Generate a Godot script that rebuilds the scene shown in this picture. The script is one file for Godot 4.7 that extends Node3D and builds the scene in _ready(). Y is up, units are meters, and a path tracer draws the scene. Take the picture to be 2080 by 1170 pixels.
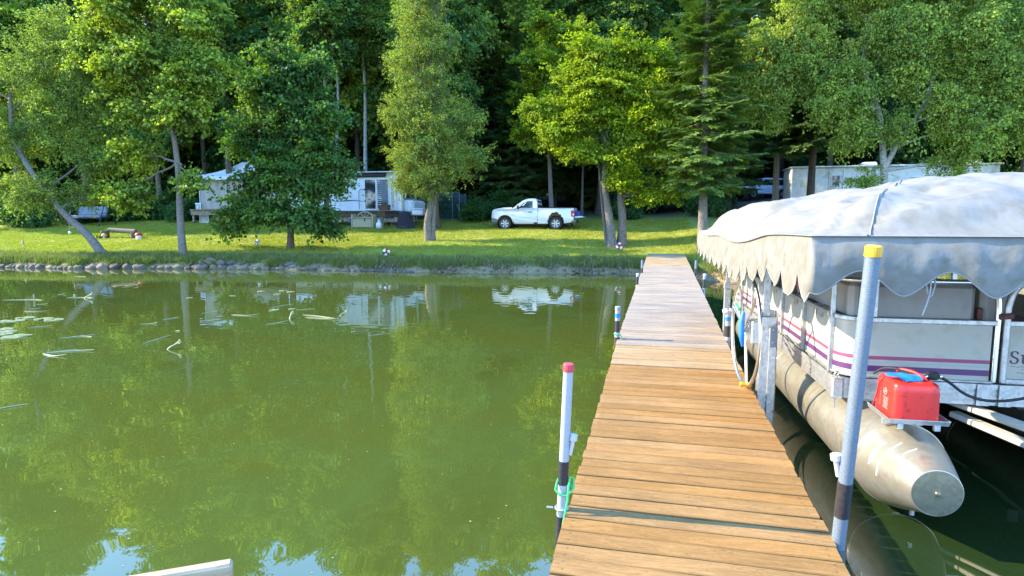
extends Node3D

# ---------------------------------------------------------------- mesh helper
class MB:
	var v := PackedVector3Array()
	var n := PackedVector3Array()
	var t := PackedVector2Array()
	var c := PackedColorArray()
	var idx := PackedInt32Array()
	var col := Color(1, 1, 1)

	func vert(p: Vector3, nn: Vector3, uv := Vector2.ZERO) -> int:
		v.append(p); n.append(nn); t.append(uv); c.append(col)
		return v.size() - 1

	# flat polygon, corners counter-clockwise seen from outside
	func face(pts: Array, uvs: Array = []) -> void:
		var nn: Vector3 = (pts[1] - pts[0]).cross(pts[2] - pts[0]).normalized()
		if nn == Vector3.ZERO and pts.size() > 3:
			nn = (pts[2] - pts[0]).cross(pts[3] - pts[0]).normalized()
		var a := v.size()
		for k in pts.size():
			vert(pts[k], nn, uvs[k] if uvs.size() else Vector2(pts[k].x + pts[k].z, pts[k].y))
		for k in range(1, pts.size() - 1):
			idx.append_array([a, a + k + 1, a + k])

	# triangle with a given normal, wound so that it faces along it
	func leaf(p: Vector3, q: Vector3, o: Vector3, nn: Vector3) -> void:
		var a := vert(p, nn)
		vert(q, nn); vert(o, nn)
		if (q - p).cross(o - p).dot(nn) > 0:
			idx.append_array([a, a + 2, a + 1])
		else:
			idx.append_array([a, a + 1, a + 2])

	func box(at: Vector3, size: Vector3, b := Basis(), bev := 0.0) -> void:
		var h := size * 0.5
		var e := minf(bev, minf(h.x, minf(h.y, h.z)) * 0.9)
		for a in 3:
			for s in [-1.0, 1.0]:
				var u := (a + 1) % 3
				var w := (a + 2) % 3
				var q := []
				for m in [[-1, -1], [1, -1], [1, 1], [-1, 1]]:
					var p := Vector3.ZERO
					p[a] = s * h[a]
					p[u] = m[0] * (h[u] - e)
					p[w] = m[1] * (h[w] - e)
					q.append(at + b * p)
				if s < 0:
					q.reverse()
				face(q)
		if e > 0.0:
			for a in 3:
				var u := (a + 1) % 3
				var w := (a + 2) % 3
				for s in [-1.0, 1.0]:
					for r in [-1.0, 1.0]:
						var q := []
						for m in [[-1, 0], [1, 0], [1, 1], [-1, 1]]:
							var p := Vector3.ZERO
							p[a] = m[0] * (h[a] - e)
							p[u] = s * (h[u] - (e if m[1] == 1 else 0.0))
							p[w] = r * (h[w] - (0.0 if m[1] == 1 else e))
							q.append(at + b * p)
						if s * r < 0:
							q.reverse()
						face(q)
			for s in [-1.0, 1.0]:
				for r in [-1.0, 1.0]:
					for o in [-1.0, 1.0]:
						var q := [Vector3(s * h.x, r * (h.y - e), o * (h.z - e)), Vector3(s * (h.x - e), r * h.y, o * (h.z - e)), Vector3(s * (h.x - e), r * (h.y - e), o * h.z)]
						for k in 3:
							q[k] = at + b * q[k]
						if s * r * o < 0:
							q.reverse()
						face(q)

	# round tube along a path; rad is a number or one per point
	func tube(path: Array, rad, sides := 8, cap := true) -> void:
		var m := path.size()
		var first := v.size()
		var up := Vector3.UP
		var d0: Vector3 = (path[1] - path[0]).normalized()
		if absf(d0.dot(up)) > 0.95:
			up = Vector3.RIGHT
		var x := up.cross(d0).normalized()
		var run := 0.0
		for k in m:
			var d: Vector3 = (path[mini(k + 1, m - 1)] - path[maxi(k - 1, 0)]).normalized()
			x = (x - d * x.dot(d)).normalized()
			var y := d.cross(x)
			var r: float = rad[k] if rad is Array else rad
			if k > 0:
				run += (path[k] - path[k - 1]).length()
			for s in sides + 1:
				var a := TAU * s / sides
				var nn := x * cos(a) + y * sin(a)
				vert(path[k] + nn * r, nn, Vector2(float(s) / sides, run))
		for k in m - 1:
			for s in sides:
				var a := first + k * (sides + 1) + s
				var b := a + sides + 1
				idx.append_array([a, b, a + 1, a + 1, b, b + 1])
		if cap:
			for e in [0, m - 1]:
				var d: Vector3 = (path[1] - path[0]).normalized() * -1.0 if e == 0 else (path[m - 1] - path[m - 2]).normalized()
				var o := vert(path[e], d)
				var f := v.size()
				for s in sides + 1:
					vert(v[first + e * (sides + 1) + s], d)
				for s in sides:
					if e == 0:
						idx.append_array([o, f + s, f + s + 1])
					else:
						idx.append_array([o, f + s + 1, f + s])

	# turned shape: profile of (radius, height) going up the y axis of xf
	func lathe(prof: Array, xf: Transform3D, sides := 24, smooth := true) -> void:
		for k in prof.size() - 1:
			var p: Vector2 = prof[k]
			var q: Vector2 = prof[k + 1]
			var e := (q - p)
			if e.length() < 1e-6:
				continue
			var n2 := Vector2(e.y, -e.x).normalized()
			var na := n2
			var nb := n2
			if smooth:
				if k > 0:
					var e0: Vector2 = p - prof[k - 1]
					var m0 := Vector2(e0.y, -e0.x).normalized()
					if m0.dot(n2) > 0.6:
						na = (m0 + n2).normalized()
				if k < prof.size() - 2:
					var e1: Vector2 = prof[k + 2] - q
					var m1 := Vector2(e1.y, -e1.x).normalized()
					if m1.dot(n2) > 0.6:
						nb = (m1 + n2).normalized()
			var f := v.size()
			for s in sides + 1:
				var a := TAU * s / sides
				var o := Vector3(cos(a), 0, sin(a))
				vert(xf * (o * p.x + Vector3(0, p.y, 0)), (xf.basis * (o * na.x + Vector3(0, na.y, 0))).normalized(), Vector2(float(s) / sides, p.y))
				vert(xf * (o * q.x + Vector3(0, q.y, 0)), (xf.basis * (o * nb.x + Vector3(0, nb.y, 0))).normalized(), Vector2(float(s) / sides, q.y))
			for s in sides:
				var a := f + s * 2
				idx.append_array([a, a + 2, a + 1, a + 1, a + 2, a + 3])

	# smooth sheet: pts[i][j]; normals point to (d/di x d/dj) unless flipped
	func grid(pts: Array, flip := false, uvscale := 1.0) -> void:
		var nu := pts.size()
		var nv: int = pts[0].size()
		var f := v.size()
		for a in nu:
			for b in nv:
				var du: Vector3 = pts[mini(a + 1, nu - 1)][b] - pts[maxi(a - 1, 0)][b]
				var dv: Vector3 = pts[a][mini(b + 1, nv - 1)] - pts[a][maxi(b - 1, 0)]
				var nn := du.cross(dv).normalized()
				vert(pts[a][b], -nn if flip else nn, Vector2(float(a) / (nu - 1), float(b) / (nv - 1)) * uvscale)
		for a in nu - 1:
			for b in nv - 1:
				var p := f + a * nv + b
				var q := p + nv
				if flip:
					idx.append_array([p, q, p + 1, p + 1, q, q + 1])
				else:
					idx.append_array([p, p + 1, q, p + 1, q + 1, q])

	# flat outline (x, y) pushed along z from z0 to z1; outline counter-clockwise seen from +z
	func prism(poly: PackedVector2Array, z0: float, z1: float, xf := Transform3D(), inset := 0.0) -> void:
		var tri := Geometry2D.triangulate_polygon(poly)
		var ctr := Vector2.ZERO
		for p in poly:
			ctr += p / poly.size()
		var small := poly
		if inset > 0.0:
			var off := Geometry2D.offset_polygon(poly, -inset)
			if off.size() == 1 and off[0].size() == poly.size():
				small = off[0]
		var m := poly.size()
		for s in [0, 1]:
			var z := z1 if s else z0
			var nn := (xf.basis * Vector3(0, 0, 1 if s else -1)).normalized()
			var f := v.size()
			for p in poly:
				vert(xf * Vector3(p.x, p.y, z), nn, p)
			for k in range(0, tri.size(), 3):
				var q := [tri[k], tri[k + 1], tri[k + 2]]
				var area: float = (poly[q[1]] - poly[q[0]]).cross(poly[q[2]] - poly[q[0]])
				if (area > 0) == (s == 1):
					idx.append_array([f + q[0], f + q[2], f + q[1]])
				else:
					idx.append_array([f + q[0], f + q[1], f + q[2]])
		for k in m:
			var p := poly[k]
			var q := poly[(k + 1) % m]
			face([xf * Vector3(p.x, p.y, z0), xf * Vector3(q.x, q.y, z0), xf * Vector3(q.x, q.y, z1), xf * Vector3(p.x, p.y, z1)])

	func mesh() -> ArrayMesh:
		var a := []
		a.resize(Mesh.ARRAY_MAX)
		a[Mesh.ARRAY_VERTEX] = v
		a[Mesh.ARRAY_NORMAL] = n
		a[Mesh.ARRAY_TEX_UV] = t
		a[Mesh.ARRAY_COLOR] = c
		a[Mesh.ARRAY_INDEX] = idx
		var m := ArrayMesh.new()
		m.add_surface_from_arrays(Mesh.PRIMITIVE_TRIANGLES, a)
		return m

# ---------------------------------------------------------------- node helpers
var M := {}
var used := {}
var rng := RandomNumberGenerator.new()

func numbered(called: String) -> String:
	var k: int = used.get(called, 0)
	used[called] = k + 1
	return called if k == 0 else "%s_%03d" % [called, k]

func tag(o: Node3D, label: String, category: String, group := "", kind := "") -> void:
	o.set_meta("label", label)
	if category: o.set_meta("category", category)
	if group: o.set_meta("group", group)
	if kind: o.set_meta("kind", kind)

func thing(called: String, label: String, category: String, at := Vector3.ZERO, turn := 0.0, group := "") -> Node3D:
	var o := Node3D.new()
	o.name = numbered(called)
	add_child(o)
	o.position = at
	o.rotation.y = turn
	tag(o, label, category, group)
	return o

func part(called: String, mb, mat: Material, parent: Node3D, at := Vector3.ZERO) -> MeshInstance3D:
	var o := MeshInstance3D.new()
	o.mesh = mb.mesh() if mb is MB else mb
	o.material_override = mat
	o.position = at
	if parent == self:
		o.name = numbered(called)
		add_child(o)
	else:
		var k := 0
		var nm := called
		while parent.has_node(nm):
			k += 1
			nm = "%s_%03d" % [called, k]
		o.name = nm
		parent.add_child(o)
	return o

func struct(called: String, mb, mat: Material) -> MeshInstance3D:
	var o := part(called, mb, mat, self)
	o.set_meta("kind", "structure")
	return o

func copy(o: Node3D, label := "") -> Node3D:
	var c: Node3D = o.duplicate()
	c.name = numbered(String(o.name).rstrip("0123456789").rstrip("_"))
	add_child(c)
	if label: c.set_meta("label", label)
	return c

func lin(r: float, g: float, b: float) -> Color:
	return Color(r, g, b).linear_to_srgb()

func mat(c: Color, rough := 0.6, metal := 0.0) -> StandardMaterial3D:
	var m := StandardMaterial3D.new()
	m.albedo_color = c
	m.roughness = rough
	m.metallic = metal
	return m

# noise picture in shades between the given colours (sRGB), seamless
func noise_tex(freq: float, cols: Array, sd: int, oct := 4, size := 512, offs: Array = []) -> NoiseTexture2D:
	var f := FastNoiseLite.new()
	f.seed = sd
	f.noise_type = FastNoiseLite.TYPE_SIMPLEX_SMOOTH
	f.frequency = freq
	f.fractal_octaves = oct
	var g := Gradient.new()
	var o := PackedFloat32Array()
	var cc := PackedColorArray()
	for k in cols.size():
		o.append(offs[k] if offs.size() else float(k) / (cols.size() - 1))
		cc.append(cols[k])
	g.offsets = o
	g.colors = cc
	var t := NoiseTexture2D.new()
	t.width = size
	t.height = size
	t.seamless = true
	t.noise = f
	t.color_ramp = g
	return t

func tri(m: StandardMaterial3D, scale: float, world := false) -> StandardMaterial3D:
	m.uv1_triplanar = true
	m.uv1_world_triplanar = world
	m.uv1_scale = Vector3.ONE * scale
	return m

func grey(x: float) -> Color:
	return Color(x, x, x)

# ---------------------------------------------------------------- the lie of the land
const SX := [-60.0, -29.0, -24.6, -19.4, -15.0, -10.4, -6.3, -1.5, 1.0, 3.0, 8.0, 20.0, 60.0]
const SZ := [-20.5, -21.2, -21.3, -22.5, -23.0, -23.0, -23.3, -24.15, -23.2, -20.8, -19.0, -17.0, -14.0]
const PS := [-4.0, -1.0, 0.0, 0.25, 0.6, 1.5, 12.2, 36.0, 100.0, 400.0]
const PH := [-1.2, -0.45, 0.0, 0.2, 0.36, 0.48, 1.58, 4.3, 12.0, 30.0]

func interp(x: float, xs: Array, ys: Array) -> float:
	if x <= xs[0]:
		return ys[0]
	for k in range(1, xs.size()):
		if x < xs[k]:
			return lerpf(ys[k - 1], ys[k], (x - xs[k - 1]) / (xs[k] - xs[k - 1]))
	return ys[ys.size() - 1]

func shore(x: float) -> float:
	return interp(x, SX, SZ)

func ground(x: float, z: float) -> float:
	return interp(shore(x) - z, PS, PH)

func gp(x: float, z: float, off := 0.0) -> Vector3:
	return Vector3(x, ground(x, z) + off, z)

# ---------------------------------------------------------------- materials
func grain_image(sd: int, dark: float) -> Image:
	var f := FastNoiseLite.new()
	f.seed = sd
	f.frequency = 1.0
	f.fractal_octaves = 3
	var im := Image.create(512, 256, false, Image.FORMAT_RGB8)
	for y in 256:
		var fy := y / 256.0
		for x in 512:
			var fx := x / 512.0
			var warp := f.get_noise_2d(fx * 1.6, fy * 2.0 + 9.0) * 0.10
			var a := f.get_noise_2d(fx * 5.0, (fy + warp) * 26.0)
			var b := f.get_noise_2d(fx * 16.0 + 40.0, (fy + warp * 0.4) * 90.0)
			var d := f.get_noise_2d(fx * 2.3 + 80.0, fy * 1.5)
			var ring := sin((fy + warp * 1.7) * 70.0 + a * 3.0) * 0.5
			var s := 0.90 + a * 0.09 + b * 0.13 + d * 0.10 + ring * 0.06
			if b > 0.30 and a > 0.05:
				s -= dark
			im.set_pixel(x, y, Color(clampf(s, 0.15, 1), clampf(s * 0.985, 0.14, 1), clampf(s * 0.96, 0.12, 1)))
	return im

func ripple_texture() -> ImageTexture:
	var N := 384
	var r := RandomNumberGenerator.new()
	r.seed = 77
	var ks := []
	for k in 22:
		var q := Vector2(r.randi_range(-34, 34), r.randi_range(3, 40))
		var l := q.length()
		if l < 6.0: l = 6.0
		ks.append([q.x * TAU / N, q.y * TAU / N, 1.0 / pow(l, 1.35), r.randf() * TAU])
	var im := Image.create(N, N, false, Image.FORMAT_RF)
	for y in N:
		for x in N:
			var h := 0.0
			for k in ks:
				h += k[2] * sin(k[0] * x + k[1] * y + k[3])
			im.set_pixel(x, y, Color(h * 1.4 + 0.5, 0, 0))
	return ImageTexture.create_from_image(im)

func make_materials() -> void:
	var grains := []
	for k in 2:
		grains.append(ImageTexture.create_from_image(grain_image(11 + k, 0.22)))
	M.grains = grains
	var bases := {
		"plank_orange": [[0.29, 0.158, 0.050], [0.315, 0.175, 0.060], [0.265, 0.148, 0.050], [0.31, 0.182, 0.070], [0.285, 0.165, 0.060]],
		"plank_tan": [[0.36, 0.25, 0.125], [0.34, 0.235, 0.115], [0.37, 0.26, 0.135]],
		"plank_grey": [[0.30, 0.25, 0.185], [0.33, 0.265, 0.185], [0.275, 0.235, 0.18], [0.35, 0.27, 0.175], [0.295, 0.25, 0.185]]}
	for key in bases:
		var list := []
		for k in bases[key].size():
			var b: Array = bases[key][k]
			var m := mat(lin(b[0] * 1.06, b[1] * 1.05, b[2] * 1.12), 0.72)
			m.albedo_texture = grains[k % 2]
			m.heightmap_enabled = true
			m.heightmap_texture = grains[k % 2]
			m.heightmap_scale = 0.12
			m.metallic_specular = 0.18
			list.append(m)
		M[key] = list
	M.old_wood = mat(lin(0.17, 0.13, 0.09), 0.85)
	M.old_wood.albedo_texture = grains[0]
	M.dark_wood = mat(lin(0.07, 0.045, 0.03), 0.85)
	M.dark_wood.albedo_texture = grains[1]
	M.deck_wood = mat(lin(0.34, 0.26, 0.16), 0.8)
	M.deck_wood.albedo_texture = grains[0]

	var alu_t := noise_tex(0.012, [grey(0.62), grey(0.9), grey(0.78), grey(1.0)], 5, 5)
	M.alu = tri(mat(lin(0.62, 0.62, 0.60), 0.42, 0.75), 1.2)
	M.alu.albedo_texture = alu_t
	var stain := noise_tex(0.010, [Color(0.80, 0.74, 0.60), Color(0.98, 0.96, 0.90), Color(0.90, 0.86, 0.77), Color(1, 1, 1)], 8, 5)
	M.tube = tri(mat(lin(0.52, 0.51, 0.48), 0.40, 0.75), 0.9)
	M.tube.albedo_texture = stain
	M.tube.roughness_texture = noise_tex(0.02, [grey(0.8), grey(1.0)], 9, 4)
	M.plate = tri(mat(lin(0.27, 0.26, 0.21), 0.34, 0.8), 1.5)
	M.plate.albedo_texture = stain
	M.galv = tri(mat(lin(0.19, 0.235, 0.275), 0.55, 0.3), 5.0)
	M.galv.albedo_texture = noise_tex(0.03, [grey(0.55), grey(1.0), grey(0.8), grey(1.0)], 15, 5)
	M.pale_pipe = tri(mat(lin(0.40, 0.42, 0.44), 0.5, 0.15), 6.0)
	M.pale_pipe.albedo_texture = noise_tex(0.03, [grey(0.5), grey(1.0), grey(0.85), grey(1.0)], 16, 5)
	M.chrome = mat(lin(0.72, 0.71, 0.68), 0.25, 0.95)
	M.steel_dark = mat(lin(0.12, 0.12, 0.12), 0.5, 0.5)
	var cloth_t := noise_tex(0.006, [Color(0.72, 0.69, 0.60), Color(0.97, 0.96, 0.93), Color(0.86, 0.84, 0.78), Color(1, 1, 1)], 21, 6, 1024)
	M.canvas = tri(mat(lin(0.215, 0.212, 0.200), 0.8), 0.45)
	M.canvas.metallic_specular = 0.3
	M.canvas.albedo_texture = cloth_t
	M.canvas.heightmap_enabled = true
	M.canvas.heightmap_texture = noise_tex(0.010, [grey(0.0), grey(1.0)], 22, 5, 1024)
	M.canvas.heightmap_scale = 0.6
	M.canvas.backlight_enabled = true
	M.canvas.backlight = Color(0.28, 0.28, 0.27)
	M.piping = mat(lin(0.22, 0.20, 0.18), 0.8)
	var dirt_t := noise_tex(0.008, [Color(0.93, 0.91, 0.87), Color(1, 1, 1), Color(0.98, 0.975, 0.96)], 31, 5)
	M.cream = tri(mat(lin(0.38, 0.372, 0.315), 0.35), 1.0)
	M.cream.albedo_texture = dirt_t
	M.seat = tri(mat(lin(0.30, 0.295, 0.28), 0.5), 1.0)
	M.seat.albedo_texture = dirt_t
	M.white_wall = tri(mat(lin(0.70, 0.73, 0.76), 0.45), 0.4)
	M.white_wall.albedo_texture = dirt_t
	M.trailer_wall = tri(mat(lin(0.66, 0.65, 0.60), 0.5), 0.35)
	M.trailer_wall.albedo_texture = noise_tex(0.006, [Color(0.8, 0.78, 0.7), Color(1, 1, 1), Color(0.93, 0.92, 0.88)], 33, 5)
	M.magenta = mat(lin(0.26, 0.045, 0.11), 0.4)
	M.stripe_grey = mat(lin(0.30, 0.33, 0.32), 0.4)
	M.purple = mat(lin(0.085, 0.02, 0.10), 0.4)
	M.letter = mat(lin(0.05, 0.008, 0.04), 0.4)
	M.red_tank = tri(mat(lin(0.58, 0.025, 0.018), 0.38), 3.0)
	M.red_tank.albedo_texture = noise_tex(0.02, [Color(0.75, 0.7, 0.66), Color(1, 1, 1), Color(1, 0.97, 0.95)], 41, 5, 256, [0.0, 0.3, 1.0])
	M.red = mat(lin(0.50, 0.02, 0.02), 0.45)
	M.red_cap = mat(lin(0.50, 0.04, 0.05), 0.5)
	M.yellow = mat(lin(0.62, 0.30, 0.01), 0.45)
	M.blue = mat(lin(0.01, 0.17, 0.60), 0.45)
	M.blue_dark = mat(lin(0.01, 0.03, 0.22), 0.5)
	M.black = mat(lin(0.012, 0.012, 0.014), 0.5)
	M.tape = tri(mat(lin(0.03, 0.027, 0.03), 0.35), 8.0)
	M.tape.albedo_texture = noise_tex(0.02, [grey(0.6), grey(1.0), grey(1.0)], 44, 3, 256)
	M.rubber = mat(lin(0.018, 0.018, 0.019), 0.75)
	M.cover_black = mat(lin(0.010, 0.010, 0.016), 0.7)
	M.brown = mat(lin(0.10, 0.025, 0.018), 0.6)
	M.green_rope = mat(lin(0.03, 0.42, 0.12), 0.55)
	M.white = mat(lin(0.75, 0.75, 0.74), 0.45)
	M.print = mat(lin(0.55, 0.36, 0.34), 0.5)
	M.plastic_clear = mat(lin(0.45, 0.42, 0.41), 0.2)
	M.glass = mat(lin(0.02, 0.03, 0.035), 0.05)
	M.glass.metallic_specular = 0.8
	M.window_glass = mat(Color(0.75, 0.85, 0.9, 0.25), 0.03)
	M.window_glass.transparency = BaseMaterial3D.TRANSPARENCY_ALPHA
	M.truck = mat(lin(0.62, 0.64, 0.66), 0.25)
	M.truck.clearcoat_enabled = true
	M.truck.clearcoat = 0.6
	M.truck.clearcoat_roughness = 0.08
	M.rust = tri(mat(lin(0.09, 0.055, 0.03), 0.8), 3.0)
	M.rust.albedo_texture = noise_tex(0.03, [Color(0.5, 0.4, 0.3), Color(1, 0.9, 0.75)], 51, 4, 256)
	M.tent = tri(mat(lin(0.36, 0.31, 0.25), 0.8), 0.5)
	M.tent.albedo_texture = dirt_t
	M.tent_roof = mat(lin(0.62, 0.60, 0.57), 0.7)
	M.tent_roof.backlight_enabled = true
	M.tent_roof.backlight = Color(0.3, 0.3, 0.3)
	M.beige = mat(lin(0.42, 0.36, 0.22), 0.6)
	M.beige_dark = mat(lin(0.30, 0.24, 0.13), 0.6)
	M.pot = mat(lin(0.10, 0.055, 0.035), 0.7)
	M.cushion = mat(lin(0.16, 0.17, 0.20), 0.8)

	for k in 4:
		var b: Array = [[0.13, 0.105, 0.07], [0.095, 0.08, 0.06], [0.145, 0.11, 0.07], [0.07, 0.053, 0.036]][k]
		var m := tri(mat(lin(b[0], b[1], b[2]), 0.85), 2.2)
		m.albedo_texture = noise_tex(0.02, [Color(0.55, 0.52, 0.47), Color(1, 1, 1), Color(0.82, 0.78, 0.7)], 60 + k, 5, 256)
		m.heightmap_enabled = true
		m.heightmap_texture = m.albedo_texture
		m.heightmap_scale = 1.0
		M["stone_%d" % k] = m

	var bark := func(c: Color, a: Color, sd: int, bump: float) -> StandardMaterial3D:
		var m := mat(c, 0.9)
		m.albedo_texture = noise_tex(0.02, [a, Color(1, 1, 1), Color(0.8, 0.78, 0.74), Color(1, 1, 1)], sd, 5, 256)
		m.uv1_scale = Vector3(2.0, 0.55, 1.0)
		m.heightmap_enabled = true
		m.heightmap_texture = m.albedo_texture
		m.heightmap_scale = bump
		return m
	M.bark_grey = bark.call(lin(0.20, 0.17, 0.135), Color(0.45, 0.42, 0.4), 70, 3.0)
	M.bark_brown = bark.call(lin(0.15, 0.11, 0.075), Color(0.4, 0.36, 0.33), 71, 3.0)
	M.bark_dark = bark.call(lin(0.085, 0.065, 0.05), Color(0.4, 0.36, 0.33), 72, 3.0)
	M.bark_birch = mat(lin(0.34, 0.32, 0.28), 0.75)
	M.bark_birch.albedo_texture = noise_tex(0.022, [Color(0.10, 0.09, 0.08), Color(0.55, 0.52, 0.48), Color(1, 1, 1), Color(1, 1, 1)], 73, 4, 256, [0.0, 0.24, 0.33, 1.0])
	M.bark_birch.uv1_scale = Vector3(0.7, 1.6, 1.0)
	M.leaf = mat(Color(1, 1, 1), 0.5)
	M.leaf.vertex_color_use_as_albedo = true
	M.leaf.backlight_enabled = true
	M.leaf.backlight = Color(0.85, 1.0, 0.3).linear_to_srgb()
	M.leaf.metallic_specular = 0.3
	M.needle = mat(Color(1, 1, 1), 0.6)
	M.needle.vertex_color_use_as_albedo = true
	M.needle.backlight_enabled = true
	M.needle.backlight = Color(0.2, 0.3, 0.12).linear_to_srgb()
	M.blade = mat(Color(1, 1, 1), 0.6)
	M.blade.vertex_color_use_as_albedo = true
	M.blade.backlight_enabled = true
	M.blade.backlight = Color(0.55, 0.8, 0.2).linear_to_srgb()

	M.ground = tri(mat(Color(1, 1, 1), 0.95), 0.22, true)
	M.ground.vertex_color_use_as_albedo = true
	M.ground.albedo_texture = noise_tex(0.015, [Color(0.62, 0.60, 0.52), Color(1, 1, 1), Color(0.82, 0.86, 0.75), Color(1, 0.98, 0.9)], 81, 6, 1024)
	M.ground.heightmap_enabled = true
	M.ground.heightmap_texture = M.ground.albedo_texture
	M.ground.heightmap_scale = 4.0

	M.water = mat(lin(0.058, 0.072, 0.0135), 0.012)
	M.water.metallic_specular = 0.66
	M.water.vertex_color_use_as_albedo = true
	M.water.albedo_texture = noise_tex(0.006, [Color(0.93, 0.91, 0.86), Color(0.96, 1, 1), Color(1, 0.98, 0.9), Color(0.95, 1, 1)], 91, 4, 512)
	M.water.heightmap_enabled = true
	M.water.heightmap_texture = ripple_texture()
	M.water.heightmap_scale = 0.40
	M.pad = mat(lin(0.17, 0.19, 0.075), 0.35)
	M.reed = mat(lin(0.25, 0.245, 0.12), 0.5)

# ---------------------------------------------------------------- trees
# a spray of leaves on a few twigs: x points outwards, y up, about a metre long
func leaf_spray(sd: int, leaves: int, size: float, flat: float, hang: float, cols: Array, narrow := 0.62) -> ArrayMesh:
	var r := RandomNumberGenerator.new()
	r.seed = sd
	var b := MB.new()
	var twigs := 7
	for k in twigs:
		var yaw := lerpf(-1.25, 1.25, (k + 0.5) / twigs) + r.randf_range(-0.2, 0.2)
		var tilt := r.randf_range(-0.5, 0.75) * (1.0 - flat) + 0.1
		var d := Vector3(cos(yaw) * cos(tilt), sin(tilt), sin(yaw) * cos(tilt))
		var length := r.randf_range(0.55, 1.0)
		b.col = Color(0.07, 0.055, 0.035)
		var pts := []
		for j in 4:
			var f := j / 3.0
			pts.append(d * length * f + Vector3(0, -hang * f * f * length, 0))
		b.tube(pts, [0.009, 0.007, 0.005, 0.003], 3, false)
		var per := leaves / twigs
		for j in per:
			var f := pow(r.randf(), 0.75)
			var at := d * length * f + Vector3(0, -hang * f * f * length, 0)
			at += Vector3(r.randf_range(-1, 1), r.randf_range(-1, 1) * (1.0 - flat * 0.5), r.randf_range(-1, 1)) * 0.13
			var out := (d * 0.6 + Vector3(r.randf_range(-1, 1), r.randf_range(-0.9, 0.35) - hang, r.randf_range(-1, 1))).normalized()
			var nrm := (Vector3(0, 1, 0) * (0.5 + flat) + Vector3(r.randf_range(-1, 1), r.randf_range(-0.6, 0.6), r.randf_range(-1, 1)) * 0.9).normalized()
			var side := out.cross(nrm).normalized()
			nrm = side.cross(out).normalized()
			var L := size * r.randf_range(0.7, 1.2)
			var W := L * narrow * 0.5
			var c: Color = cols[r.randi() % cols.size()]
			var s := r.randf_range(0.6, 1.4)
			b.col = Color(c.r * s, c.g * s, c.b * s)
			var p0 := at
			var p1 := at + out * L * 0.45 + side * W + nrm * L * 0.10
			var p2 := at + out * L - nrm * L * 0.08
			var p3 := at + out * L * 0.45 - side * W + nrm * L * 0.10
			var n1 := (p1 - p0).cross(p2 - p0).normalized()
			var n2 := (p2 - p0).cross(p3 - p0).normalized()
			if n1.dot(nrm) < 0:
				n1 = -n1
			if n2.dot(nrm) < 0:
				n2 = -n2
			b.leaf(p0, p1, p2, n1)
			b.leaf(p0, p2, p3, n2)
	return b.mesh()

# a flat bough of needles, x outwards
func needle_bough(sd: int, cols: Array) -> ArrayMesh:
	var r := RandomNumberGenerator.new()
	r.seed = sd
	var b := MB.new()
	b.col = Color(0.06, 0.045, 0.03)
	b.tube([Vector3.ZERO, Vector3(0.5, 0.02, 0), Vector3(1, -0.04, 0)], [0.012, 0.009, 0.004], 3, false)
	for k in 26:
		var f := 0.08 + 0.92 * k / 26.0
		var root := Vector3(f, 0.02 - 0.06 * f * f, 0)
		for s in [-1.0, 1.0]:
			var yaw: float = s * r.randf_range(0.6, 1.0)
			var len2 := (1.05 - f) * 0.42 + 0.12
			var d := Vector3(cos(yaw), r.randf_range(-0.35, 0.15), sin(yaw)).normalized()
			for j in 3:
				var c: Color = cols[r.randi() % cols.size()]
				var q := r.randf_range(0.75, 1.25)
				b.col = Color(c.r * q, c.g * q, c.b * q)
				var nrm := Vector3(r.randf_range(-0.5, 0.5), 1, r.randf_range(-0.5, 0.5)).normalized()
				var p := root + d * len2 * (j / 3.0)
				var e := root + d * len2 * ((j + 1.25) / 3.0) + Vector3(0, r.randf_range(-0.03, 0.01), 0)
				var w := d.cross(nrm).normalized() * r.randf_range(0.016, 0.03)
				b.leaf(p - w, p + w, e + w * 0.4, nrm)
				b.leaf(p - w, e + w * 0.4, e - w * 0.4, nrm)
	return b.mesh()

func limb(b: MB, from: Vector3, to: Vector3, r0: float, r1: float, sag: float, r: RandomNumberGenerator, sides := 7) -> void:
	var pts := []
	var rr := []
	var d := to - from
	var w := d.length() * 0.06
	for k in 6:
		var f := k / 5.0
		var p := from + d * f + Vector3(0, sin(f * PI) * sag * d.length(), 0)
		if k > 0 and k < 5:
			p += Vector3(r.randf_range(-w, w), r.randf_range(-w, w) * 0.5, r.randf_range(-w, w))
		pts.append(p)
		rr.append(lerpf(r0, r1, pow(f, 0.8)))
	b.tube(pts, rr, sides, false)

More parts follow.
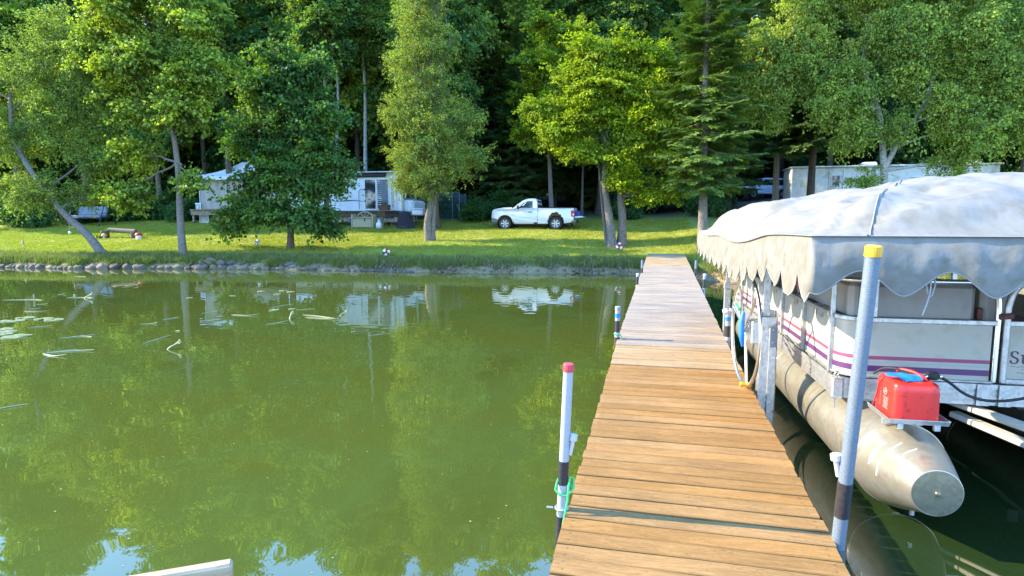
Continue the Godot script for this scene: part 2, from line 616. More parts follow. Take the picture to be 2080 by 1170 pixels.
# sprays set on and in the lobes of a crown; lobe = [centre, radii, weight]
func foliage(parent: Node3D, spray: ArrayMesh, mt: Material, lobes: Array, count: int, scale: float, tint: Array, r: RandomNumberGenerator, shell := 0.30, droop := 0.0) -> void:
	var total := 0.0
	for l in lobes:
		total += l[2]
	var mm := MultiMesh.new()
	mm.transform_format = MultiMesh.TRANSFORM_3D
	mm.use_colors = true
	mm.mesh = spray
	mm.instance_count = count
	for k in count:
		var pick := r.randf() * total
		var lobe: Array = lobes[0]
		for l in lobes:
			pick -= l[2]
			if pick <= 0:
				lobe = l
				break
		var d := Vector3(r.randfn(), r.randfn(), r.randfn()).normalized()
		var rad := pow(r.randf(), shell)
		if r.randf() < 0.22:
			rad *= r.randf_range(1.0, 1.5)
		var ra: Vector3 = lobe[1]
		var at: Vector3 = lobe[0] + d * ra * rad
		var out := (Vector3(d.x / ra.x, d.y / ra.y * 0.55 - droop, d.z / ra.z)).normalized()
		out = (out + Vector3(r.randf_range(-0.5, 0.5), r.randf_range(-0.35, 0.25), r.randf_range(-0.5, 0.5))).normalized()
		var side := out.cross(Vector3.UP)
		if side.length() < 0.1:
			side = Vector3.RIGHT
		side = side.normalized()
		var up := side.cross(out).normalized()
		var roll := r.randf_range(-0.5, 0.5)
		var bs := Basis(out, up, side).rotated(out, roll).scaled(Vector3.ONE * scale * r.randf_range(0.6, 1.35))
		mm.set_instance_transform(k, Transform3D(bs, at - out * scale * 0.45))
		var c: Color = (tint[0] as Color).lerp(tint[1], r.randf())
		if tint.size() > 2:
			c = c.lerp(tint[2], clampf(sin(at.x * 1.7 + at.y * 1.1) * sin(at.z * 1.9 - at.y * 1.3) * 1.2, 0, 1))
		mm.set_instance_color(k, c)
	var o := MultiMeshInstance3D.new()
	o.multimesh = mm
	o.material_override = mt
	o.name = "crown" if not parent.has_node("crown") else "crown_001"
	o.set_meta("kind", "stuff")
	parent.add_child(o)

# trunk given as points, limbs run from the trunk into each lobe
func leafy_tree(called: String, label: String, at: Vector3, trunks: Array, lobes: Array, bark: Material, sprays: Array, count: int, scale: float, tint: Array, sd: int, opts := {}) -> Node3D:
	var t := thing(called, label, "tree", at, 0.0, opts.get("group", ""))
	var r := RandomNumberGenerator.new()
	r.seed = sd
	for tr in trunks:
		var b := MB.new()
		var path: Array = tr[0]
		var fine := []
		var rad := []
		var m := path.size()
		for k in range(0, (m - 1) * 4 + 1):
			var f := k / 4.0
			var i := mini(int(f), m - 2)
			var p: Vector3 = path[i].cubic_interpolate(path[i + 1], path[maxi(i - 1, 0)], path[mini(i + 2, m - 1)], f - i)
			fine.append(p)
			var g := f / (m - 1)
			rad.append(lerpf(tr[1], tr[2], pow(g, 0.8)) * (1.0 + 0.35 * exp(-f * 5.0)) * (1.0 + r.randf_range(-0.05, 0.05)))
		b.tube(fine, rad, 10, false)
		for l in lobes:
			if l.size() > 3 and l[3] != trunks.find(tr):
				continue
			var c: Vector3 = l[0]
			var best: int = fine.size() - 1
			var want := c.y - Vector2(c.x - fine[best].x, c.z - fine[best].z).length() * 0.5
			for k in fine.size():
				if fine[k].y >= want and fine[k].y > fine[fine.size() - 1].y * 0.25:
					best = k
					break
			limb(b, fine[best], c, rad[best] * 0.5, 0.02, 0.06, r)
			for j in int(opts.get("twigs", 3)):
				var d := Vector3(r.randfn(), r.randfn() * 0.6, r.randfn()).normalized()
				var f := r.randf_range(0.45, 0.9)
				limb(b, (fine[best] as Vector3).lerp(c, f), c + d * l[1] * 0.8, rad[best] * 0.2 + 0.008, 0.008, 0.05, r, 4)
		part("trunk", b, bark, t)
	for k in sprays.size():
		foliage(t, sprays[k], M.leaf, lobes, count / sprays.size(), scale, tint, r, opts.get("shell", 0.30), opts.get("droop", 0.0))
	return t

func conifer(called: String, label: String, at: Vector3, height: float, reach: float, bare: float, bark: Material, bough: ArrayMesh, step: float, tint: Array, sd: int, girth := 0.18, sparse := 0.0) -> Node3D:
	var t := thing(called, label, "tree", at)
	var r := RandomNumberGenerator.new()
	r.seed = sd
	var b := MB.new()
	var pts := []
	var rad := []
	for k in 12:
		var f := k / 11.0
		pts.append(Vector3(sin(f * 5 + sd) * 0.06, f * height, cos(f * 4 + sd) * 0.06))
		rad.append(lerpf(girth, 0.015, pow(f, 0.9)) * (1 + 0.3 * exp(-f * 25)))
	b.tube(pts, rad, 9, false)
	var put := []
	var y := bare
	var turn := 0.0
	while y < height - 0.15:
		var f := (y - bare) / (height - bare)
		var L := reach * (1.0 - pow(f, 1.25)) * (0.72 + 0.28 * smoothstep(0.0, 0.12, f)) + 0.25
		var many := 6 if f < 0.8 else 5
		turn += 0.7
		for k in many:
			if r.randf() < sparse:
				continue
			var a := turn + TAU * k / many + r.randf_range(-0.25, 0.25)
			var len2 := L * r.randf_range(0.72, 1.1)
			var d := Vector3(cos(a), 0, sin(a))
			var rise := lerpf(-0.22, 0.45, f)
			var p0 := Vector3(0, y + r.randf_range(-0.12, 0.12), 0)
			var arm := []
			for j in 5:
				var g := j / 4.0
				arm.append(p0 + d * len2 * g + Vector3(0, len2 * (rise * g - 0.30 * g * (1.0 - g) * (1 - f)), 0))
			b.tube(arm, [0.028, 0.02, 0.015, 0.01, 0.004], 4, false)
			var q := 0.22 * len2 if len2 > 1.2 else 0.0
			while q < len2:
				var g := q / len2
				var i := mini(int(g * 4), 3)
				var p: Vector3 = (arm[i] as Vector3).lerp(arm[i + 1], g * 4 - i)
				var dd: Vector3 = (arm[i + 1] - arm[i]).normalized()
				var left := len2 - q
				for s in ([0.0] if left < 0.6 else [-0.75, 0.75, 0.0]):
					if s == 0.0 and left > 0.9:
						continue
					var e := dd.rotated(Vector3.UP, s + r.randf_range(-0.2, 0.2))
					e.y += r.randf_range(-0.25, 0.05)
					e = e.normalized()
					var side := e.cross(Vector3.UP).normalized()
					var up := side.cross(e).normalized()
					var sc := clampf(left * 0.75, 0.45, 0.95) * r.randf_range(0.85, 1.2)
					put.append([Transform3D(Basis(e, up, side).rotated(e, r.randf_range(-0.35, 0.35)).scaled(Vector3.ONE * sc), p), (tint[0] as Color).lerp(tint[1], r.randf())])
				q += 0.36
		y += step * r.randf_range(0.8, 1.2)
	part("trunk", b, bark, t)
	var mm := MultiMesh.new()
	mm.transform_format = MultiMesh.TRANSFORM_3D
	mm.use_colors = true
	mm.mesh = bough
	mm.instance_count = put.size()
	for k in put.size():
		mm.set_instance_transform(k, put[k][0])
		mm.set_instance_color(k, put[k][1])
	var o := MultiMeshInstance3D.new()
	o.multimesh = mm
	o.material_override = M.needle
	o.name = "crown"
	o.set_meta("kind", "stuff")
	t.add_child(o)
	return t

var S := {}

func make_sprays() -> void:
	var deep := [Color(0.075, 0.166, 0.044), Color(0.099, 0.194, 0.054), Color(0.068, 0.144, 0.050)]
	var mid := [Color(0.176, 0.256, 0.052), Color(0.228, 0.294, 0.058), Color(0.154, 0.224, 0.052)]
	var bright := [Color(0.234, 0.319, 0.020), Color(0.297, 0.352, 0.023), Color(0.177, 0.270, 0.023)]
	S.broad = [leaf_spray(101, 84, 0.17, 0.35, 0.15, mid, 0.8), leaf_spray(102, 84, 0.16, 0.4, 0.2, mid, 0.8)]
	S.dark = [leaf_spray(103, 90, 0.17, 0.4, 0.25, deep, 0.85), leaf_spray(104, 84, 0.18, 0.3, 0.3, deep, 0.85)]
	S.ash = [leaf_spray(105, 130, 0.13, 0.15, 0.25, mid, 0.42), leaf_spray(106, 130, 0.12, 0.1, 0.3, mid, 0.45)]
	S.maple = [leaf_spray(107, 120, 0.15, 0.75, 0.12, bright, 0.8), leaf_spray(108, 120, 0.14, 0.7, 0.15, bright, 0.8)]
	S.birch = [leaf_spray(109, 126, 0.115, 0.0, 0.6, mid, 0.78), leaf_spray(110, 126, 0.11, 0.0, 0.7, mid, 0.78)]
	S.forest = [leaf_spray(111, 110, 0.19, 0.25, 0.2, mid, 0.7), leaf_spray(112, 110, 0.18, 0.25, 0.25, deep, 0.7)]
	S.bough = needle_bough(120, [Color(0.08, 0.15, 0.03), Color(0.10, 0.175, 0.035), Color(0.065, 0.125, 0.03)])
	S.bough_pale = needle_bough(121, [Color(0.12, 0.15, 0.06), Color(0.145, 0.165, 0.075), Color(0.095, 0.125, 0.05)])

func round_lobes(h0: float, h1: float, w: float, count: int, r: RandomNumberGenerator) -> Array:
	var out := []
	for k in count:
		var f := (k + 0.5) / count
		var y := lerpf(h0, h1, f)
		var wid := w * sqrt(maxf(0.05, 1.0 - pow(absf(f - 0.42) / 0.62, 2.2)))
		var a := k * 2.4 + r.randf_range(-0.4, 0.4)
		var off := wid * r.randf_range(0.45, 0.65)
		var s := wid * r.randf_range(0.5, 0.68)
		out.append([Vector3(cos(a) * off, y, sin(a) * off), Vector3(s, s * r.randf_range(0.6, 0.8), s), s * s])
	return out

# ---------------------------------------------------------------- setting
func build_ground() -> void:
	var b := MB.new()
	var ss := [-4.0, -1.0, -0.3, 0.0, 0.12, 0.25, 0.42, 0.6, 0.9, 1.5, 2.2, 3.2, 4.5, 6.0, 8.0, 10.0, 12.2, 15.0, 18.0, 21.0, 25.0, 30.0, 36.0, 45.0, 60.0, 80.0, 100.0, 160.0, 260.0, 400.0]
	var xs := []
	var x := -160.0
	while x < 160.0:
		xs.append(x)
		x += 0.45 if x > -34 and x < 16 else (2.0 if absf(x) < 60 else 10.0)
	var f := FastNoiseLite.new()
	f.seed = 5
	f.frequency = 0.35
	var grid := []
	for s in ss:
		for xx in xs:
			var z: float = shore(xx) - s - f.get_noise_2d(xx * 2.0, s * 0.3) * (0.35 if s < 8 else 0.0)
			var h := interp(s, PS, PH) + f.get_noise_2d(xx, z) * (0.05 if s > 0.5 else 0.03)
			if s < -0.5:
				h -= 0.05
			var turf := f.get_noise_2d(xx * 1.3 + 50, z * 1.3)
			var c := Color(0.26, 0.28, 0.035).lerp(Color(0.34, 0.32, 0.05), clampf(turf * 1.4 + 0.4, 0, 1))
			var soil := Color(0.23, 0.155, 0.08)
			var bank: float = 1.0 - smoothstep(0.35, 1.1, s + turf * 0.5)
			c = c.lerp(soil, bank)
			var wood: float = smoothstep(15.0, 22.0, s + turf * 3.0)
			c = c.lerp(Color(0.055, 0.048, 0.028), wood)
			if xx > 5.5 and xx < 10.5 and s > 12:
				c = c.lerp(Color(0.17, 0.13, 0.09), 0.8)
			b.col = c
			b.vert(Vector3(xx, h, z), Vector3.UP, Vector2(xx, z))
	var m: int = xs.size()
	for k in ss.size() - 1:
		for j in m - 1:
			var a := k * m + j
			b.idx.append_array([a, a + m, a + 1, a + 1, a + m, a + m + 1])
	# smooth normals from the heights
	for k in ss.size():
		for j in m:
			var a := k * m + j
			var px: Vector3 = b.v[k * m + mini(j + 1, m - 1)] - b.v[k * m + maxi(j - 1, 0)]
			var pz: Vector3 = b.v[mini(k + 1, ss.size() - 1) * m + j] - b.v[maxi(k - 1, 0) * m + j]
			var nn := px.cross(pz).normalized()
			b.n[a] = nn if nn.y > 0 else -nn
	struct("ground", b, M.ground)

	var w := MB.new()
	var far := 170.0
	var tile := 11.0
	# murky green open water; colour painted darker beside the dock and under the boat
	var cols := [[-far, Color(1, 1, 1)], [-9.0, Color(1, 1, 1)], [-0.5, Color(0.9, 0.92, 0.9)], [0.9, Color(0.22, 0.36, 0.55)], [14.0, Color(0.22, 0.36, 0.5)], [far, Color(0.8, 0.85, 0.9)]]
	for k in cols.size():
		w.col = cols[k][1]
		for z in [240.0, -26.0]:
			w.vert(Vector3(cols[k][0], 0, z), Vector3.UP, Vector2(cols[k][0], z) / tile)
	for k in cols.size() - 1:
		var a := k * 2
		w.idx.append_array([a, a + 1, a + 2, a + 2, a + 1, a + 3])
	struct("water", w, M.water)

func tuft_mesh(sd: int, blades: int, tall: float, wide: float, cols: Array) -> ArrayMesh:
	var r := RandomNumberGenerator.new()
	r.seed = sd
	var b := MB.new()
	for k in blades:
		var a := r.randf() * TAU
		var o := Vector3(r.randf_range(-1, 1), 0, r.randf_range(-1, 1)) * 0.16
		var lean := Vector3(cos(a), 0, sin(a)) * r.randf_range(0.2, 0.9)
		var h := tall * r.randf_range(0.5, 1.1)
		var w := Vector3(-sin(a), 0, cos(a)) * wide
		var c: Color = cols[r.randi() % cols.size()]
		b.col = c
		var m1 := o + lean * h * 0.4 + Vector3(0, h * 0.7, 0)
		var tip := o + lean * h + Vector3(0, h, 0)
		var nn := (m1 - o).cross(w).normalized()
		if nn.y < 0:
			nn = -nn
		b.leaf(o - w, o + w, m1 + w * 0.7, nn)
		b.leaf(o - w, m1 + w * 0.7, m1 - w * 0.7, nn)
		b.leaf(m1 - w * 0.7, m1 + w * 0.7, tip, nn)
	return b.mesh()

func scatter(called: String, label: String, mesh: ArrayMesh, mt: Material, places: Array, r: RandomNumberGenerator, lo: float, hi: float, tint: Array) -> void:
	var mm := MultiMesh.new()
	mm.transform_format = MultiMesh.TRANSFORM_3D
	mm.use_colors = true
	mm.mesh = mesh
	mm.instance_count = places.size()
	for k in places.size():
		mm.set_instance_transform(k, Transform3D(Basis(Vector3.UP, r.randf() * TAU).scaled(Vector3.ONE * r.randf_range(lo, hi)), places[k]))
		mm.set_instance_color(k, (tint[0] as Color).lerp(tint[1], r.randf()))
	var o := MultiMeshInstance3D.new()
	o.multimesh = mm
	o.material_override = mt
	o.name = numbered(called)
	add_child(o)
	tag(o, label, "grass" if called.contains("grass") else ("weeds" if called.contains("weeds") else "debris"), "", "stuff")

func build_grass() -> void:
	var r := RandomNumberGenerator.new()
	r.seed = 31
	var g := [Color(0.26, 0.29, 0.028), Color(0.33, 0.34, 0.035), Color(0.20, 0.245, 0.028), Color(0.38, 0.35, 0.05)]
	var lawn := []
	while lawn.size() < 60000:
		var x := r.randf_range(-45, 14)
		var s := 0.7 + pow(r.randf(), 1.3) * 17.0
		if x > 2.0 and s > 13:
			continue
		lawn.append(gp(x, shore(x) - s, -0.01))
	scatter("lawn_grass", "short mown lawn grass covering the bank between water and trees", tuft_mesh(1, 16, 0.075, 0.007, g), M.blade, lawn, r, 0.7, 1.3, [Color(0.85, 0.9, 0.8), Color(1.15, 1.1, 1.0)])
	var edge := []
	while edge.size() < 3600:
		var x := r.randf_range(-34, 9)
		var s := 0.3 + pow(r.randf(), 1.5) * 1.4
		if x > -13 and r.randf() < 0.3:
			continue
		edge.append(gp(x, shore(x) - s, -0.02))
	while edge.size() < 4700:
		var x := r.randf_range(-34, -7)
		if sin(x * 1.9) + sin(x * 4.3 + 1.0) + r.randf_range(-0.6, 0.6) > 0.3:
			edge.append(gp(x, shore(x) - r.randf_range(0.12, 0.5), 0.0))
	scatter("bank_weeds", "long ragged grass and weeds along the top of the stony bank", tuft_mesh(2, 14, 0.30, 0.011, [Color(0.12, 0.19, 0.025), Color(0.18, 0.23, 0.035), Color(0.25, 0.21, 0.09)]), M.blade, edge, r, 0.4, 1.1, [Color(0.8, 0.85, 0.8), Color(1.15, 1.1, 1.0)])
	# dead stalks and drift lying on the bare bank
	var drift := []
	while drift.size() < 900:
		var x := r.randf_range(-16, 9)
		drift.append(gp(x, shore(x) - r.randf_range(0.02, 0.7), 0.0))
	scatter("bank_drift_weeds", "dry brown stalks and rubble on the bare earth bank", tuft_mesh(3, 12, 0.13, 0.012, [Color(0.20, 0.15, 0.09), Color(0.12, 0.09, 0.06), Color(0.27, 0.21, 0.13)]), M.blade, drift, r, 0.5, 1.3, [Color(0.7, 0.7, 0.7), Color(1.2, 1.15, 1.1)])

func stone_mesh(sd: int) -> ArrayMesh:
	var f := FastNoiseLite.new()
	f.seed = sd
	f.frequency = 0.9
	var b := MB.new()
	var pts := []
	for i in 13:
		var row := []
		for j in 9:
			var a := TAU * i / 12.0
			var e := PI * j / 8.0
			var d := Vector3(cos(a) * sin(e), cos(e), sin(a) * sin(e))
			row.append(d * (1.0 + f.get_noise_3dv(d * 1.3) * 0.55) * Vector3(1, 0.72, 0.85))
		pts.append(row)
	b.grid(pts)
	return b.mesh()

func build_specks() -> void:
	var r := RandomNumberGenerator.new()
	r.seed = 66
	var b := MB.new()
	for k in 5:
		var a := TAU * k / 5.0
		b.leaf(Vector3(0, 0.004, 0), Vector3(cos(a), 0.003, sin(a)), Vector3(cos(a + 1.2), 0.003, sin(a + 1.2)), Vector3.UP)
	var where := []
	while where.size() < 700:
		var z := -2.5 - pow(r.randf(), 0.8) * 20.0
		var x := r.randf_range(-1.0, 0.1) * (4.0 - z) - 0.5
		if x < -0.75 and z > shore(x) + 0.3:
			where.append(Vector3(x, 0.002, z))
	scatter("floating_flecks", "fine pale flecks of leaf and pollen floating on the pond", b.mesh(), M.reed, where, r, 0.003, 0.009, [Color(1, 1, 1), Color(1, 1, 1)])
	var rub := []
	while rub.size() < 800:
		var x := r.randf_range(-31, -0.8)
		rub.append(gp(x, shore(x) + r.randf_range(-0.75, 0.12), -0.02))
	scatter("shore_rubble", "small broken stones and clods strewn between the larger shore stones", stone_mesh(47), M.stone_2, rub, r, 0.025, 0.10, [Color(1, 1, 1), Color(1, 1, 1)])

func build_stones() -> void:
	var r := RandomNumberGenerator.new()
	r.seed = 12
	var shapes := []
	for k in 6:
		shapes.append(stone_mesh(40 + k))
	var marks := [[-25.1, "the leaning grey trunk"], [-21.0, "the upright trunk at the water's edge"], [-17.5, "the low dark-leaved tree"], [-11.5, "the whirligig nearest the water"]]
	var tones := ["buff", "grey", "tan", "dark brown"]
	var count := {}
	var words := ["first", "second", "third", "fourth", "fifth", "sixth", "seventh", "eighth", "ninth", "tenth", "eleventh", "twelfth", "thirteenth", "fourteenth", "fifteenth", "sixteenth"]
	var x := -29.4
	while x < -9.5:
		var big := r.randf_range(0.10, 0.20)
		if x > -24 and x < -17.5:
			big = r.randf_range(0.13, 0.27)
		elif x > -14:
			big = r.randf_range(0.06, 0.13)
		var rows := 2 if x > -20.2 and x < -15.5 and r.randf() < 0.8 else 1
		for row in rows:
			var o := MeshInstance3D.new()
			o.mesh = shapes[r.randi() % 6]
			var tone := r.randi() % 4
			o.material_override = M["stone_%d" % tone]
			var px := x + row * 0.2
			var at := Vector3(px, big * 0.16 + row * big * 0.95, shore(px) + 0.08 - row * 0.30 - big * 0.2 + r.randf_range(-0.08, 0.08))
			o.transform = Transform3D(Basis(Vector3.UP, r.randf_range(-0.5, 0.5)).rotated(Vector3.RIGHT, r.randf_range(-0.25, 0.25)).scaled(Vector3(big * r.randf_range(0.95, 1.5), big, big)), at)
			o.name = numbered("shore_stone")
			add_child(o)
			var ref: Array = marks[0]
			for mk in marks:
				if absf(px - mk[0]) < absf(px - ref[0]):
					ref = mk
			var key: String = ("left of " if px < ref[0] else "right of ") + ref[1]
			count[key] = count.get(key, 0) + 1
			var nth: String = words[mini(count[key] - 1, 15)]
			var lab := "%s%s waterline stone, %s %s" % ["big " if big > 0.21 else ("small " if big < 0.10 else ""), tones[tone], nth, key]
			if row == 1:
				lab = "upper-row " + lab
			tag(o, lab, "stone", "stones lining the shore")
		x += big * r.randf_range(1.5, 2.5)

# ---------------------------------------------------------------- dock
const DH := 0.296
const DS := 0.01829
func dock_y(z: float) -> float:
	return DH - DS * z

func plank_mesh(sd: int, width: float, length: float) -> ArrayMesh:
	var r := RandomNumberGenerator.new()
	r.seed = sd
	var b := MB.new()
	var th := 0.036
	var e := 0.005
	var prof := [Vector2(-0.5, -th), Vector2(-0.5, -e * 1.2), Vector2(-0.5 + e / width, 0.0), Vector2(0.5 - e / width, 0.0), Vector2(0.5, -e * 1.2), Vector2(0.5, -th)]
	var segs := 4
	var u0 := r.randf()
	var v0 := r.randf()
	var bow := r.randf_range(-0.004, 0.004)
	var rings := []
	for k in segs + 1:
		var f := float(k) / segs
		var row := []
		for p in prof:
			var wob := bow * sin(f * PI) + (0.0012 * sin(f * 9.0 + sd))
			row.append(Vector3((f - 0.5) * length, p.y - 0.0025 * cos(f * PI * 2.0 + sd) * 0.6, p.x * width + wob))
		rings.append(row)
	for k in segs:
		for j in prof.size() - 1:
			var q := [rings[k][j], rings[k][j + 1], rings[k + 1][j + 1], rings[k + 1][j]]
			var va := v0 + j * 0.085
			var nn: Vector3 = (q[1] - q[0]).cross(q[2] - q[0])
			var uv := [Vector2(u0 + k * 0.25 * 0.7, va), Vector2(u0 + k * 0.25 * 0.7, va + 0.085), Vector2(u0 + (k + 1) * 0.25 * 0.7, va + 0.085), Vector2(u0 + (k + 1) * 0.25 * 0.7, va)]
			if j == 2:
				uv = [Vector2(uv[0].x, v0 + 0.2), Vector2(uv[0].x, v0 + 0.42), Vector2(uv[2].x, v0 + 0.42), Vector2(uv[2].x, v0 + 0.2)]
			var mid: Vector3 = (q[0] + q[2]) * 0.5
			if nn.dot(Vector3(0, mid.y + th * 0.5, mid.z)) < 0:
				q.reverse()
				uv.reverse()
			b.face(q, uv)
	for s in [0, segs]:
		var q: Array = rings[s].duplicate()
		var nn: Vector3 = (q[1] - q[0]).cross(q[2] - q[0])
		if nn.x * (1 if s else -1) < 0:
			q.reverse()
		b.face(q, [Vector2(u0, v0), Vector2(u0 + 0.01, v0 + 0.03), Vector2(u0, v0 + 0.05), Vector2(u0, v0 + 0.15), Vector2(u0 + 0.01, v0 + 0.17), Vector2(u0, v0 + 0.2)])
	return b.mesh()

func dock_pole(called: String, label: String, foot: Vector3, top: Vector3, radius: float, pipe: Material, cap: Material, bands: Array, group := "") -> Node3D:
	var t := thing(called, label, "dock pole", Vector3(foot.x, 0, foot.z), 0.0, group)
	var o := Vector3(foot.x, 0, foot.z)
	var d := (top - foot).normalized()
	var low := foot - d * (foot.y + 0.7) / d.y
	var b := MB.new()
	b.tube([low - o, top - o], radius, 18)
	part("pipe", b, pipe, t)
	if cap:
		var c := MB.new()
		var bs := Basis(d.cross(Vector3.FORWARD).normalized(), d, d.cross(Vector3.FORWARD).normalized().cross(d).normalized() * 1.0)
		c.lathe([Vector2(0.0, 0.012), Vector2(radius * 0.95, 0.010), Vector2(radius * 1.12, 0.002), Vector2(radius * 1.12, -radius * 1.2), Vector2(radius, -radius * 1.22)], Transform3D(bs, top - o), 20)
		c.tube([top - o - d * radius * 1.2, top - o + d * 0.006], radius * 1.12, 20)
		part("end_cap", c, cap, t)
	for q in bands:
		var c := MB.new()
		var a = foot + d * q[0]
		c.tube([a - o, a + d * q[1] - o], radius * (1.05 + 0.02 * q[2]), 18)
		part("tape_band", c, q[3], t)
	return t

func ring_path(at: Vector3, d: Vector3, r: float, n := 14) -> Array:
	var x := d.cross(Vector3.FORWARD if absf(d.z) < 0.9 else Vector3.UP).normalized()
	var y := d.cross(x).normalized()
	var out := []
	for k in n + 1:
		out.append(at + (x * cos(TAU * k / n) + y * sin(TAU * k / n)) * r)
	return out

func build_dock() -> void:
	var t := thing("boat_dock", "long wooden boardwalk dock running from the viewer to the grassy shore", "dock")
	var r := RandomNumberGenerator.new()
	r.seed = 4
	var pitch := 0.1427
	var shapes := []
	for k in 8:
		shapes.append(plank_mesh(200 + k, 0.1310 - 0.0016 * (k % 4), 1.43))
	var z := 1.6
	var tilt := Basis(Vector3.RIGHT, atan(DS))
	while z > -25.2:
		var o := MeshInstance3D.new()
		o.mesh = shapes[r.randi() % 8]
		var x := 0.252
		var key := "plank_orange"
		var up := 0.0
		if z < -6.93:
			key = "plank_tan"
			up = 0.006
		if z < -7.95:
			key = "plank_grey"
			x = 0.247 + (-z - 8.0) * 0.0121
			if z < -19.5 and r.randf() < 0.75:
				key = "plank_tan"
		var list: Array = M[key]
		o.material_override = list[r.randi() % list.size()]
		var turn := PI if r.randf() < 0.5 else 0.0
		o.transform = Transform3D(tilt * Basis(Vector3.UP, turn + r.randf_range(-0.004, 0.004) + (-0.0121 if z < -7.95 else 0.0)) * Basis(Vector3.RIGHT, r.randf_range(-0.012, 0.012)), Vector3(x + r.randf_range(-0.007, 0.007), dock_y(z) + up + r.randf_range(-0.0025, 0.0025), z))
		o.name = "plank" if not t.has_node("plank") else "plank_%03d" % (t.get_child_count())
		t.add_child(o)
		z -= pitch + (r.randf_range(-0.0045, 0.0045) if z > -9.0 else 0.0)
		if absf(z + 3.5) < 0.071 or absf(z + 6.93) < 0.071 or absf(z + 7.95) < 0.071:
			z -= 0.008
	# frame rails under the boards, one pair to each section
	for q in [[1.65, -3.42], [-3.44, -6.87], [-6.89, -7.9], [-7.92, -16.5], [-16.52, -25.2]]:
		for s in [-0.655, 0.655]:
			var a := Vector3(0.25 + s + (maxf(0.0, -q[0] - 8.0)) * 0.0121, dock_y(q[0]) - 0.115, q[0])
			var c := Vector3(0.25 + s + (maxf(0.0, -q[1] - 8.0)) * 0.0121, dock_y(q[1]) - 0.115, q[1])
			var b := MB.new()
			b.box(Vector3.ZERO, Vector3(0.045, 0.145, a.distance_to(c)), Basis.looking_at(c - a), 0.004)
			part("side_rail", b, M.old_wood, t, (a + c) * 0.5)
	for zz in [-0.5, -3.38, -5.2, -6.8, -10.0, -12.4, -14.6, -17.3, -20.0, -22.6]:
		var b := MB.new()
		b.box(Vector3.ZERO, Vector3(1.34, 0.09, 0.045))
		part("cross_beam", b, M.old_wood, t, Vector3(0.25 + maxf(0.0, -zz - 8.0) * 0.0121, dock_y(zz) - 0.105, zz))

	# screw heads in three rows, too small to pick out one by one
	var sc := MB.new()
	for n in t.get_children():
		if String(n.name).begins_with("plank") and n.position.z > -8.0:
			for x in [-0.66, 0.0, 0.66]:
				for s in [-0.033, 0.033]:
					sc.lathe([Vector2(0.0045, 0.0002), Vector2(0.0, 0.0006)], Transform3D(n.transform.basis, n.transform * Vector3(x + r.randf_range(-0.006, 0.006), 0.001, s)), 6)
	part("screw_heads", sc, M.steel_dark, t).set_meta("kind", "stuff")

	# poles
	var p := dock_pole("dock_pole", "white dock pole with red cap and green rope, left edge of near boards", Vector3(-0.497, 0.357, -3.40), Vector3(-0.461, 1.235, -3.369), 0.0285, M.pale_pipe, M.red_cap,
		[[0.16, 0.145, 1, M.tape], [-0.30, 0.26, 1, M.tape]])
	var o := p.position
	var br := MB.new()
	br.tube(ring_path(Vector3(-0.497, 0.365, -3.40) - o, Vector3.UP, 0.036, 16), 0.008, 6, false)
	br.box(Vector3(0.0, -0.03, 0.0), Vector3(0.085, 0.12, 0.085), Basis(), 0.008)
	br.tube([Vector3(-0.05, 0.37, 0.02), Vector3(-0.085, 0.375, 0.03)], 0.007, 6)
	part("socket", br, M.alu, p, Vector3(0, 0.0, 0))
	var cl := MB.new()
	cl.lathe([Vector2(0, 0.0), Vector2(0.011, 0.0), Vector2(0.013, 0.085), Vector2(0.022, 0.09), Vector2(0.022, 0.125), Vector2(0.0, 0.127)], Transform3D(Basis(Vector3(0, 0, 1), -0.18), Vector3(0.048, 0.70, 0.012)), 14)
	part("plastic_clip", cl, M.plastic_clear, p)
	var rope := thing("green_rope", "bright green rope looped round the red-capped dock pole", "rope", Vector3(-0.49, 0.4, -3.39))
	var rp := MB.new()
	var at := Vector3(-0.49, 0.4, -3.39)
	rp.tube([Vector3(-0.525, 0.52, -3.37) - at, Vector3(-0.528, 0.495, -3.35) - at, Vector3(-0.50, 0.468, -3.345) - at, Vector3(-0.46, 0.462, -3.355) - at, Vector3(-0.425, 0.50, -3.385) - at, Vector3(-0.43, 0.555, -3.40) - at, Vector3(-0.447, 0.565, -3.385) - at, Vector3(-0.452, 0.52, -3.36) - at, Vector3(-0.455, 0.44, -3.345) - at, Vector3(-0.478, 0.30, -3.325) - at, Vector3(-0.50, 0.18, -3.32) - at], 0.0065, 7)
	part("loop", rp, M.green_rope, rope)
	var rq := MB.new()
	rq.tube([Vector3(-0.525, 0.52, -3.37) - at, Vector3(-0.52, 0.54, -3.40) - at, Vector3(-0.48, 0.53, -3.425) - at, Vector3(-0.43, 0.50, -3.39) - at], 0.0065, 7)
	part("back_loop", rq, M.green_rope, rope)

	p = dock_pole("dock_pole", "leaning galvanised dock pole with yellow cap in front of the boat", Vector3(0.995, 0.30, -3.395), Vector3(1.021, 1.926, -3.219), 0.0345, M.galv, M.yellow, [[0.20, 0.20, 1, M.tape]])
	cl = MB.new()
	cl.lathe([Vector2(0, 0.0), Vector2(0.012, 0.0), Vector2(0.016, 0.085), Vector2(0.028, 0.09), Vector2(0.028, 0.12), Vector2(0.0, 0.122)], Transform3D(Basis(Vector3(0, 0, 1), 0.15), Vector3(-0.026, 0.72, 0.03)), 14)
	part("plastic_clip", cl, M.plastic_clear, p)
	var tp := MB.new()
	tp.tube([Vector3(0, -0.3, 0), Vector3(0, 0.31, 0)], 0.042, 16)
	part("socket", tp, M.blue_dark if false else M.steel_dark, p)

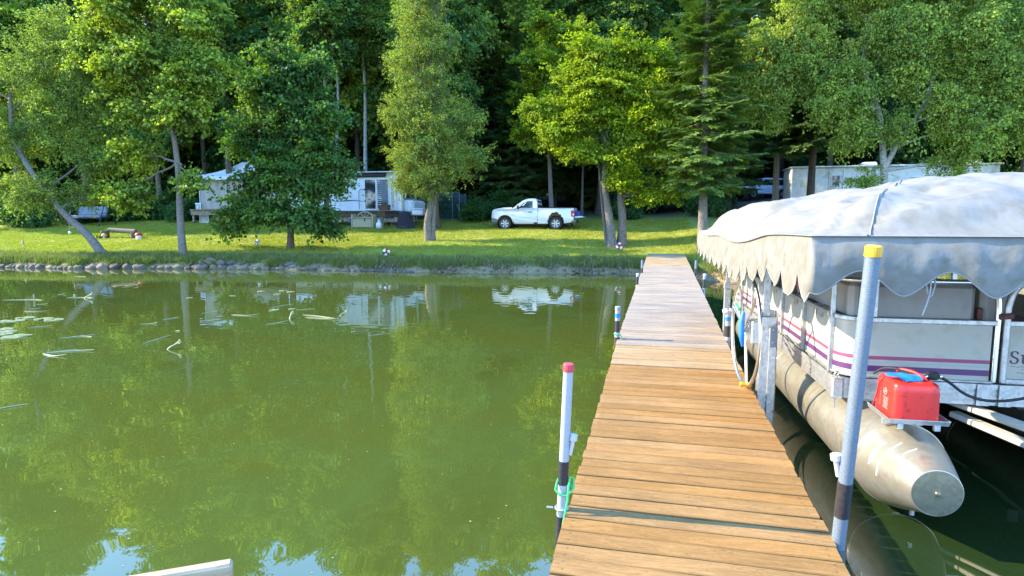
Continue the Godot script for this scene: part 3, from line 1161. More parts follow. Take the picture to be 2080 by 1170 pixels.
	p = dock_pole("dock_pole", "short white dock pole with blue band, left edge halfway along", Vector3(-0.470, 0.42, -8.27), Vector3(-0.465, 0.895, -8.26), 0.034, M.pale_pipe, M.pale_pipe, [[0.33, 0.06, 1, M.blue], [0.13, 0.16, 1, M.tape], [-0.28, 0.34, 0, M.rust]], "short dock poles")
	var rb := thing("green_rope", "green rope tied round the blue-banded pole on the left", "rope", Vector3(-0.47, 0.5, -8.27))
	var rr := MB.new()
	rr.tube(ring_path(Vector3(0, 0.02, 0), Vector3(0.2, 1, 0).normalized(), 0.042), 0.008, 6, false)
	rr.tube([Vector3(0.03, 0.02, 0.02), Vector3(0.065, 0.0, 0.03), Vector3(0.05, -0.12, 0.04), Vector3(0.02, -0.32, 0.05)], 0.007, 6)
	part("loop", rr, M.green_rope, rb)
	p = dock_pole("dock_pole", "short dock pole with blue band and valve, right edge beside lift", Vector3(1.0, 0.42, -8.55), Vector3(0.985, 0.845, -8.54), 0.036, M.pale_pipe, null, [[0.30, 0.05, 1, M.blue], [0.08, 0.15, 1, M.tape]], "short dock poles")
	var vb := MB.new()
	vb.box(Vector3(-0.05, 0.85, 0.02), Vector3(0.07, 0.06, 0.05), Basis(Vector3(0, 0, 1), 0.3), 0.012)
	vb.box(Vector3(0.02, 0.86, 0.0), Vector3(0.03, 0.05, 0.04), Basis(), 0.01)
	part("valve", vb, M.white, p)
	for q in [["stubby white-topped dock pole on the left near the shore", -0.385, -14.6, 0.82, M.pale_pipe], ["thin grey dock pole farthest out on the left edge", -0.335, -17.3, 0.98, M.galv], ["stubby white-topped dock pole on the right near the shore", 1.11, -14.3, 0.86, M.pale_pipe], ["thin grey dock pole farthest out on the right edge", 1.12, -17.5, 0.98, M.galv]]:
		dock_pole("dock_pole", q[0], Vector3(q[1], 0.5, q[2]), Vector3(q[1] + 0.01, q[3], q[2]), 0.032, q[4], M.white if q[4] == M.pale_pipe else null, [[0.05, 0.2, 1, M.tape]], "short dock poles")

	# bench beside the viewer: only the end of its back board shows
	var bench := thing("wooden_bench", "weathered wooden bench whose back board tip shows lower left", "bench", Vector3(-1.6, 0, -0.9))
	o = bench.position
	var a := Vector3(-1.055, 1.165, -1.29)
	var e := Vector3(-2.02, 1.165, -0.67)
	for q in [["back_board", a, e, Vector3(0.0, -0.07, 0.0), 0.145], ["back_board", a, e, Vector3(0.0, -0.30, 0.02), 0.145]]:
		var b := MB.new()
		b.box(Vector3.ZERO, Vector3(0.038, q[4], a.distance_to(e)), Basis.looking_at(e - a), 0.006)
		part(q[0], b, M.deck_wood, bench, (a + e) * 0.5 + q[3] - o)
	for f in [0.12, 0.88]:
		var m := a.lerp(e, f)
		var b := MB.new()
		b.box(Vector3(m.x - 0.02, m.y * 0.5 - 0.32, m.z + 0.034) - o, Vector3(0.09, m.y + 0.5, 0.03), Basis(Vector3.UP, 0.57), 0.005)
		part("post", b, M.deck_wood, bench)
	var st := MB.new()
	st.box(Vector3(-1.42, 0.74, -0.78) - o, Vector3(1.1, 0.04, 0.35), Basis(Vector3.UP, 0.57), 0.005)
	part("seat", st, M.deck_wood, bench)

# ---------------------------------------------------------------- boat on its lift; boat frame: x right, y up, -z along the boat away from the near end
const BO := Vector3(1.734, 0.0, -4.66)
const BTURN := 0.02774

func sq(b: MB, p: Vector3, q: Vector3, w: float, h: float, bev := 0.004) -> void:
	b.box((p + q) * 0.5, Vector3(w, h, p.distance_to(q)), Basis.looking_at((q - p).normalized(), Vector3.UP if absf((q - p).normalized().y) < 0.9 else Vector3.RIGHT), bev)

func bend(pts: Array, n := 5) -> Array:
	var out := []
	for k in pts.size() - 1:
		for j in n:
			out.append((pts[k] as Vector3).cubic_interpolate(pts[k + 1], pts[maxi(k - 1, 0)], pts[mini(k + 2, pts.size() - 1)], float(j) / n))
	out.append(pts[pts.size() - 1])
	return out

func corner_path(v0: float, v1: float, u0: float, u1: float, h: float, r: float) -> Array:
	# along the dock side from u1 to the near end, round the corner, along the near end to v1
	var out := [Vector3(v0, h, -u1), Vector3(v0, h, -(u0 + r))]
	for k in range(1, 7):
		var a := PI * 0.5 * k / 6.0
		out.append(Vector3(v0 + r - cos(a) * r, h, -(u0 + r - sin(a) * r)))
	out.append(Vector3(v1, h, -u0))
	return out

# upright band that follows a path
func band(b: MB, path: Array, h0: float, h1: float, off: float) -> void:
	var g := []
	for k in path.size():
		var d: Vector3 = path[mini(k + 1, path.size() - 1)] - path[maxi(k - 1, 0)]
		var nn := d.cross(Vector3.UP).normalized() * off
		var p: Vector3 = path[k]
		g.append([Vector3(p.x, h0, p.z) + nn, Vector3(p.x, h1, p.z) + nn])
	b.grid(g)

func build_boat() -> void:
	var t := thing("pontoon_boat", "cream pontoon boat with purple stripes resting on the covered lift", "pontoon boat", BO, BTURN)
	# floats
	for s in 2:
		var x := 0.0 if s == 0 else 1.84
		var b := MB.new()
		var along := Transform3D(Basis(Vector3.RIGHT, -PI / 2), Vector3(x, 0.335, 0))
		b.lathe([Vector2(0.30, 0), Vector2(0.30, 2.7), Vector2(0.30, 5.2), Vector2(0.27, 5.6), Vector2(0.18, 5.9), Vector2(0.05, 6.05), Vector2(0.0, 6.06)], along, 44)
		var rings := []
		for k in 9:
			var f := k / 8.0
			var e := f * f * (3 - 2 * f)
			var row := []
			for j in 45:
				var a := TAU * j / 44.0
				var rad := lerpf(0.30, 0.146, pow(f, 1.15))
				row.append(Vector3(x + cos(a) * rad - 0.035 * e, 0.335 + 0.065 * e + sin(a) * rad, 0.62 * f))
			rings.append(row)
		b.grid(rings, true)
		var fl := part("float_tube", b, M.tube, t)
		var cap := MB.new()
		cap.lathe([Vector2(0.141, 0.0), Vector2(0.141, 0.006), Vector2(0.07, 0.009), Vector2(0.0, 0.010)], Transform3D(Basis(Vector3.RIGHT, PI / 2), Vector3(x - 0.035, 0.40, 0.62)), 40)
		cap.lathe([Vector2(0.018, 0.008), Vector2(0.014, 0.02), Vector2(0, 0.022)], Transform3D(Basis(Vector3.RIGHT, PI / 2), Vector3(x - 0.035, 0.40, 0.62)), 12)
		part("end_plate", cap, M.plate, fl)
		var w := MB.new()
		w.tube(ring_path(Vector3(x, 0.335, 0.0), Vector3(0, 0, 1), 0.301, 44), 0.005, 5, false)
		w.tube(ring_path(Vector3(x - 0.035, 0.40, 0.618), Vector3(0, 0, 1), 0.143, 40), 0.006, 5, false)
		w.tube(ring_path(Vector3(x, 0.335, -2.7), Vector3(0, 0, 1), 0.300, 40), 0.004, 5, false)
		part("weld_seam", w, M.tube, fl)
		var kl := MB.new()
		kl.box(Vector3(x, 0.034, -2.6), Vector3(0.05, 0.03, 5.2), Basis(), 0.004)
		kl.lathe([Vector2(0.0, -0.03), Vector2(0.016, -0.028), Vector2(0.016, 0.02), Vector2(0.0, 0.02)], Transform3D(Basis(), Vector3(x - 0.02, 0.125, 0.28)), 10)
		part("keel_strip", kl, M.alu, fl)
		var br := MB.new()
		for u in [0.6, 1.6, 2.6, 3.6, 4.6]:
			br.box(Vector3(x, 0.655, -u), Vector3(0.22, 0.055, 0.10), Basis(), 0.004)
		part("deck_bracket", br, M.alu, t)
	# chalk-white scratches on the near cone
	var sc := MB.new()
	for q in [[2.55, 0.10, 0.28], [2.45, 0.13, 0.30], [2.05, 0.22, 0.38], [1.96, 0.20, 0.40], [1.75, 0.33, 0.48], [2.75, 0.25, 0.33]]:
		var pts := []
		for k in 5:
			var f := k / 4.0
			var a: float = q[0] + 0.42 * f + sin(f * 7.0) * 0.02
			var zz := lerpf(q[1], q[2], 0.35 + 0.1 * f)
			var g := zz / 0.62
			var e := g * g * (3 - 2 * g)
			var rad := lerpf(0.30, 0.146, pow(g, 1.15)) + 0.0005
			pts.append(Vector3(cos(a) * rad - 0.035 * e, 0.335 + 0.065 * e + sin(a) * rad, zz))
		sc.tube(pts, 0.0035, 4)
	part("scratch_mark", sc, M.white, t)

	# deck
	var d := MB.new()
	d.box(Vector3(0.92, 0.765, -3.05), Vector3(2.40, 0.12, 5.14), Basis(), 0.01)
	part("deck", d, M.alu, t)
	var path := corner_path(-0.325, 2.14, 0.42, 5.6, 0.0, 0.09)
	var ex := MB.new()
	for q in [[0.684, 0.845, 0.0], [0.700, 0.716, 0.006], [0.735, 0.751, 0.006], [0.770, 0.786, 0.006], [0.808, 0.845, 0.008]]:
		band(ex, path, q[0], q[1], q[2])
	part("deck_edge", ex, M.alu, t)
	var cb := MB.new()
	cb.box(Vector3(-0.315, 0.762, -0.425), Vector3(0.085, 0.165, 0.085), Basis(Vector3.UP, 0.0), 0.012)
	cb.tube(ring_path(Vector3(-0.315, 0.872, -0.425), Vector3(0.6, 0, 0.8).normalized(), 0.020, 12), 0.005, 6, false)
	cb.tube([Vector3(-0.315, 0.845, -0.425), Vector3(-0.315, 0.858, -0.425)], 0.007, 6)
	cb.tube([Vector3(-0.325, 0.68, -0.42), Vector3(-0.325, 0.60, -0.42)], 0.006, 6)
	cb.tube([Vector3(-0.325, 0.685, -0.42), Vector3(-0.325, 0.665, -0.42)], 0.012, 8)
	part("corner_bumper", cb, M.alu, t)

	# fence: cream skin, stripes, rails and posts
	var skin := corner_path(-0.285, 0.74, 0.46, 5.5, 0.0, 0.2)
	var far_side := [Vector3(2.13, 0, -0.46), Vector3(2.13, 0, -5.5)]
	var pn := MB.new()
	band(pn, skin, 0.856, 1.285, 0.0)
	var panel := part("fence_panel", pn, M.cream, t)
	var inner := MB.new()
	band(inner, skin, 0.856, 1.285, -0.012)
	part("panel_back", inner, M.seat, panel)
	var fp := MB.new()
	fp.box(Vector3(2.13, 1.07, -2.98), Vector3(0.02, 0.43, 5.04))
	fp.box(Vector3(0.92, 1.07, -5.51), Vector3(2.40, 0.43, 0.02))
	part("fence_panel", fp, M.cream, t)
	for q in [[0.989, 1.017, M.magenta, 0.002], [0.958, 0.975, M.stripe_grey, 0.002], [0.896, 0.941, M.purple, 0.002]]:
		var b := MB.new()
		band(b, skin, q[0], q[1], q[3])
		part("stripe", b, q[2], panel)
	var rails := corner_path(-0.285, 0.76, 0.46, 5.5, 1.30, 0.2)
	var rl := MB.new()
	for k in rails.size() - 1:
		sq(rl, rails[k], rails[k + 1] + (rails[k + 1] - rails[k]).normalized() * 0.004, 0.036, 0.038, 0.005)
	part("mid_rail", rl, M.alu, t)
	var top := corner_path(-0.275, 0.55, 0.47, 2.5, 1.60, 0.2)
	top = top.slice(0, top.size())
	top.append_array([Vector3(0.66, 1.592, -0.47), Vector3(0.735, 1.55, -0.47), Vector3(0.768, 1.47, -0.47), Vector3(0.775, 1.38, -0.47), Vector3(0.775, 0.85, -0.47)])
	var tr := MB.new()
	tr.tube(top, 0.021, 10)
	part("top_rail", tr, M.chrome, t)
	var base := corner_path(-0.285, 0.76, 0.46, 5.5, 0.852, 0.2)
	var bl := MB.new()
	for k in base.size() - 1:
		sq(bl, base[k], base[k + 1] + (base[k + 1] - base[k]).normalized() * 0.004, 0.036, 0.018, 0.003)
	part("base_rail", bl, M.alu, t)
	for q in [[0.66, 1.60], [1.49, 1.60], [2.35, 1.60], [3.19, 1.34], [4.07, 1.34], [4.9, 1.34]]:
		var b := MB.new()
		sq(b, Vector3(-0.300, 0.835, -q[0]), Vector3(-0.300, q[1], -q[0]), 0.034, 0.036, 0.004)
		part("fence_post", b, M.alu, t)
	var pp := MB.new()
	sq(pp, Vector3(-0.06, 1.32, -0.462), Vector3(-0.06, 1.60, -0.462), 0.03, 0.03, 0.004)
	part("fence_post", pp, M.alu, t)
	for u in [0.98, 1.15, 1.83, 2.75, 3.6]:
		var b := MB.new()
		b.box(Vector3(-0.255, 1.318, -u), Vector3(0.08, 0.004, 0.22), Basis(), 0.001)
		b.lathe([Vector2(0, 0), Vector2(0.028, 0), Vector2(0.028, 0.004), Vector2(0, 0.004)], Transform3D(Basis(Vector3(0, 0, 1), PI / 2), Vector3(-0.309, 1.255, -u)), 14)
		part("rail_clip", b, M.alu, t)
	# seats behind the rails
	for q in [[Vector3(-0.165, 1.43, -1.36), Vector3(0.10, 0.30, 1.60)], [Vector3(0.27, 1.43, -0.585), Vector3(0.78, 0.30, 0.10)], [Vector3(0.80, 1.40, -0.70), Vector3(0.20, 0.36, 0.3)], [Vector3(1.72, 1.32, -0.8), Vector3(0.8, 0.5, 0.2)]]:
		var b := MB.new()
		b.box(q[0], q[1], Basis(), 0.035)
		part("seat_back", b, M.seat, t)
	for q in [[Vector3(0.12, 1.08, -1.36), Vector3(0.5, 0.38, 1.60)], [Vector3(0.45, 1.08, -0.88), Vector3(0.45, 0.38, 0.5)], [Vector3(1.7, 1.06, -1.2), Vector3(0.7, 0.36, 0.9)]]:
		var b := MB.new()
		b.box(q[0], q[1], Basis(), 0.04)
		part("seat_base", b, M.seat, t)
	var st := MB.new()
	st.box(Vector3(0.69, 1.355, -0.56), Vector3(0.035, 0.09, 0.05), Basis(), 0.008)
	part("seat_latch", st, M.brown, t)
	# gate with arched tube
	var g := MB.new()
	g.tube(bend([Vector3(0.835, 0.85, -0.47), Vector3(0.835, 1.30, -0.47), Vector3(0.838, 1.44, -0.47), Vector3(0.88, 1.56, -0.47), Vector3(0.98, 1.615, -0.47), Vector3(1.25, 1.62, -0.47), Vector3(1.5, 1.615, -0.47), Vector3(1.60, 1.56, -0.47), Vector3(1.64, 1.44, -0.47), Vector3(1.64, 0.85, -0.47)], 4), 0.023, 12)
	sq(g, Vector3(0.85, 1.30, -0.47), Vector3(1.63, 1.30, -0.47), 0.03, 0.038)
	sq(g, Vector3(0.85, 0.862, -0.47), Vector3(1.63, 0.862, -0.47), 0.03, 0.04)
	var gate := part("gate", g, M.alu, t)
	var gpan := MB.new()
	gpan.box(Vector3(1.24, 1.08, -0.475), Vector3(0.76, 0.41, 0.008))
	part("gate_panel", gpan, M.cream, gate)
	var font := SystemFont.new()
	font.font_names = PackedStringArray(["Droid Serif"])
	var tm := TextMesh.new()
	tm.font = font
	tm.text = "Sun"
	tm.font_size = 64
	tm.pixel_size = 0.00205
	tm.depth = 0.003
	tm.horizontal_alignment = HORIZONTAL_ALIGNMENT_LEFT
	var te := part("lettering", tm, M.letter, gate)
	te.position = Vector3(0.868, 1.042, -0.468)
	var wv := MB.new()
	for q in [[0.885, 1.35, 0.975], [0.955, 1.35, 0.952], [0.925, 1.3, 0.929]]:
		var pts := []
		var x: float = q[0]
		while x < q[1]:
			pts.append(Vector3(x, q[2] + sin((x - q[0]) * 110.0) * 0.0032, -0.470))
			x += 0.008
		wv.tube(pts, 0.0013, 4)
	part("wave_lines", wv, M.letter, gate)
	var hg := MB.new()
	hg.box(Vector3(0.815, 1.355, -0.445), Vector3(0.10, 0.045, 0.02), Basis(Vector3(0, 0, 1), 0.12), 0.008)
	hg.lathe([Vector2(0, 0.0), Vector2(0.012, 0.0), Vector2(0.012, 0.008), Vector2(0, 0.008)], Transform3D(Basis(Vector3.RIGHT, PI / 2), Vector3(0.80, 1.355, -0.436)), 10)
	part("gate_strap", hg, M.brown, t)
	for x in [0.685, 0.83]:
		var b := MB.new()
		b.box(Vector3(x, 0.765, -0.402), Vector3(0.085, 0.165, 0.008), Basis(), 0.002)
		b.lathe([Vector2(0, 0.0), Vector2(0.017, 0.0), Vector2(0.015, 0.009), Vector2(0, 0.010)], Transform3D(Basis(Vector3.RIGHT, PI / 2), Vector3(x - 0.012, 0.735, -0.397)), 12)
		b.lathe([Vector2(0, 0.0), Vector2(0.006, 0.0), Vector2(0.006, 0.003), Vector2(0, 0.004)], Transform3D(Basis(Vector3.RIGHT, PI / 2), Vector3(x - 0.012, 0.785, -0.397)), 8)
		part("hinge_plate", b, M.alu, t)

func lift_post(called: String, at: Vector3, t: Node3D, tall: float) -> void:
	var b := MB.new()
	var w := 0.145
	var k := 0.006
	# open channel: three walls, so that its top reads as hollow
	b.box(at + Vector3(0, (1.20 + -0.25) * 0.5, -w * 0.5), Vector3(w, 1.45 - 0.0, k), Basis(), 0.002)
	b.box(at + Vector3(-w * 0.5, 0.475, 0), Vector3(k, 1.45, w), Basis(), 0.002)
	b.box(at + Vector3(w * 0.5, 0.475, 0), Vector3(k, 1.45, w), Basis(), 0.002)
	b.box(at + Vector3(-0.01, 0.46, w * 0.5 - 0.004), Vector3(w * 0.98, 1.38, k), Basis(), 0.002)
	var p := part(called, b, M.alu, t)
	var leg := MB.new()
	leg.box(at + Vector3(0.03, -0.1, w * 0.5 + 0.02), Vector3(0.062, 2.3, 0.03), Basis(), 0.003)
	leg.box(at + Vector3(0.0, -0.1, w * 0.5 + 0.010), Vector3(0.008, 2.3, 0.05), Basis(), 0.002)
	part("post_leg", leg, M.alu, p)
	var pl := MB.new()
	pl.box(at + Vector3(0.03, 0.97, w * 0.5 + 0.038), Vector3(0.06, 0.20, 0.006), Basis(), 0.002)
	for y in [0.91, 1.03]:
		pl.lathe([Vector2(0, 0.0), Vector2(0.012, 0.0), Vector2(0.010, 0.008), Vector2(0, 0.009)], Transform3D(Basis(Vector3.RIGHT, PI / 2), at + Vector3(0.03, y, w * 0.5 + 0.041)), 8)
	part("bolt_plate", pl, M.galv, p)
	var up := MB.new()
	up.box(at + Vector3(-0.02, (1.1 + tall) * 0.5, -0.02), Vector3(0.065, tall - 1.1, 0.05), Basis(), 0.003)
	for y in [1.28, 1.38, 1.48]:
		up.lathe([Vector2(0, 0.0), Vector2(0.008, 0.0), Vector2(0, 0.002)], Transform3D(Basis(Vector3.RIGHT, PI / 2), at + Vector3(-0.02, y, 0.0055)), 8)
	part("canopy_post", up, M.alu, t)

func build_lift() -> void:
	var t := thing("boat_lift", "aluminium boat lift with tall hand wheel holding up the pontoon boat", "boat lift", BO, BTURN)
	lift_post("corner_post", Vector3(-0.615, 0, -1.50), t, 1.95)
	lift_post("corner_post", Vector3(2.35, 0, -1.50), t, 1.95)
	for x in [-0.56, 2.35]:
		var b := MB.new()
		b.box(Vector3(x, 0.25, -4.6), Vector3(0.085, 1.85, 0.085), Basis(), 0.004)
		var p := part("corner_post", b, M.alu, t)
		var c := MB.new()
		c.box(Vector3(x, 1.55, -4.6), Vector3(0.055, 1.0, 0.055), Basis(), 0.004)
		part("canopy_post", c, M.alu, p)
		var k := MB.new()
		k.box(Vector3(x, 1.12, -4.6), Vector3(0.10, 0.07, 0.10), Basis(), 0.004)
		k.tube(bend([Vector3(x + 0.05, 1.16, -4.58), Vector3(x + 0.14, 1.15, -4.56), Vector3(x + 0.18, 1.0, -4.56), Vector3(x + 0.18, 0.7, -4.56)], 4), 0.02, 8)
		part("collar", k, M.alu, p)
	var fr := MB.new()
	for q in [[Vector3(-0.6, -0.22, -1.5), Vector3(2.35, -0.22, -1.5)], [Vector3(-0.6, -0.22, -4.6), Vector3(2.35, -0.22, -4.6)]]:
		sq(fr, q[0], q[1], 0.08, 0.10)
	part("cross_beam", fr, M.steel_dark, t)
	for x in [0.42, 1.40]:
		var b := MB.new()
		b.box(Vector3(x, 0.50, -3.0), Vector3(0.09, 0.12, 3.6), Basis(), 0.01)
		part("bunk", b, M.steel_dark, t)
	for q in [[Vector3(0.52, 0.655, -0.75), Vector3(1.05, 0.60, 0.35)], [Vector3(0.60, 0.55, -0.62), Vector3(0.98, 0.48, 0.25)]]:
		var b := MB.new()
		sq(b, q[0], q[1], 0.085, 0.045, 0.008)
		part("guide_arm", b, M.cream, t)
	# bows that carry the cover
	for u in [0.35, 1.55, 2.7, 3.9, 5.0]:
		var b := MB.new()
		var pts := []
		for k in 15:
			var v := lerpf(-0.74, 2.28, k / 14.0)
			pts.append(Vector3(v, roof_h(v, u) - 0.11, -u))
		b.tube(pts, 0.014, 8)
		part("canopy_bow", b, M.galv, t)
	var sr := MB.new()
	for x in [-0.78, 2.32]:
		sr.tube([Vector3(x, 1.80, 0.5), Vector3(x, 1.80, -5.8)], 0.016, 8)
	for u in [-0.5, 5.8]:
		sr.tube([Vector3(-0.78, 1.80, -u), Vector3(2.32, 1.80, -u)], 0.016, 8)
	part("canopy_rail", sr, M.galv, t)
	# wheel on the near post
	var hub := Vector3(-0.80, 0.995, -1.62)
	var turn := Basis(Vector3.UP, 0.07)
	var R := 0.55
	var rim := MB.new()
	var pts := []
	for k in 49:
		pts.append(hub + turn * Vector3(0, cos(TAU * k / 48) * R, sin(TAU * k / 48) * R))
	rim.tube(pts, 0.0175, 10, false)
	var wheel := part("hand_wheel", rim, M.chrome, t)
	for k in 3:
		var b := MB.new()
		var a := 0.25 + TAU * k / 3.0
		b.tube([hub, hub + turn * Vector3(0, -cos(a) * R, sin(a) * R)], 0.0135, 8)
		part("spoke", b, M.chrome, wheel)
	var hb := MB.new()
	hb.tube([hub + turn * Vector3(-0.03, 0, 0), hub + turn * Vector3(0.16, 0, 0)], 0.03, 14)
	part("hub", hb, M.alu, wheel)
	var kn := MB.new()
	var kp := hub + turn * Vector3(0, -cos(0.45) * R, sin(0.45) * R)
	kn.lathe([Vector2(0, -0.09), Vector2(0.022, -0.085), Vector2(0.026, -0.06), Vector2(0.016, -0.045), Vector2(0.016, -0.02), Vector2(0.024, 0.0), Vector2(0.02, 0.02), Vector2(0, 0.02)], Transform3D(Basis(Vector3(0, 0, 1), -PI / 2), kp), 14)
	part("knob", kn, M.yellow, wheel)
	var sp := MB.new()
	sp.tube(bend([hub + Vector3(-0.03, 0.18, 0.05), hub + Vector3(-0.05, 0.08, 0.09), hub + Vector3(-0.045, -0.05, 0.10), hub + Vector3(-0.03, -0.16, 0.06)], 4), [0.012, 0.02, 0.024, 0.026, 0.028, 0.028, 0.028, 0.026, 0.026, 0.024, 0.02, 0.015, 0.01], 8)
	part("strap_bundle", sp, M.blue, wheel)
	var cord := MB.new()
	cord.tube([hub + turn * Vector3(0, 0.20, -0.50), hub + Vector3(-0.04, 0.08, 0.05)], 0.008, 6)
	part("cord", cord, M.pale_pipe, wheel)
	var gk := MB.new()
	gk.tube([hub + turn * Vector3(0, 0.19, -0.44), hub + Vector3(-0.015, 0.16, -0.27)], 0.014, 6)
	part("cord_wrap", gk, M.green_rope, wheel)
	var wb := MB.new()
	wb.box(Vector3(-0.70, 0.99, -1.56), Vector3(0.14, 0.22, 0.22), Basis(), 0.01)
	part("winch_box", wb, M.alu, t)

func roof_h(v: float, u: float) -> float:
	var tv := clampf(minf(v + 0.85, 2.39 - v) / 1.62, 0.0, 1.0)
	var tu := clampf(minf(u + 0.72, 6.02 - u) / 0.9, 0.0, 1.0)
	var side := 1.90 + 0.48 * pow(1.0 - pow(1.0 - tv, 2.1), 0.72)
	var end := 1.0 - pow(1.0 - tu, 2.1)
	return 1.90 + (side - 1.90) * pow(end, 0.72)

func smin(a: float, b: float, k: float) -> float:
	var h := maxf(k - absf(a - b), 0.0) / k
	return minf(a, b) - h * h * h * k / 6.0

func seam_h(u: float) -> float:
	return 1.885 + 0.10 * smoothstep(1.4, -0.7, u) - 0.035 * sin(clampf((u - 0.5) / 5.0, 0, 1) * PI) + 0.02 * sin(u * 2.3)

func build_cover() -> void:
	var t := thing("canopy_cover", "weathered white vinyl cover with scalloped skirt stretched over the boat lift", "boat cover", BO, BTURN)
	var f := FastNoiseLite.new()
	f.seed = 9
	f.frequency = 0.8
	f.fractal_octaves = 3
	var g := []
	var nu := 150
	var nv := 76
	for a in nu + 1:
		var row := []
		var u := lerpf(-0.72, 6.02, a / float(nu))
		for k in nv + 1:
			var q := k / float(nv)
			var v := lerpf(-0.85, 2.39, q)
			var h := roof_h(v, u)
			var edge := minf(minf(v + 0.85, 2.39 - v), minf(u + 0.72, 6.02 - u))
			var soft := smin(minf(v + 0.85, 2.39 - v), minf(u + 0.72, 6.02 - u), 0.5)
			var in_ := smoothstep(0.0, 0.45, soft)
			# slack cloth: dips between the bows, folds near the skirt
			h -= 0.022 * (0.5 - 0.5 * cos(TAU * (u + 0.55) / 1.6)) * in_
			h += f.get_noise_2d(u * 1.1, v * 1.1 + 7.0) * 0.05 * in_
			h += f.get_noise_2d(u * 0.55 + 9.0, v * 2.4 + u * 0.7) * 0.055 * in_
			h += f.get_noise_2d(u * 2.2 - v * 0.6, v * 2.6 + u * 0.9 + 30.0) * 0.010 * smoothstep(0.03, 0.3, soft)
			h += f.get_noise_2d(u * 3.5 + v * 1.5, v * 2.2 - u) * 0.007 * smoothstep(0.02, 0.2, edge)
			if v < 0.2:
				var fold := sin(u * 9.0 + f.get_noise_2d(u, v * 2.0) * 2.5 + v * 3.5)
				h += fold * (0.006 + 0.055 * smoothstep(0.8, 2.4, u)) * smoothstep(0.02, 0.18, v + 0.85) * smoothstep(0.2, -0.45, v)
			# long pulls fanning out from the near corner
			var fan := atan2(v + 0.85, u + 0.75)
			var reach := Vector2(v + 0.85, u + 0.75).length()
			h += sin(fan * 17.0 + f.get_noise_2d(fan * 2.0, reach) * 3.0) * 0.020 * smoothstep(0.15, 0.5, reach) * smoothstep(2.4, 0.9, reach) * smoothstep(0.02, 0.2, soft)
			var base := seam_h(u)
			h = lerpf(base, h, smoothstep(0.0, 0.26, soft) * 0.85 + 0.15 * smoothstep(0.0, 0.06, edge))
			# bulge over the edge
			var push := 0.035 * exp(-pow((edge - 0.05) / 0.06, 2.0))
			var p := Vector3(v, h, -u)
			if v + 0.85 <= edge + 1e-4: p.x -= push
			if 2.39 - v <= edge + 1e-4: p.x += push
			if u + 0.72 <= edge + 1e-4: p.z += push
			if 6.02 - u <= edge + 1e-4: p.z -= push
			row.append(p)
		g.append(row)
	var b := MB.new()
	b.grid(g, true)
	part("roof_sheet", b, M.canvas, t)
	# skirt: from the seam down to a wavy hem, round all four sides
	var round_ := []
	var step := 0.0205
	var v := 2.39
	while v > -0.85:
		round_.append([v, -0.72, 0, 1]); v -= step
	var u := -0.72
	while u < 6.02:
		round_.append([-0.85, u, -1, 0]); u += step
	v = -0.85
	while v < 2.39:
		round_.append([v, 6.02, 0, -1]); v += step
	u = 6.02
	while u > -0.72:
		round_.append([2.39, u, 1, 0]); u -= step
	round_.append(round_[0])
	var sk := []
	var hem := []
	var wob := FastNoiseLite.new()
	wob.seed = 3
	wob.frequency = 1.1
	for k in round_.size():
		var q: Array = round_[k]
		var end: bool = q[3] != 0
		var s: float = (q[0] + 0.58 if end else q[1] + 0.12) / (0.47 if end else 0.435)
		var arch := pow(absf(cos(PI * s)), 1.7)
		if not end:
			var xx := absf(fposmod(s, 1.0) - 0.5) * 2.0
			arch = 1.0 - pow(1.0 - pow(xx, 3.4), 0.5)
		var drop: float = (0.165 + 0.035 * smoothstep(0.5, -0.7, q[1]) if not end else 0.20)
		var top_ := seam_h(q[1])
		var low := top_ - drop - (0.145 if end else 0.195) * (1.0 - arch)
		if not end:
			low -= 0.025 * sin(clampf((q[1] - 0.2) / 5.6, 0, 1) * PI)
		# the corner nearest the dock hangs as one wide lobe
		var row := []
		for j in 9:
			var e := j / 8.0
			var y := lerpf(top_, low, e)
			var out := 0.028 * sin(e * PI * 0.6) + wob.get_noise_2d(k * 0.05, y * 2.0) * (0.012 if end else 0.03) * e + sin(PI * 2.0 * s) * (0.003 if end else 0.010) * e
			if end:
				out += 0.03 * sin(e * PI) * (0.5 + 0.8 * wob.get_noise_2d(q[0] * 2.0, 4.0))
			row.append(Vector3(q[0] + q[2] * out, y, -q[1] + q[3] * out))
		sk.append(row)
		hem.append(row[8] + Vector3(0, -0.002, 0))
	var c := MB.new()
	c.grid(sk, false)
	var skirt := part("skirt", c, M.canvas, t)
	var h2 := MB.new()
	h2.tube(hem, 0.0048, 5, false)
	part("hem_piping", h2, M.piping, skirt)
	var sm := MB.new()
	var line := []
	for k in round_.size():
		line.append(sk[k][0] + Vector3(round_[k][2], 0, round_[k][3]) * 0.010)
	sm.tube(line, 0.0035, 4, false)
	part("skirt_seam", sm, M.piping, skirt)
	# seam that runs up from the near end
	var seam := MB.new()
	var sp := []
	for k in 120:
		var e := k / 119.0
		var gi := lerpf(0.0, 2.75 / 6.74 * nu, e)
		var gj := lerpf(0.30 / 3.24 * nv, 1.58 / 3.24 * nv, e)
		var i0 := mini(int(gi), nu - 1)
		var j0 := mini(int(gj), nv - 1)
		var pa: Vector3 = (g[i0][j0] as Vector3).lerp(g[i0][j0 + 1], gj - j0)
		var pb: Vector3 = (g[i0 + 1][j0] as Vector3).lerp(g[i0 + 1][j0 + 1], gj - j0)
		sp.append(pa.lerp(pb, gi - i0) + Vector3(-0.003, 0.006, 0.003))
	seam.tube(sp, 0.0042, 6, false)
	part("roof_seam", seam, M.piping, t)
	var tie := thing("cover_tie", "thin white cord hanging from the cover hem at the near end", "cord", BO + Vector3(-0.1, 1.74, 0.66), BTURN)
	var tb := MB.new()
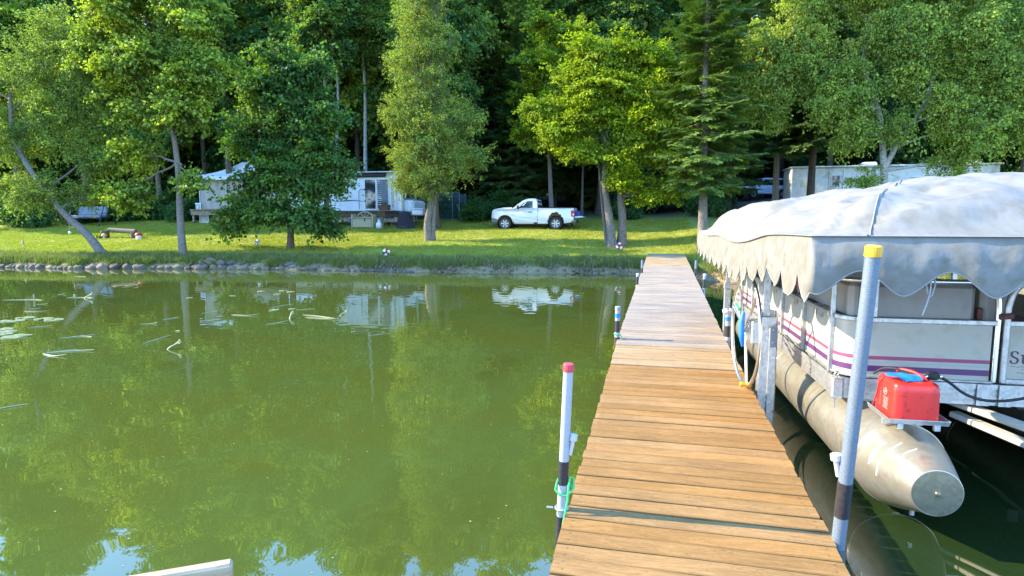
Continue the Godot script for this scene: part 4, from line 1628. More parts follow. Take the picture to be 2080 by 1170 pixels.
	tb.tube(bend([Vector3(-0.05, 0.02, 0), Vector3(-0.075, -0.06, 0.0), Vector3(-0.05, -0.13, 0.0), Vector3(-0.03, -0.05, 0.0), Vector3(-0.05, 0.01, 0.0), Vector3(-0.06, -0.12, 0.01), Vector3(-0.085, -0.24, 0.0)], 4), 0.0045, 6)
	part("cord", tb, M.pale_pipe, tie)
	var rag := thing("red_cloth", "red and white patterned cloth hanging inside the boat fence", "cloth", BO + Vector3(-0.22, 1.32, -2.22), BTURN)
	var rg := MB.new()
	var gg := []
	for k in 9:
		var row := []
		for j in 7:
			row.append(Vector3(sin(k * 1.4) * 0.018 - 0.01, j * 0.045, -k * 0.014 + 0.05))
		gg.append(row)
	rg.grid(gg)
	var rm := tri(mat(lin(0.5, 0.03, 0.03), 0.8), 9.0)
	rm.albedo_texture = noise_tex(0.03, [Color(0.4, 0.1, 0.1), Color(1, 1, 1), Color(1, 1, 1)], 99, 2, 128)
	rm.albedo_color = Color(0.85, 0.25, 0.2)
	part("hanging_cloth", rg, rm, rag)

func build_tank() -> void:
	var at := BO + Vector3(-0.02, 0.73, 0.09)
	var t := thing("fuel_tank", "red metal outboard fuel tank with hose on the near pontoon", "fuel tank", at, BTURN)
	var b := MB.new()
	# rounded rectangular can
	var rings := []
	for q in [[0.0, 0.97], [0.012, 1.0], [0.19, 0.985], [0.225, 0.965], [0.245, 0.91], [0.254, 0.80], [0.257, 0.0]]:
		var row := []
		for k in 49:
			var a := TAU * k / 48.0
			var c := cos(a)
			var s := sin(a)
			var e := 0.30
			row.append(Vector3(signf(c) * pow(absf(c), e) * 0.148 * q[1], q[0], signf(s) * pow(absf(s), e) * 0.17 * q[1]))
		rings.append(row)
	b.grid(rings, false)
	part("can", b, M.red_tank, t)
	var cap := MB.new()
	cap.lathe([Vector2(0.04, 0.25), Vector2(0.042, 0.285), Vector2(0.034, 0.295), Vector2(0, 0.296)], Transform3D(Basis(), Vector3(0.03, 0, -0.07)), 18)
	part("filler_cap", cap, M.red, t)
	var hd := MB.new()
	hd.tube(bend([Vector3(-0.03, 0.25, -0.11), Vector3(-0.02, 0.292, -0.09), Vector3(0.03, 0.295, -0.02), Vector3(0.075, 0.275, 0.04), Vector3(0.09, 0.25, 0.055)], 4), 0.011, 8)
	hd.box(Vector3(0.0, 0.262, -0.05), Vector3(0.10, 0.02, 0.05), Basis(Vector3.UP, -0.5), 0.005)
	part("handle", hd, M.red, t)
	var ft := MB.new()
	ft.tube([Vector3(0.06, 0.262, 0.02), Vector3(0.115, 0.272, -0.01)], 0.012, 8)
	part("fitting", ft, M.chrome, t)
	var bulb := MB.new()
	bulb.tube([Vector3(0.115, 0.272, -0.01), Vector3(0.130, 0.272, -0.02), Vector3(0.15, 0.27, -0.035), Vector3(0.19, 0.263, -0.065), Vector3(0.21, 0.258, -0.08), Vector3(0.225, 0.255, -0.09)], [0.010, 0.024, 0.031, 0.031, 0.022, 0.010], 14)
	var bl := part("primer_bulb", bulb, M.rubber, t)
	var cl := MB.new()
	cl.tube([Vector3(0.222, 0.256, -0.088), Vector3(0.24, 0.25, -0.10)], 0.014, 10)
	part("clamp", cl, M.chrome, bl)
	var hose := MB.new()
	hose.tube(bend([Vector3(0.235, 0.252, -0.097), Vector3(0.32, 0.20, -0.14), Vector3(0.45, 0.11, -0.19), Vector3(0.60, 0.065, -0.225), Vector3(0.76, 0.075, -0.235), Vector3(0.92, 0.12, -0.235), Vector3(1.1, 0.17, -0.23), Vector3(1.3, 0.18, -0.22)], 5), 0.0105, 8)
	part("fuel_hose", hose, M.rubber, t)
	var h2 := MB.new()
	h2.tube(bend([Vector3(0.03, 0.27, -0.02), Vector3(-0.05, 0.30, -0.06), Vector3(-0.11, 0.285, -0.13), Vector3(-0.145, 0.23, -0.20)], 5), 0.008, 8)
	part("vent_hose", h2, M.rubber, t)
	var sr := MB.new()
	sr.tube(bend([Vector3(-0.04, 0.262, -0.10), Vector3(-0.10, 0.258, -0.06), Vector3(-0.152, 0.22, -0.045), Vector3(-0.155, 0.10, -0.10), Vector3(-0.155, 0.0, -0.16)], 5), 0.0045, 6)
	part("bungee_cord", sr, M.red, t)
	# white print on the dock-side face: a rough oval badge and lines of tiny text
	var pr := MB.new()
	pr.tube(ring_like(Vector3(-0.1492, 0.165, 0.035), 0.022, 0.026), 0.0022, 4, false)
	pr.tube([Vector3(-0.1492, 0.16, 0.022), Vector3(-0.1492, 0.172, 0.034), Vector3(-0.1492, 0.160, 0.048)], 0.003, 4)
	for k in 7:
		pr.box(Vector3(-0.1490, 0.125 - k * 0.012, 0.05 - k * 0.001), Vector3(0.001, 0.003, 0.085 - 0.010 * (k % 3)))
	for k in 5:
		pr.box(Vector3(-0.1490, 0.14 - k * 0.02, -0.045), Vector3(0.001, 0.010, 0.004))
	part("printed_label", pr, M.print, t)
	var tray := MB.new()
	tray.box(Vector3(0.01, -0.012, -0.01), Vector3(0.36, 0.006, 0.38), Basis(), 0.001)
	tray.box(Vector3(0.01, 0.002, 0.182), Vector3(0.36, 0.034, 0.006), Basis(Vector3.RIGHT, 0.35), 0.001)
	tray.box(Vector3(-0.17, 0.002, -0.01), Vector3(0.006, 0.034, 0.38), Basis(Vector3(0, 0, 1), 0.35), 0.001)
	tray.box(Vector3(0.19, 0.002, -0.01), Vector3(0.006, 0.034, 0.38), Basis(Vector3(0, 0, 1), -0.35), 0.001)
	for x in [-0.10, 0.12]:
		tray.box(Vector3(x, -0.032, 0.17), Vector3(0.035, 0.04, 0.03), Basis(), 0.002)
		tray.box(Vector3(x, -0.055, -0.08), Vector3(0.035, 0.085, 0.03), Basis(), 0.002)
	var ty := thing("tank_tray", "bent aluminium tray that the red fuel tank sits in", "tray", at, BTURN)
	part("tray", tray, M.alu, ty)
	var rag := thing("blue_tape", "crumpled blue tape stuck over the red tank's top corner", "tape", at + Vector3(-0.05, 0.262, 0.06), BTURN)
	var f := FastNoiseLite.new()
	f.seed = 6
	f.frequency = 9.0
	var g := []
	for i in 11:
		var row := []
		for j in 9:
			var x := lerpf(-0.075, 0.075, i / 10.0)
			var z := lerpf(-0.065, 0.06, j / 8.0)
			var y := 0.012 + f.get_noise_2d(x, z) * 0.018 + 0.01
			if z > 0.03: y -= (z - 0.03) * 0.6
			row.append(Vector3(x + z * 0.5 + f.get_noise_2d(z, x + 3) * 0.01, y, z - x * 0.35))
		g.append(row)
	var rb := MB.new()
	rb.grid(g, true)
	part("tape_piece", rb, M.blue, rag)

func ring_like(at: Vector3, ry: float, rz: float) -> Array:
	var out := []
	for k in 17:
		out.append(at + Vector3(0, cos(TAU * k / 16) * ry, sin(TAU * k / 16) * rz))
	return out

# ---------------------------------------------------------------- vehicles
func inset_poly(p: PackedVector2Array, d: float) -> PackedVector2Array:
	var out := PackedVector2Array()
	var m := p.size()
	for k in m:
		var a := (p[k] - p[(k + m - 1) % m]).normalized()
		var b := (p[(k + 1) % m] - p[k]).normalized()
		var na := Vector2(-a.y, a.x)
		var nb := Vector2(-b.y, b.x)
		var s := na + nb
		var l := maxf(0.35, s.length_squared() * 0.5)
		out.append(p[k] + s * d / l)
	return out

# car side outline (counter-clockwise, x forward-back, y up) given width by height
func body(b: MB, poly: PackedVector2Array, half: Callable, bev := 0.03) -> void:
	var small := inset_poly(poly, bev)
	var t := Geometry2D.triangulate_polygon(small)
	var m := poly.size()
	for s in [-1.0, 1.0]:
		for k in range(0, t.size(), 3):
			var q := []
			for j in 3:
				var p := small[t[k + j]]
				q.append(Vector3(p.x, p.y, s * half.call(p)))
			if (q[1] - q[0]).cross(q[2] - q[0]).z * s < 0:
				q.reverse()
			b.face(q)
		for k in m:
			var j := (k + 1) % m
			var q := [Vector3(small[k].x, small[k].y, s * half.call(small[k])), Vector3(small[j].x, small[j].y, s * half.call(small[j])), Vector3(poly[j].x, poly[j].y, s * (half.call(poly[j]) - bev)), Vector3(poly[k].x, poly[k].y, s * (half.call(poly[k]) - bev))]
			var e := poly[j] - poly[k]
			if (q[1] - q[0]).cross(q[2] - q[0]).dot(Vector3(e.y, -e.x, s * e.length())) < 0:
				q.reverse()
			b.face(q)
	for k in m:
		var j := (k + 1) % m
		var ha: float = half.call(poly[k]) - bev
		var hb: float = half.call(poly[j]) - bev
		b.face([Vector3(poly[k].x, poly[k].y, -ha), Vector3(poly[j].x, poly[j].y, -hb), Vector3(poly[j].x, poly[j].y, hb), Vector3(poly[k].x, poly[k].y, ha)])

func pane(b: MB, pts: Array, half: Callable, out: float, s: float) -> void:
	var q := []
	for p in pts:
		q.append(Vector3(p[0], p[1], s * (half.call(Vector2(p[0], p[1])) + out)))
	if (q[1] - q[0]).cross(q[2] - q[0]).z * s < 0:
		q.reverse()
	b.face(q)

func wheel(t: Node3D, at: Vector3, r: float, rim_r: float, width: float, side: float) -> void:
	var xf := Transform3D(Basis(Vector3.RIGHT, PI / 2 * side), at)
	var ty := MB.new()
	ty.lathe([Vector2(rim_r, -width), Vector2(r * 0.93, -width), Vector2(r, -width * 0.85), Vector2(r, -width * 0.15), Vector2(r * 0.95, 0.0), Vector2(rim_r * 1.04, 0.004), Vector2(rim_r, -0.01)], xf, 32)
	var o := part("wheel", ty, M.rubber, t)
	var rm := MB.new()
	rm.lathe([Vector2(rim_r * 1.02, -0.012), Vector2(rim_r * 0.96, -0.002), Vector2(rim_r * 0.86, -0.03), Vector2(rim_r * 0.84, -0.10), Vector2(0.0, -0.10)], xf, 28)
	part("rim", rm, M.steel_dark, o)
	var sp := MB.new()
	for k in 6:
		var a := TAU * k / 6.0
		var d := Vector3(cos(a), 0, sin(a))
		var bs := xf.basis * Basis(d, Vector3.UP, d.cross(Vector3.UP))
		sp.box(xf * (d * rim_r * 0.5 + Vector3(0, -0.022, 0)), Vector3(rim_r * 0.92, 0.025, rim_r * 0.30), bs, 0.008)
	sp.lathe([Vector2(rim_r * 1.0, -0.008), Vector2(rim_r * 0.98, 0.003), Vector2(rim_r * 0.88, -0.012)], xf, 28)
	sp.lathe([Vector2(rim_r * 0.30, -0.02), Vector2(rim_r * 0.22, 0.0), Vector2(0, 0.004)], xf, 16)
	part("spokes", sp, M.alu, o)

func arc(cx: float, cy: float, r: float, a0: float, a1: float, n: int) -> Array:
	var out := []
	for k in n + 1:
		var a := lerpf(a0, a1, float(k) / n)
		out.append(Vector2(cx + cos(a) * r, cy + sin(a) * r))
	return out

func build_truck() -> void:
	var at := Vector3(-7.24, 1.555, -36.32)
	var t := thing("pickup_truck", "white single-cab pickup truck with lowered tailgate parked on the lawn", "pickup truck", at, 0.02)
	var lower := PackedVector2Array()
	lower.append_array([Vector2(-2.37, 0.70)])
	lower.append(Vector2(-2.02, 0.62))
	for p in arc(-1.53, 0.40, 0.475, PI - 0.42, 0.05, 9): lower.append(p)
	lower.append(Vector2(-1.03, 0.36))
	lower.append(Vector2(1.05, 0.36))
	for p in arc(1.53, 0.40, 0.475, PI - 0.05, 0.05, 9): lower.append(p)
	for p in [Vector2(2.02, 0.38), Vector2(2.42, 0.44), Vector2(2.58, 0.60), Vector2(2.60, 1.13), Vector2(2.57, 1.285), Vector2(0.45, 1.285), Vector2(0.0, 1.27), Vector2(-1.06, 1.25), Vector2(-1.10, 1.33), Vector2(-1.65, 1.31), Vector2(-2.15, 1.24), Vector2(-2.28, 1.18), Vector2(-2.34, 1.04)]:
		lower.append(p)
	var low_half := func(p: Vector2) -> float: return 0.985 - 0.05 * smoothstep(1.05, 1.35, p.y) - 0.04 * smoothstep(0.7, 0.35, p.y) - 0.10 * smoothstep(-1.9, -2.4, p.x)
	var b := MB.new()
	body(b, lower, low_half, 0.035)
	var bd := part("body", b, M.truck, t)
	var cab := PackedVector2Array([Vector2(-1.08, 1.25), Vector2(0.43, 1.25), Vector2(0.42, 1.60), Vector2(0.37, 1.80), Vector2(0.26, 1.855), Vector2(-0.18, 1.845), Vector2(-0.46, 1.75), Vector2(-0.75, 1.52)])
	var cab_half := func(p: Vector2) -> float: return 0.955 - 0.16 * smoothstep(1.22, 1.9, p.y)
	b = MB.new()
	body(b, cab, cab_half, 0.04)
	part("cab", b, M.truck, t)
	# bed is hollow: dark liner seen over the rail
	b = MB.new()
	b.box(Vector3(1.52, 1.30, 0.90), Vector3(2.1, 0.045, 0.09), Basis(), 0.01)
	b.box(Vector3(1.52, 1.30, -0.90), Vector3(2.1, 0.045, 0.09), Basis(), 0.01)
	b.box(Vector3(0.49, 1.30, 0), Vector3(0.08, 0.045, 1.8), Basis(), 0.01)
	part("bed_rail", b, M.black, t)
	for s in [-1.0, 1.0]:
		b = MB.new()
		pane(b, [[-0.70, 1.29], [0.14, 1.30], [0.14, 1.705], [-0.14, 1.70], [-0.44, 1.56]], cab_half, 0.006, s)
		var w := part("window", b, M.glass, t)
		b = MB.new()
		var ln := [Vector2(-0.76, 1.27), Vector2(-0.46, 1.60), Vector2(-0.13, 1.745), Vector2(0.19, 1.745), Vector2(0.22, 1.25), Vector2(0.23, 0.42), Vector2(-0.98, 0.42), Vector2(-1.02, 0.9), Vector2(-1.0, 1.24), Vector2(-0.76, 1.27)]
		var pts := []
		for p in ln:
			pts.append(Vector3(p.x, p.y, s * ((cab_half.call(p) if p.y > 1.25 else low_half.call(p)) + 0.001)))
		b.tube(pts, 0.006, 4)
		b.tube([Vector3(0.445, 0.37, s * 0.955), Vector3(0.445, 0.8, s * 0.983), Vector3(0.445, 1.27, s * 0.952)], 0.012, 4)
		part("door_seam", b, M.steel_dark, t)
		b = MB.new()
		b.box(Vector3(0.02, 1.055, s * 0.985), Vector3(0.26, 0.05, 0.03), Basis(), 0.008)
		part("door_handle", b, M.black, t)
		b = MB.new()
		b.box(Vector3(-0.72, 1.34, s * 1.06), Vector3(0.10, 0.22, 0.18), Basis(), 0.03)
		b.box(Vector3(-0.68, 1.27, s * 0.96), Vector3(0.06, 0.05, 0.10), Basis(), 0.01)
		part("mirror", b, M.black, t)
		b = MB.new()
		b.box(Vector3(-2.22, 0.94, s * 0.80), Vector3(0.24, 0.27, 0.20), Basis(Vector3.UP, s * 0.25), 0.03)
		var hl := part("headlight", b, M.plastic_clear, t)
		b = MB.new()
		b.box(Vector3(-2.10, 0.90, s * 0.895), Vector3(0.06, 0.16, 0.03), Basis(Vector3.UP, s * 0.25), 0.01)
		part("indicator", b, M.yellow, hl)
		b = MB.new()
		b.box(Vector3(2.52, 0.95, s * 0.935), Vector3(0.20, 0.38, 0.09), Basis(), 0.02)
		var tl := part("tail_light", b, M.red, t)
		b = MB.new()
		b.box(Vector3(2.56, 0.90, s * 0.95), Vector3(0.10, 0.09, 0.075), Basis(), 0.01)
		part("reversing_lamp", b, M.white, tl)
		# dark inside of the arches
		for x in [-1.53, 1.53]:
			b = MB.new()
			b.lathe([Vector2(0.0, -0.45), Vector2(0.485, -0.45), Vector2(0.485, -0.02)], Transform3D(Basis(Vector3.RIGHT, PI / 2 * s), Vector3(x, 0.42, s * 0.95)), 20)
			part("wheel_well", b, M.black, t)
		for x in [-1.53, 1.53]:
			wheel(t, Vector3(x, 0.385, s * 0.945), 0.385, 0.245, 0.25, s)
		# ragged bare metal over the rear arch and on the sill
		var rp := PackedVector2Array()
		for k in 15:
			var a := lerpf(PI - 0.1, 0.12, k / 14.0)
			var rr := 0.60 + 0.035 * sin(k * 2.7) + (0.05 if k > 3 and k < 9 else 0.0)
			rp.append(Vector2(1.53 + cos(a) * rr * 0.82, 0.40 + sin(a) * rr))
		for k in 15:
			var a := lerpf(0.12, PI - 0.1, k / 14.0)
			rp.append(Vector2(1.53 + cos(a) * 0.478, 0.40 + sin(a) * 0.478))
		rp.reverse()
		b = MB.new()
		b.prism(rp, s * 0.93, s * 0.988, Transform3D())
		b.box(Vector3(0.33, 0.40, s * 0.952), Vector3(0.2, 0.10, 0.012), Basis(), 0.003)
		b.box(Vector3(-1.0, 0.42, s * 0.952), Vector3(0.06, 0.12, 0.012), Basis(), 0.003)
		part("rust_patch", b, M.rust, t)
		b = MB.new()
		b.box(Vector3(-0.5, 0.80, s * 0.984), Vector3(0.6, 0.02, 0.012), Basis(), 0.004)
		part("side_moulding", b, M.truck, t)
	b = MB.new()
	b.face([Vector3(-1.05, 1.335, -0.80), Vector3(-1.05, 1.335, 0.80), Vector3(-0.47, 1.765, 0.72), Vector3(-0.47, 1.765, -0.72)])
	part("windscreen", b, M.glass, t)
	b = MB.new()
	b.face([Vector3(0.433, 1.36, 0.72), Vector3(0.433, 1.36, -0.72), Vector3(0.405, 1.72, -0.68), Vector3(0.405, 1.72, 0.68)])
	part("rear_window", b, M.glass, t)
	b = MB.new()
	b.box(Vector3(-2.28, 0.56, 0), Vector3(0.24, 0.30, 1.78), Basis(), 0.05)
	for s in [-1.0, 1.0]:
		b.box(Vector3(-2.13, 0.56, s * 0.88), Vector3(0.34, 0.28, 0.10), Basis(Vector3.UP, s * 0.2), 0.03)
	part("front_bumper", b, M.steel_dark, t)
	b = MB.new()
	b.box(Vector3(-2.35, 0.94, 0), Vector3(0.05, 0.30, 1.25), Basis(), 0.01)
	part("grille", b, M.black, t)
	b = MB.new()
	b.box(Vector3(2.56, 0.51, 0), Vector3(0.30, 0.20, 1.80), Basis(), 0.04)
	b.box(Vector3(2.75, 0.40, 0), Vector3(0.16, 0.06, 0.10), Basis(), 0.01)
	part("rear_bumper", b, M.steel_dark, t)
	b = MB.new()
	b.box(Vector3(2.86, 0.755, 0), Vector3(0.53, 0.075, 1.55), Basis(Vector3(0, 0, 1), 0.05), 0.03)
	b.box(Vector3(2.86, 0.80, 0), Vector3(0.40, 0.02, 1.35), Basis(Vector3(0, 0, 1), 0.05), 0.005)
	part("tailgate", b, M.truck, t)
	b = MB.new()
	b.box(Vector3(0.2, 0.32, 0), Vector3(4.4, 0.12, 1.0), Basis(), 0.02)
	part("chassis", b, M.black, t)
	var bin := thing("blue_bin", "blue plastic bin standing on the pickup's lowered tailgate", "bin", at + Vector3(2.75, 0.815, 0.25))
	b = MB.new()
	b.prism(PackedVector2Array([Vector2(-0.15, 0), Vector2(0.15, 0), Vector2(0.18, 0.27), Vector2(-0.18, 0.27)]), -0.25, 0.25)
	part("tub", b, M.blue_dark, bin)
	b = MB.new()
	b.box(Vector3(0, 0.28, 0), Vector3(0.40, 0.03, 0.54), Basis(), 0.01)
	part("lid", b, M.blue_dark, bin)

func build_far_car() -> void:
	var at := gp(7.9, -50.6)
	var t := thing("parked_car", "silver-blue utility vehicle parked far back in the shade of the conifers", "car", at, 0.5)
	var low := PackedVector2Array([Vector2(-2.1, 0.45), Vector2(-1.75, 0.35)])
	for p in arc(-1.3, 0.36, 0.40, PI, 0, 6): low.append(p)
	for p in arc(1.3, 0.36, 0.40, PI, 0, 6): low.append(p)
	for p in [Vector2(2.05, 0.40), Vector2(2.1, 0.95), Vector2(-0.9, 1.0), Vector2(-1.9, 0.9), Vector2(-2.1, 0.8)]: low.append(p)
	var hf := func(p: Vector2) -> float: return 0.88 - 0.05 * smoothstep(0.8, 1.0, p.y)
	var b := MB.new()
	body(b, low, hf, 0.03)
	var paint := mat(lin(0.55, 0.66, 0.80), 0.3, 0.0)
	part("body", b, paint, t)
	b = MB.new()
	var ch := func(p: Vector2) -> float: return 0.82 - 0.16 * smoothstep(0.95, 1.6, p.y)
	body(b, PackedVector2Array([Vector2(-1.0, 0.95), Vector2(2.05, 0.92), Vector2(1.9, 1.45), Vector2(1.6, 1.56), Vector2(0.0, 1.58), Vector2(-0.3, 1.5)]), ch, 0.03)
	part("cabin", b, paint, t)
	for s in [-1.0, 1.0]:
		b = MB.new()
		pane(b, [[-0.75, 1.02], [0.5, 1.02], [0.5, 1.46], [-0.2, 1.45]], ch, 0.006, s)
		part("window", b, M.glass, t)
		b = MB.new()
		pane(b, [[0.6, 1.02], [1.75, 1.02], [1.6, 1.44], [0.6, 1.46]], ch, 0.006, s)
		part("window", b, M.glass, t)
		for x in [-1.3, 1.3]:
			wheel(t, Vector3(x, 0.34, s * 0.86), 0.34, 0.21, 0.2, s)
		b = MB.new()
		b.box(Vector3(-2.05, 0.72, s * 0.62), Vector3(0.14, 0.16, 0.36), Basis(), 0.03)
		part("headlight", b, M.plastic_clear, t)
	b = MB.new()
	b.face([Vector3(-1.02, 1.0, -0.7), Vector3(-1.02, 1.0, 0.7), Vector3(-0.33, 1.5, 0.62), Vector3(-0.33, 1.5, -0.62)])
	part("windscreen", b, M.glass, t)
	b = MB.new()
	b.box(Vector3(-2.1, 0.62, 0), Vector3(0.06, 0.22, 0.8), Basis(), 0.02)
	part("grille", b, M.black, t)

# ---------------------------------------------------------------- camp on the bank
func bx(parent: Node3D, called: String, m: Material, at: Vector3, size: Vector3, bev := 0.01, bs := Basis()) -> MeshInstance3D:
	var b := MB.new()
	b.box(Vector3.ZERO, size, bs, bev)
	return part(called, b, m, parent, at)

func siding(x0: float, x1: float, y0: float, y1: float, z: float, lap: float) -> MB:
	var b := MB.new()
	var y := y0
	while y < y1 - 0.01:
		var e := minf(y + lap, y1)
		b.face([Vector3(x0, y, z + 0.018), Vector3(x1, y, z + 0.018), Vector3(x1, e, z + 0.003), Vector3(x0, e, z + 0.003)])
		b.face([Vector3(x0, y, z), Vector3(x1, y, z), Vector3(x1, y, z + 0.018), Vector3(x0, y, z + 0.018)])
		y = e
	return b

func build_camp() -> void:
	# raised deck
	var dk := thing("raised_deck", "raised timber deck on posts in front of the white camper", "deck", Vector3(-24, 0, -36.4))
	var o := dk.position
	for q in [[-31.45, -27.9, 2.68, M.deck_wood], [-27.9, -22.0, 2.62, M.deck_wood], [-22.0, -16.85, 2.54, M.old_wood], [-16.85, -15.9, 2.52, M.dark_wood]]:
		bx(dk, "rim_board", q[3], Vector3((q[0] + q[1]) * 0.5, q[2], -36.19) - o, Vector3(q[1] - q[0] - 0.004, 0.36, 0.05), 0.008)
	for q in [[-31.4, -27.9, 2.87], [-27.9, -22.0, 2.81], [-22.0, -15.9, 2.73]]:
		for k in 3:
			bx(dk, "deck_board", M.deck_wood, Vector3((q[0] + q[1]) * 0.5, q[2], -36.08 - k * 0.15) - o, Vector3(q[1] - q[0] - 0.004, 0.035, 0.143), 0.004)
		bx(dk, "deck_floor", M.deck_wood, Vector3((q[0] + q[1]) * 0.5, q[2] - 0.004, -38.0) - o, Vector3(q[1] - q[0] - 0.004, 0.03, 3.1), 0.004)
	for x in [-31.3, -29.3, -28.8, -26.4, -24.0, -22.2, -20.3, -19.0, -17.1, -16.0]:
		var g := ground(x, -36.25)
		bx(dk, "post", M.deck_wood, Vector3(x, (g + 2.5) * 0.5 - 0.05, -36.26) - o, Vector3(0.12, 2.55 - g, 0.12), 0.01)
		bx(dk, "footing", M.stone_1, Vector3(x, g + 0.04, -36.26) - o, Vector3(0.28, 0.16, 0.28), 0.03)
	# lattice gate and the white slatted thing under the deck's left end
	var sl := thing("slatted_panel", "white slatted railing panel leaning at the left end of the deck", "railing", Vector3(-31.0, 1.95, -36.6))
	for k in 8:
		bx(sl, "slat", M.white, Vector3(-0.1 + k * 0.10, 0.28, 0), Vector3(0.045, 0.5, 0.02), 0.004)
	bx(sl, "rail", M.white, Vector3(0.25, 0.54, 0), Vector3(0.85, 0.05, 0.03), 0.004)
	bx(sl, "rail", M.white, Vector3(0.25, 0.03, 0), Vector3(0.85, 0.05, 0.03), 0.004)
	var up := thing("slatted_panel", "white slatted gate standing on the deck beside the screen tent", "railing", Vector3(-31.15, 2.89, -36.55))
	for k in 4:
		bx(up, "slat", M.white, Vector3(-0.15 + k * 0.11, 0.2, 0), Vector3(0.05, 0.4, 0.02), 0.004)
	bx(up, "rail", M.white, Vector3(0.02, 0.42, 0), Vector3(0.5, 0.05, 0.03), 0.004)

	# screen tent on the deck
	var tn := thing("screen_tent", "tan screen tent with pale peaked roof on the deck behind the trees", "gazebo", Vector3(-28.0, 2.89, -37.9))
	o = tn.position
	var x0 := -31.1
	var x1 := -25.2
	var zf := -36.75
	var zb := -39.2
	var b := MB.new()
	var pk := Vector3(-28.2, 6.35, -38.0) - o
	var e := [Vector3(x0 - 0.35, 5.22, zf + 0.3) - o, Vector3(x1 + 0.35, 5.22, zf + 0.3) - o, Vector3(x1 + 0.35, 5.22, zb - 0.3) - o, Vector3(x0 - 0.35, 5.22, zb - 0.3) - o]
	for k in 4:
		var p: Vector3 = e[k]
		var q: Vector3 = e[(k + 1) % 4]
		var g := []
		for i in 9:
			var row := []
			for j in 9:
				var w := j / 8.0
				var m := p.lerp(q, i / 8.0).lerp(pk, w)
				m.y -= 0.30 * sin(w * PI) * 0.8 + 0.10 * sin(i / 8.0 * PI) * (1 - w)
				row.append(m)
			g.append(row)
		b.grid(g)
		var dn := []
		for i in 9:
			var m := p.lerp(q, i / 8.0)
			m.y -= 0.10 * sin(i / 8.0 * PI)
			dn.append([m + Vector3(0, -0.22 + 0.05 * sin(i * 2.1), 0), m])
		b.grid(dn)
	part("roof", b, M.tent_roof, tn)
	for q in [[x0, zf], [-28.95, zf], [x1, zf], [x0, zb], [x1, zb]]:
		bx(tn, "pole", M.cream, Vector3(q[0], 4.05, q[1]) - o, Vector3(0.10, 2.35, 0.10), 0.02)
	for q in [[x0, -29.05, 0], [-28.85, -27.4, 1], [-27.2, x1, 2]]:
		var g := []
		for i in 25:
			var row := []
			var f := i / 24.0
			for j in 7:
				var y := lerpf(2.92, 5.2, j / 6.0)
				row.append(Vector3(lerpf(q[0], q[1], f), y, zf - 0.05 + sin(f * 21.0 + q[2] + j * 0.35) * 0.05) - o)
			g.append(row)
		var c := MB.new()
		c.grid(g)
		part("curtain", c, M.tent, tn)
	bx(tn, "lower_panel", M.tent, Vector3(-28.1, 3.25, zf - 0.14) - o, Vector3(1.5, 0.7, 0.03), 0.01)
	bx(tn, "back_screen", M.tent, Vector3((x0 + x1) * 0.5, 4.05, zb) - o, Vector3(x1 - x0, 2.3, 0.03), 0.01)

	# white camper
	var cp := thing("camper_trailer", "white clapboard camper trailer with glass sliding door behind the deck", "trailer", Vector3(-20, 2.0, -37.8))
	o = cp.position
	bx(cp, "shell", M.white_wall, Vector3(-20.1, 3.6, -37.9) - o, Vector3(8.4, 3.2, 2.6), 0.05)
	var sd := siding(-24.3, -15.88, 2.75, 4.88, -36.6, 0.125)
	part("siding", sd, M.white_wall, cp, -o)
	bx(cp, "roof_edge", M.white_wall, Vector3(-20.1, 5.215, -37.75) - o, Vector3(8.6, 0.06, 2.9), 0.02)
	bx(cp, "awning_roll", M.black, Vector3(-20.6, 5.03, -36.52) - o, Vector3(7.4, 0.26, 0.12), 0.05)
	bx(cp, "corner_trim", M.white, Vector3(-15.93, 4.0, -36.57) - o, Vector3(0.10, 2.4, 0.07), 0.01)
	for q in [[-18.02, 0], [-17.18, 1]]:
		var f := MB.new()
		for s in [[-0.40, 0.06, 1.98], [0.40, 0.06, 1.98]]:
			f.box(Vector3(s[0], 0, 0), Vector3(s[1], s[2], 0.06), Basis(), 0.005)
		for s in [-0.97, 0.97]:
			f.box(Vector3(0, s, 0.001), Vector3(0.84, 0.07, 0.06), Basis(), 0.005)
		var dr := part("sliding_door", f, M.white, cp, Vector3(q[0], 3.80, -36.535 - q[1] * 0.045) - o)
		var gl := MB.new()
		gl.box(Vector3(0, 0, -0.012), Vector3(0.76, 1.88, 0.012))
		part("glass", gl, M.glass, dr)
	var cu := MB.new()
	cu.box(Vector3(-17.02, 3.80, -36.548) - o, Vector3(0.46, 1.80, 0.006))
	part("curtain", cu, M.cushion, cp)
	for x in [-16.62, -16.30]:
		bx(cp, "door_trim", M.white, Vector3(x, 3.82, -36.545) - o, Vector3(0.09, 2.1, 0.07), 0.01)
	var ch := MB.new()
	for k in 9:
		ch.box(Vector3(-16.46 + 0.015 * sin(k * 2.0), 4.70 - k * 0.2, -36.53) - o, Vector3(0.09, 0.14, 0.012), Basis(Vector3(0, 0, 1), 0.2 * sin(k * 3.0)), 0.003)
	part("wind_chime", ch, M.plastic_clear, cp)
	var la := MB.new()
	la.lathe([Vector2(0.0, 0.03), Vector2(0.055, 0.03), Vector2(0.10, 0.015), Vector2(0.11, 0)], Transform3D(Basis(Vector3.RIGHT, PI / 2), Vector3(-16.08, 4.83, -36.57) - o), 18)
	part("porch_lamp", la, M.steel_dark, cp)
	var br := MB.new()
	br.tube(bend([Vector3(-18.45, 4.12, -36.5), Vector3(-18.6, 4.14, -36.5), Vector3(-18.78, 4.05, -36.5), Vector3(-18.82, 3.85, -36.5), Vector3(-18.82, 2.85, -36.5)], 4), 0.018, 6)
	br.box(Vector3(-18.42, 4.12, -36.53), Vector3(0.08, 0.11, 0.06), Basis(), 0.01)
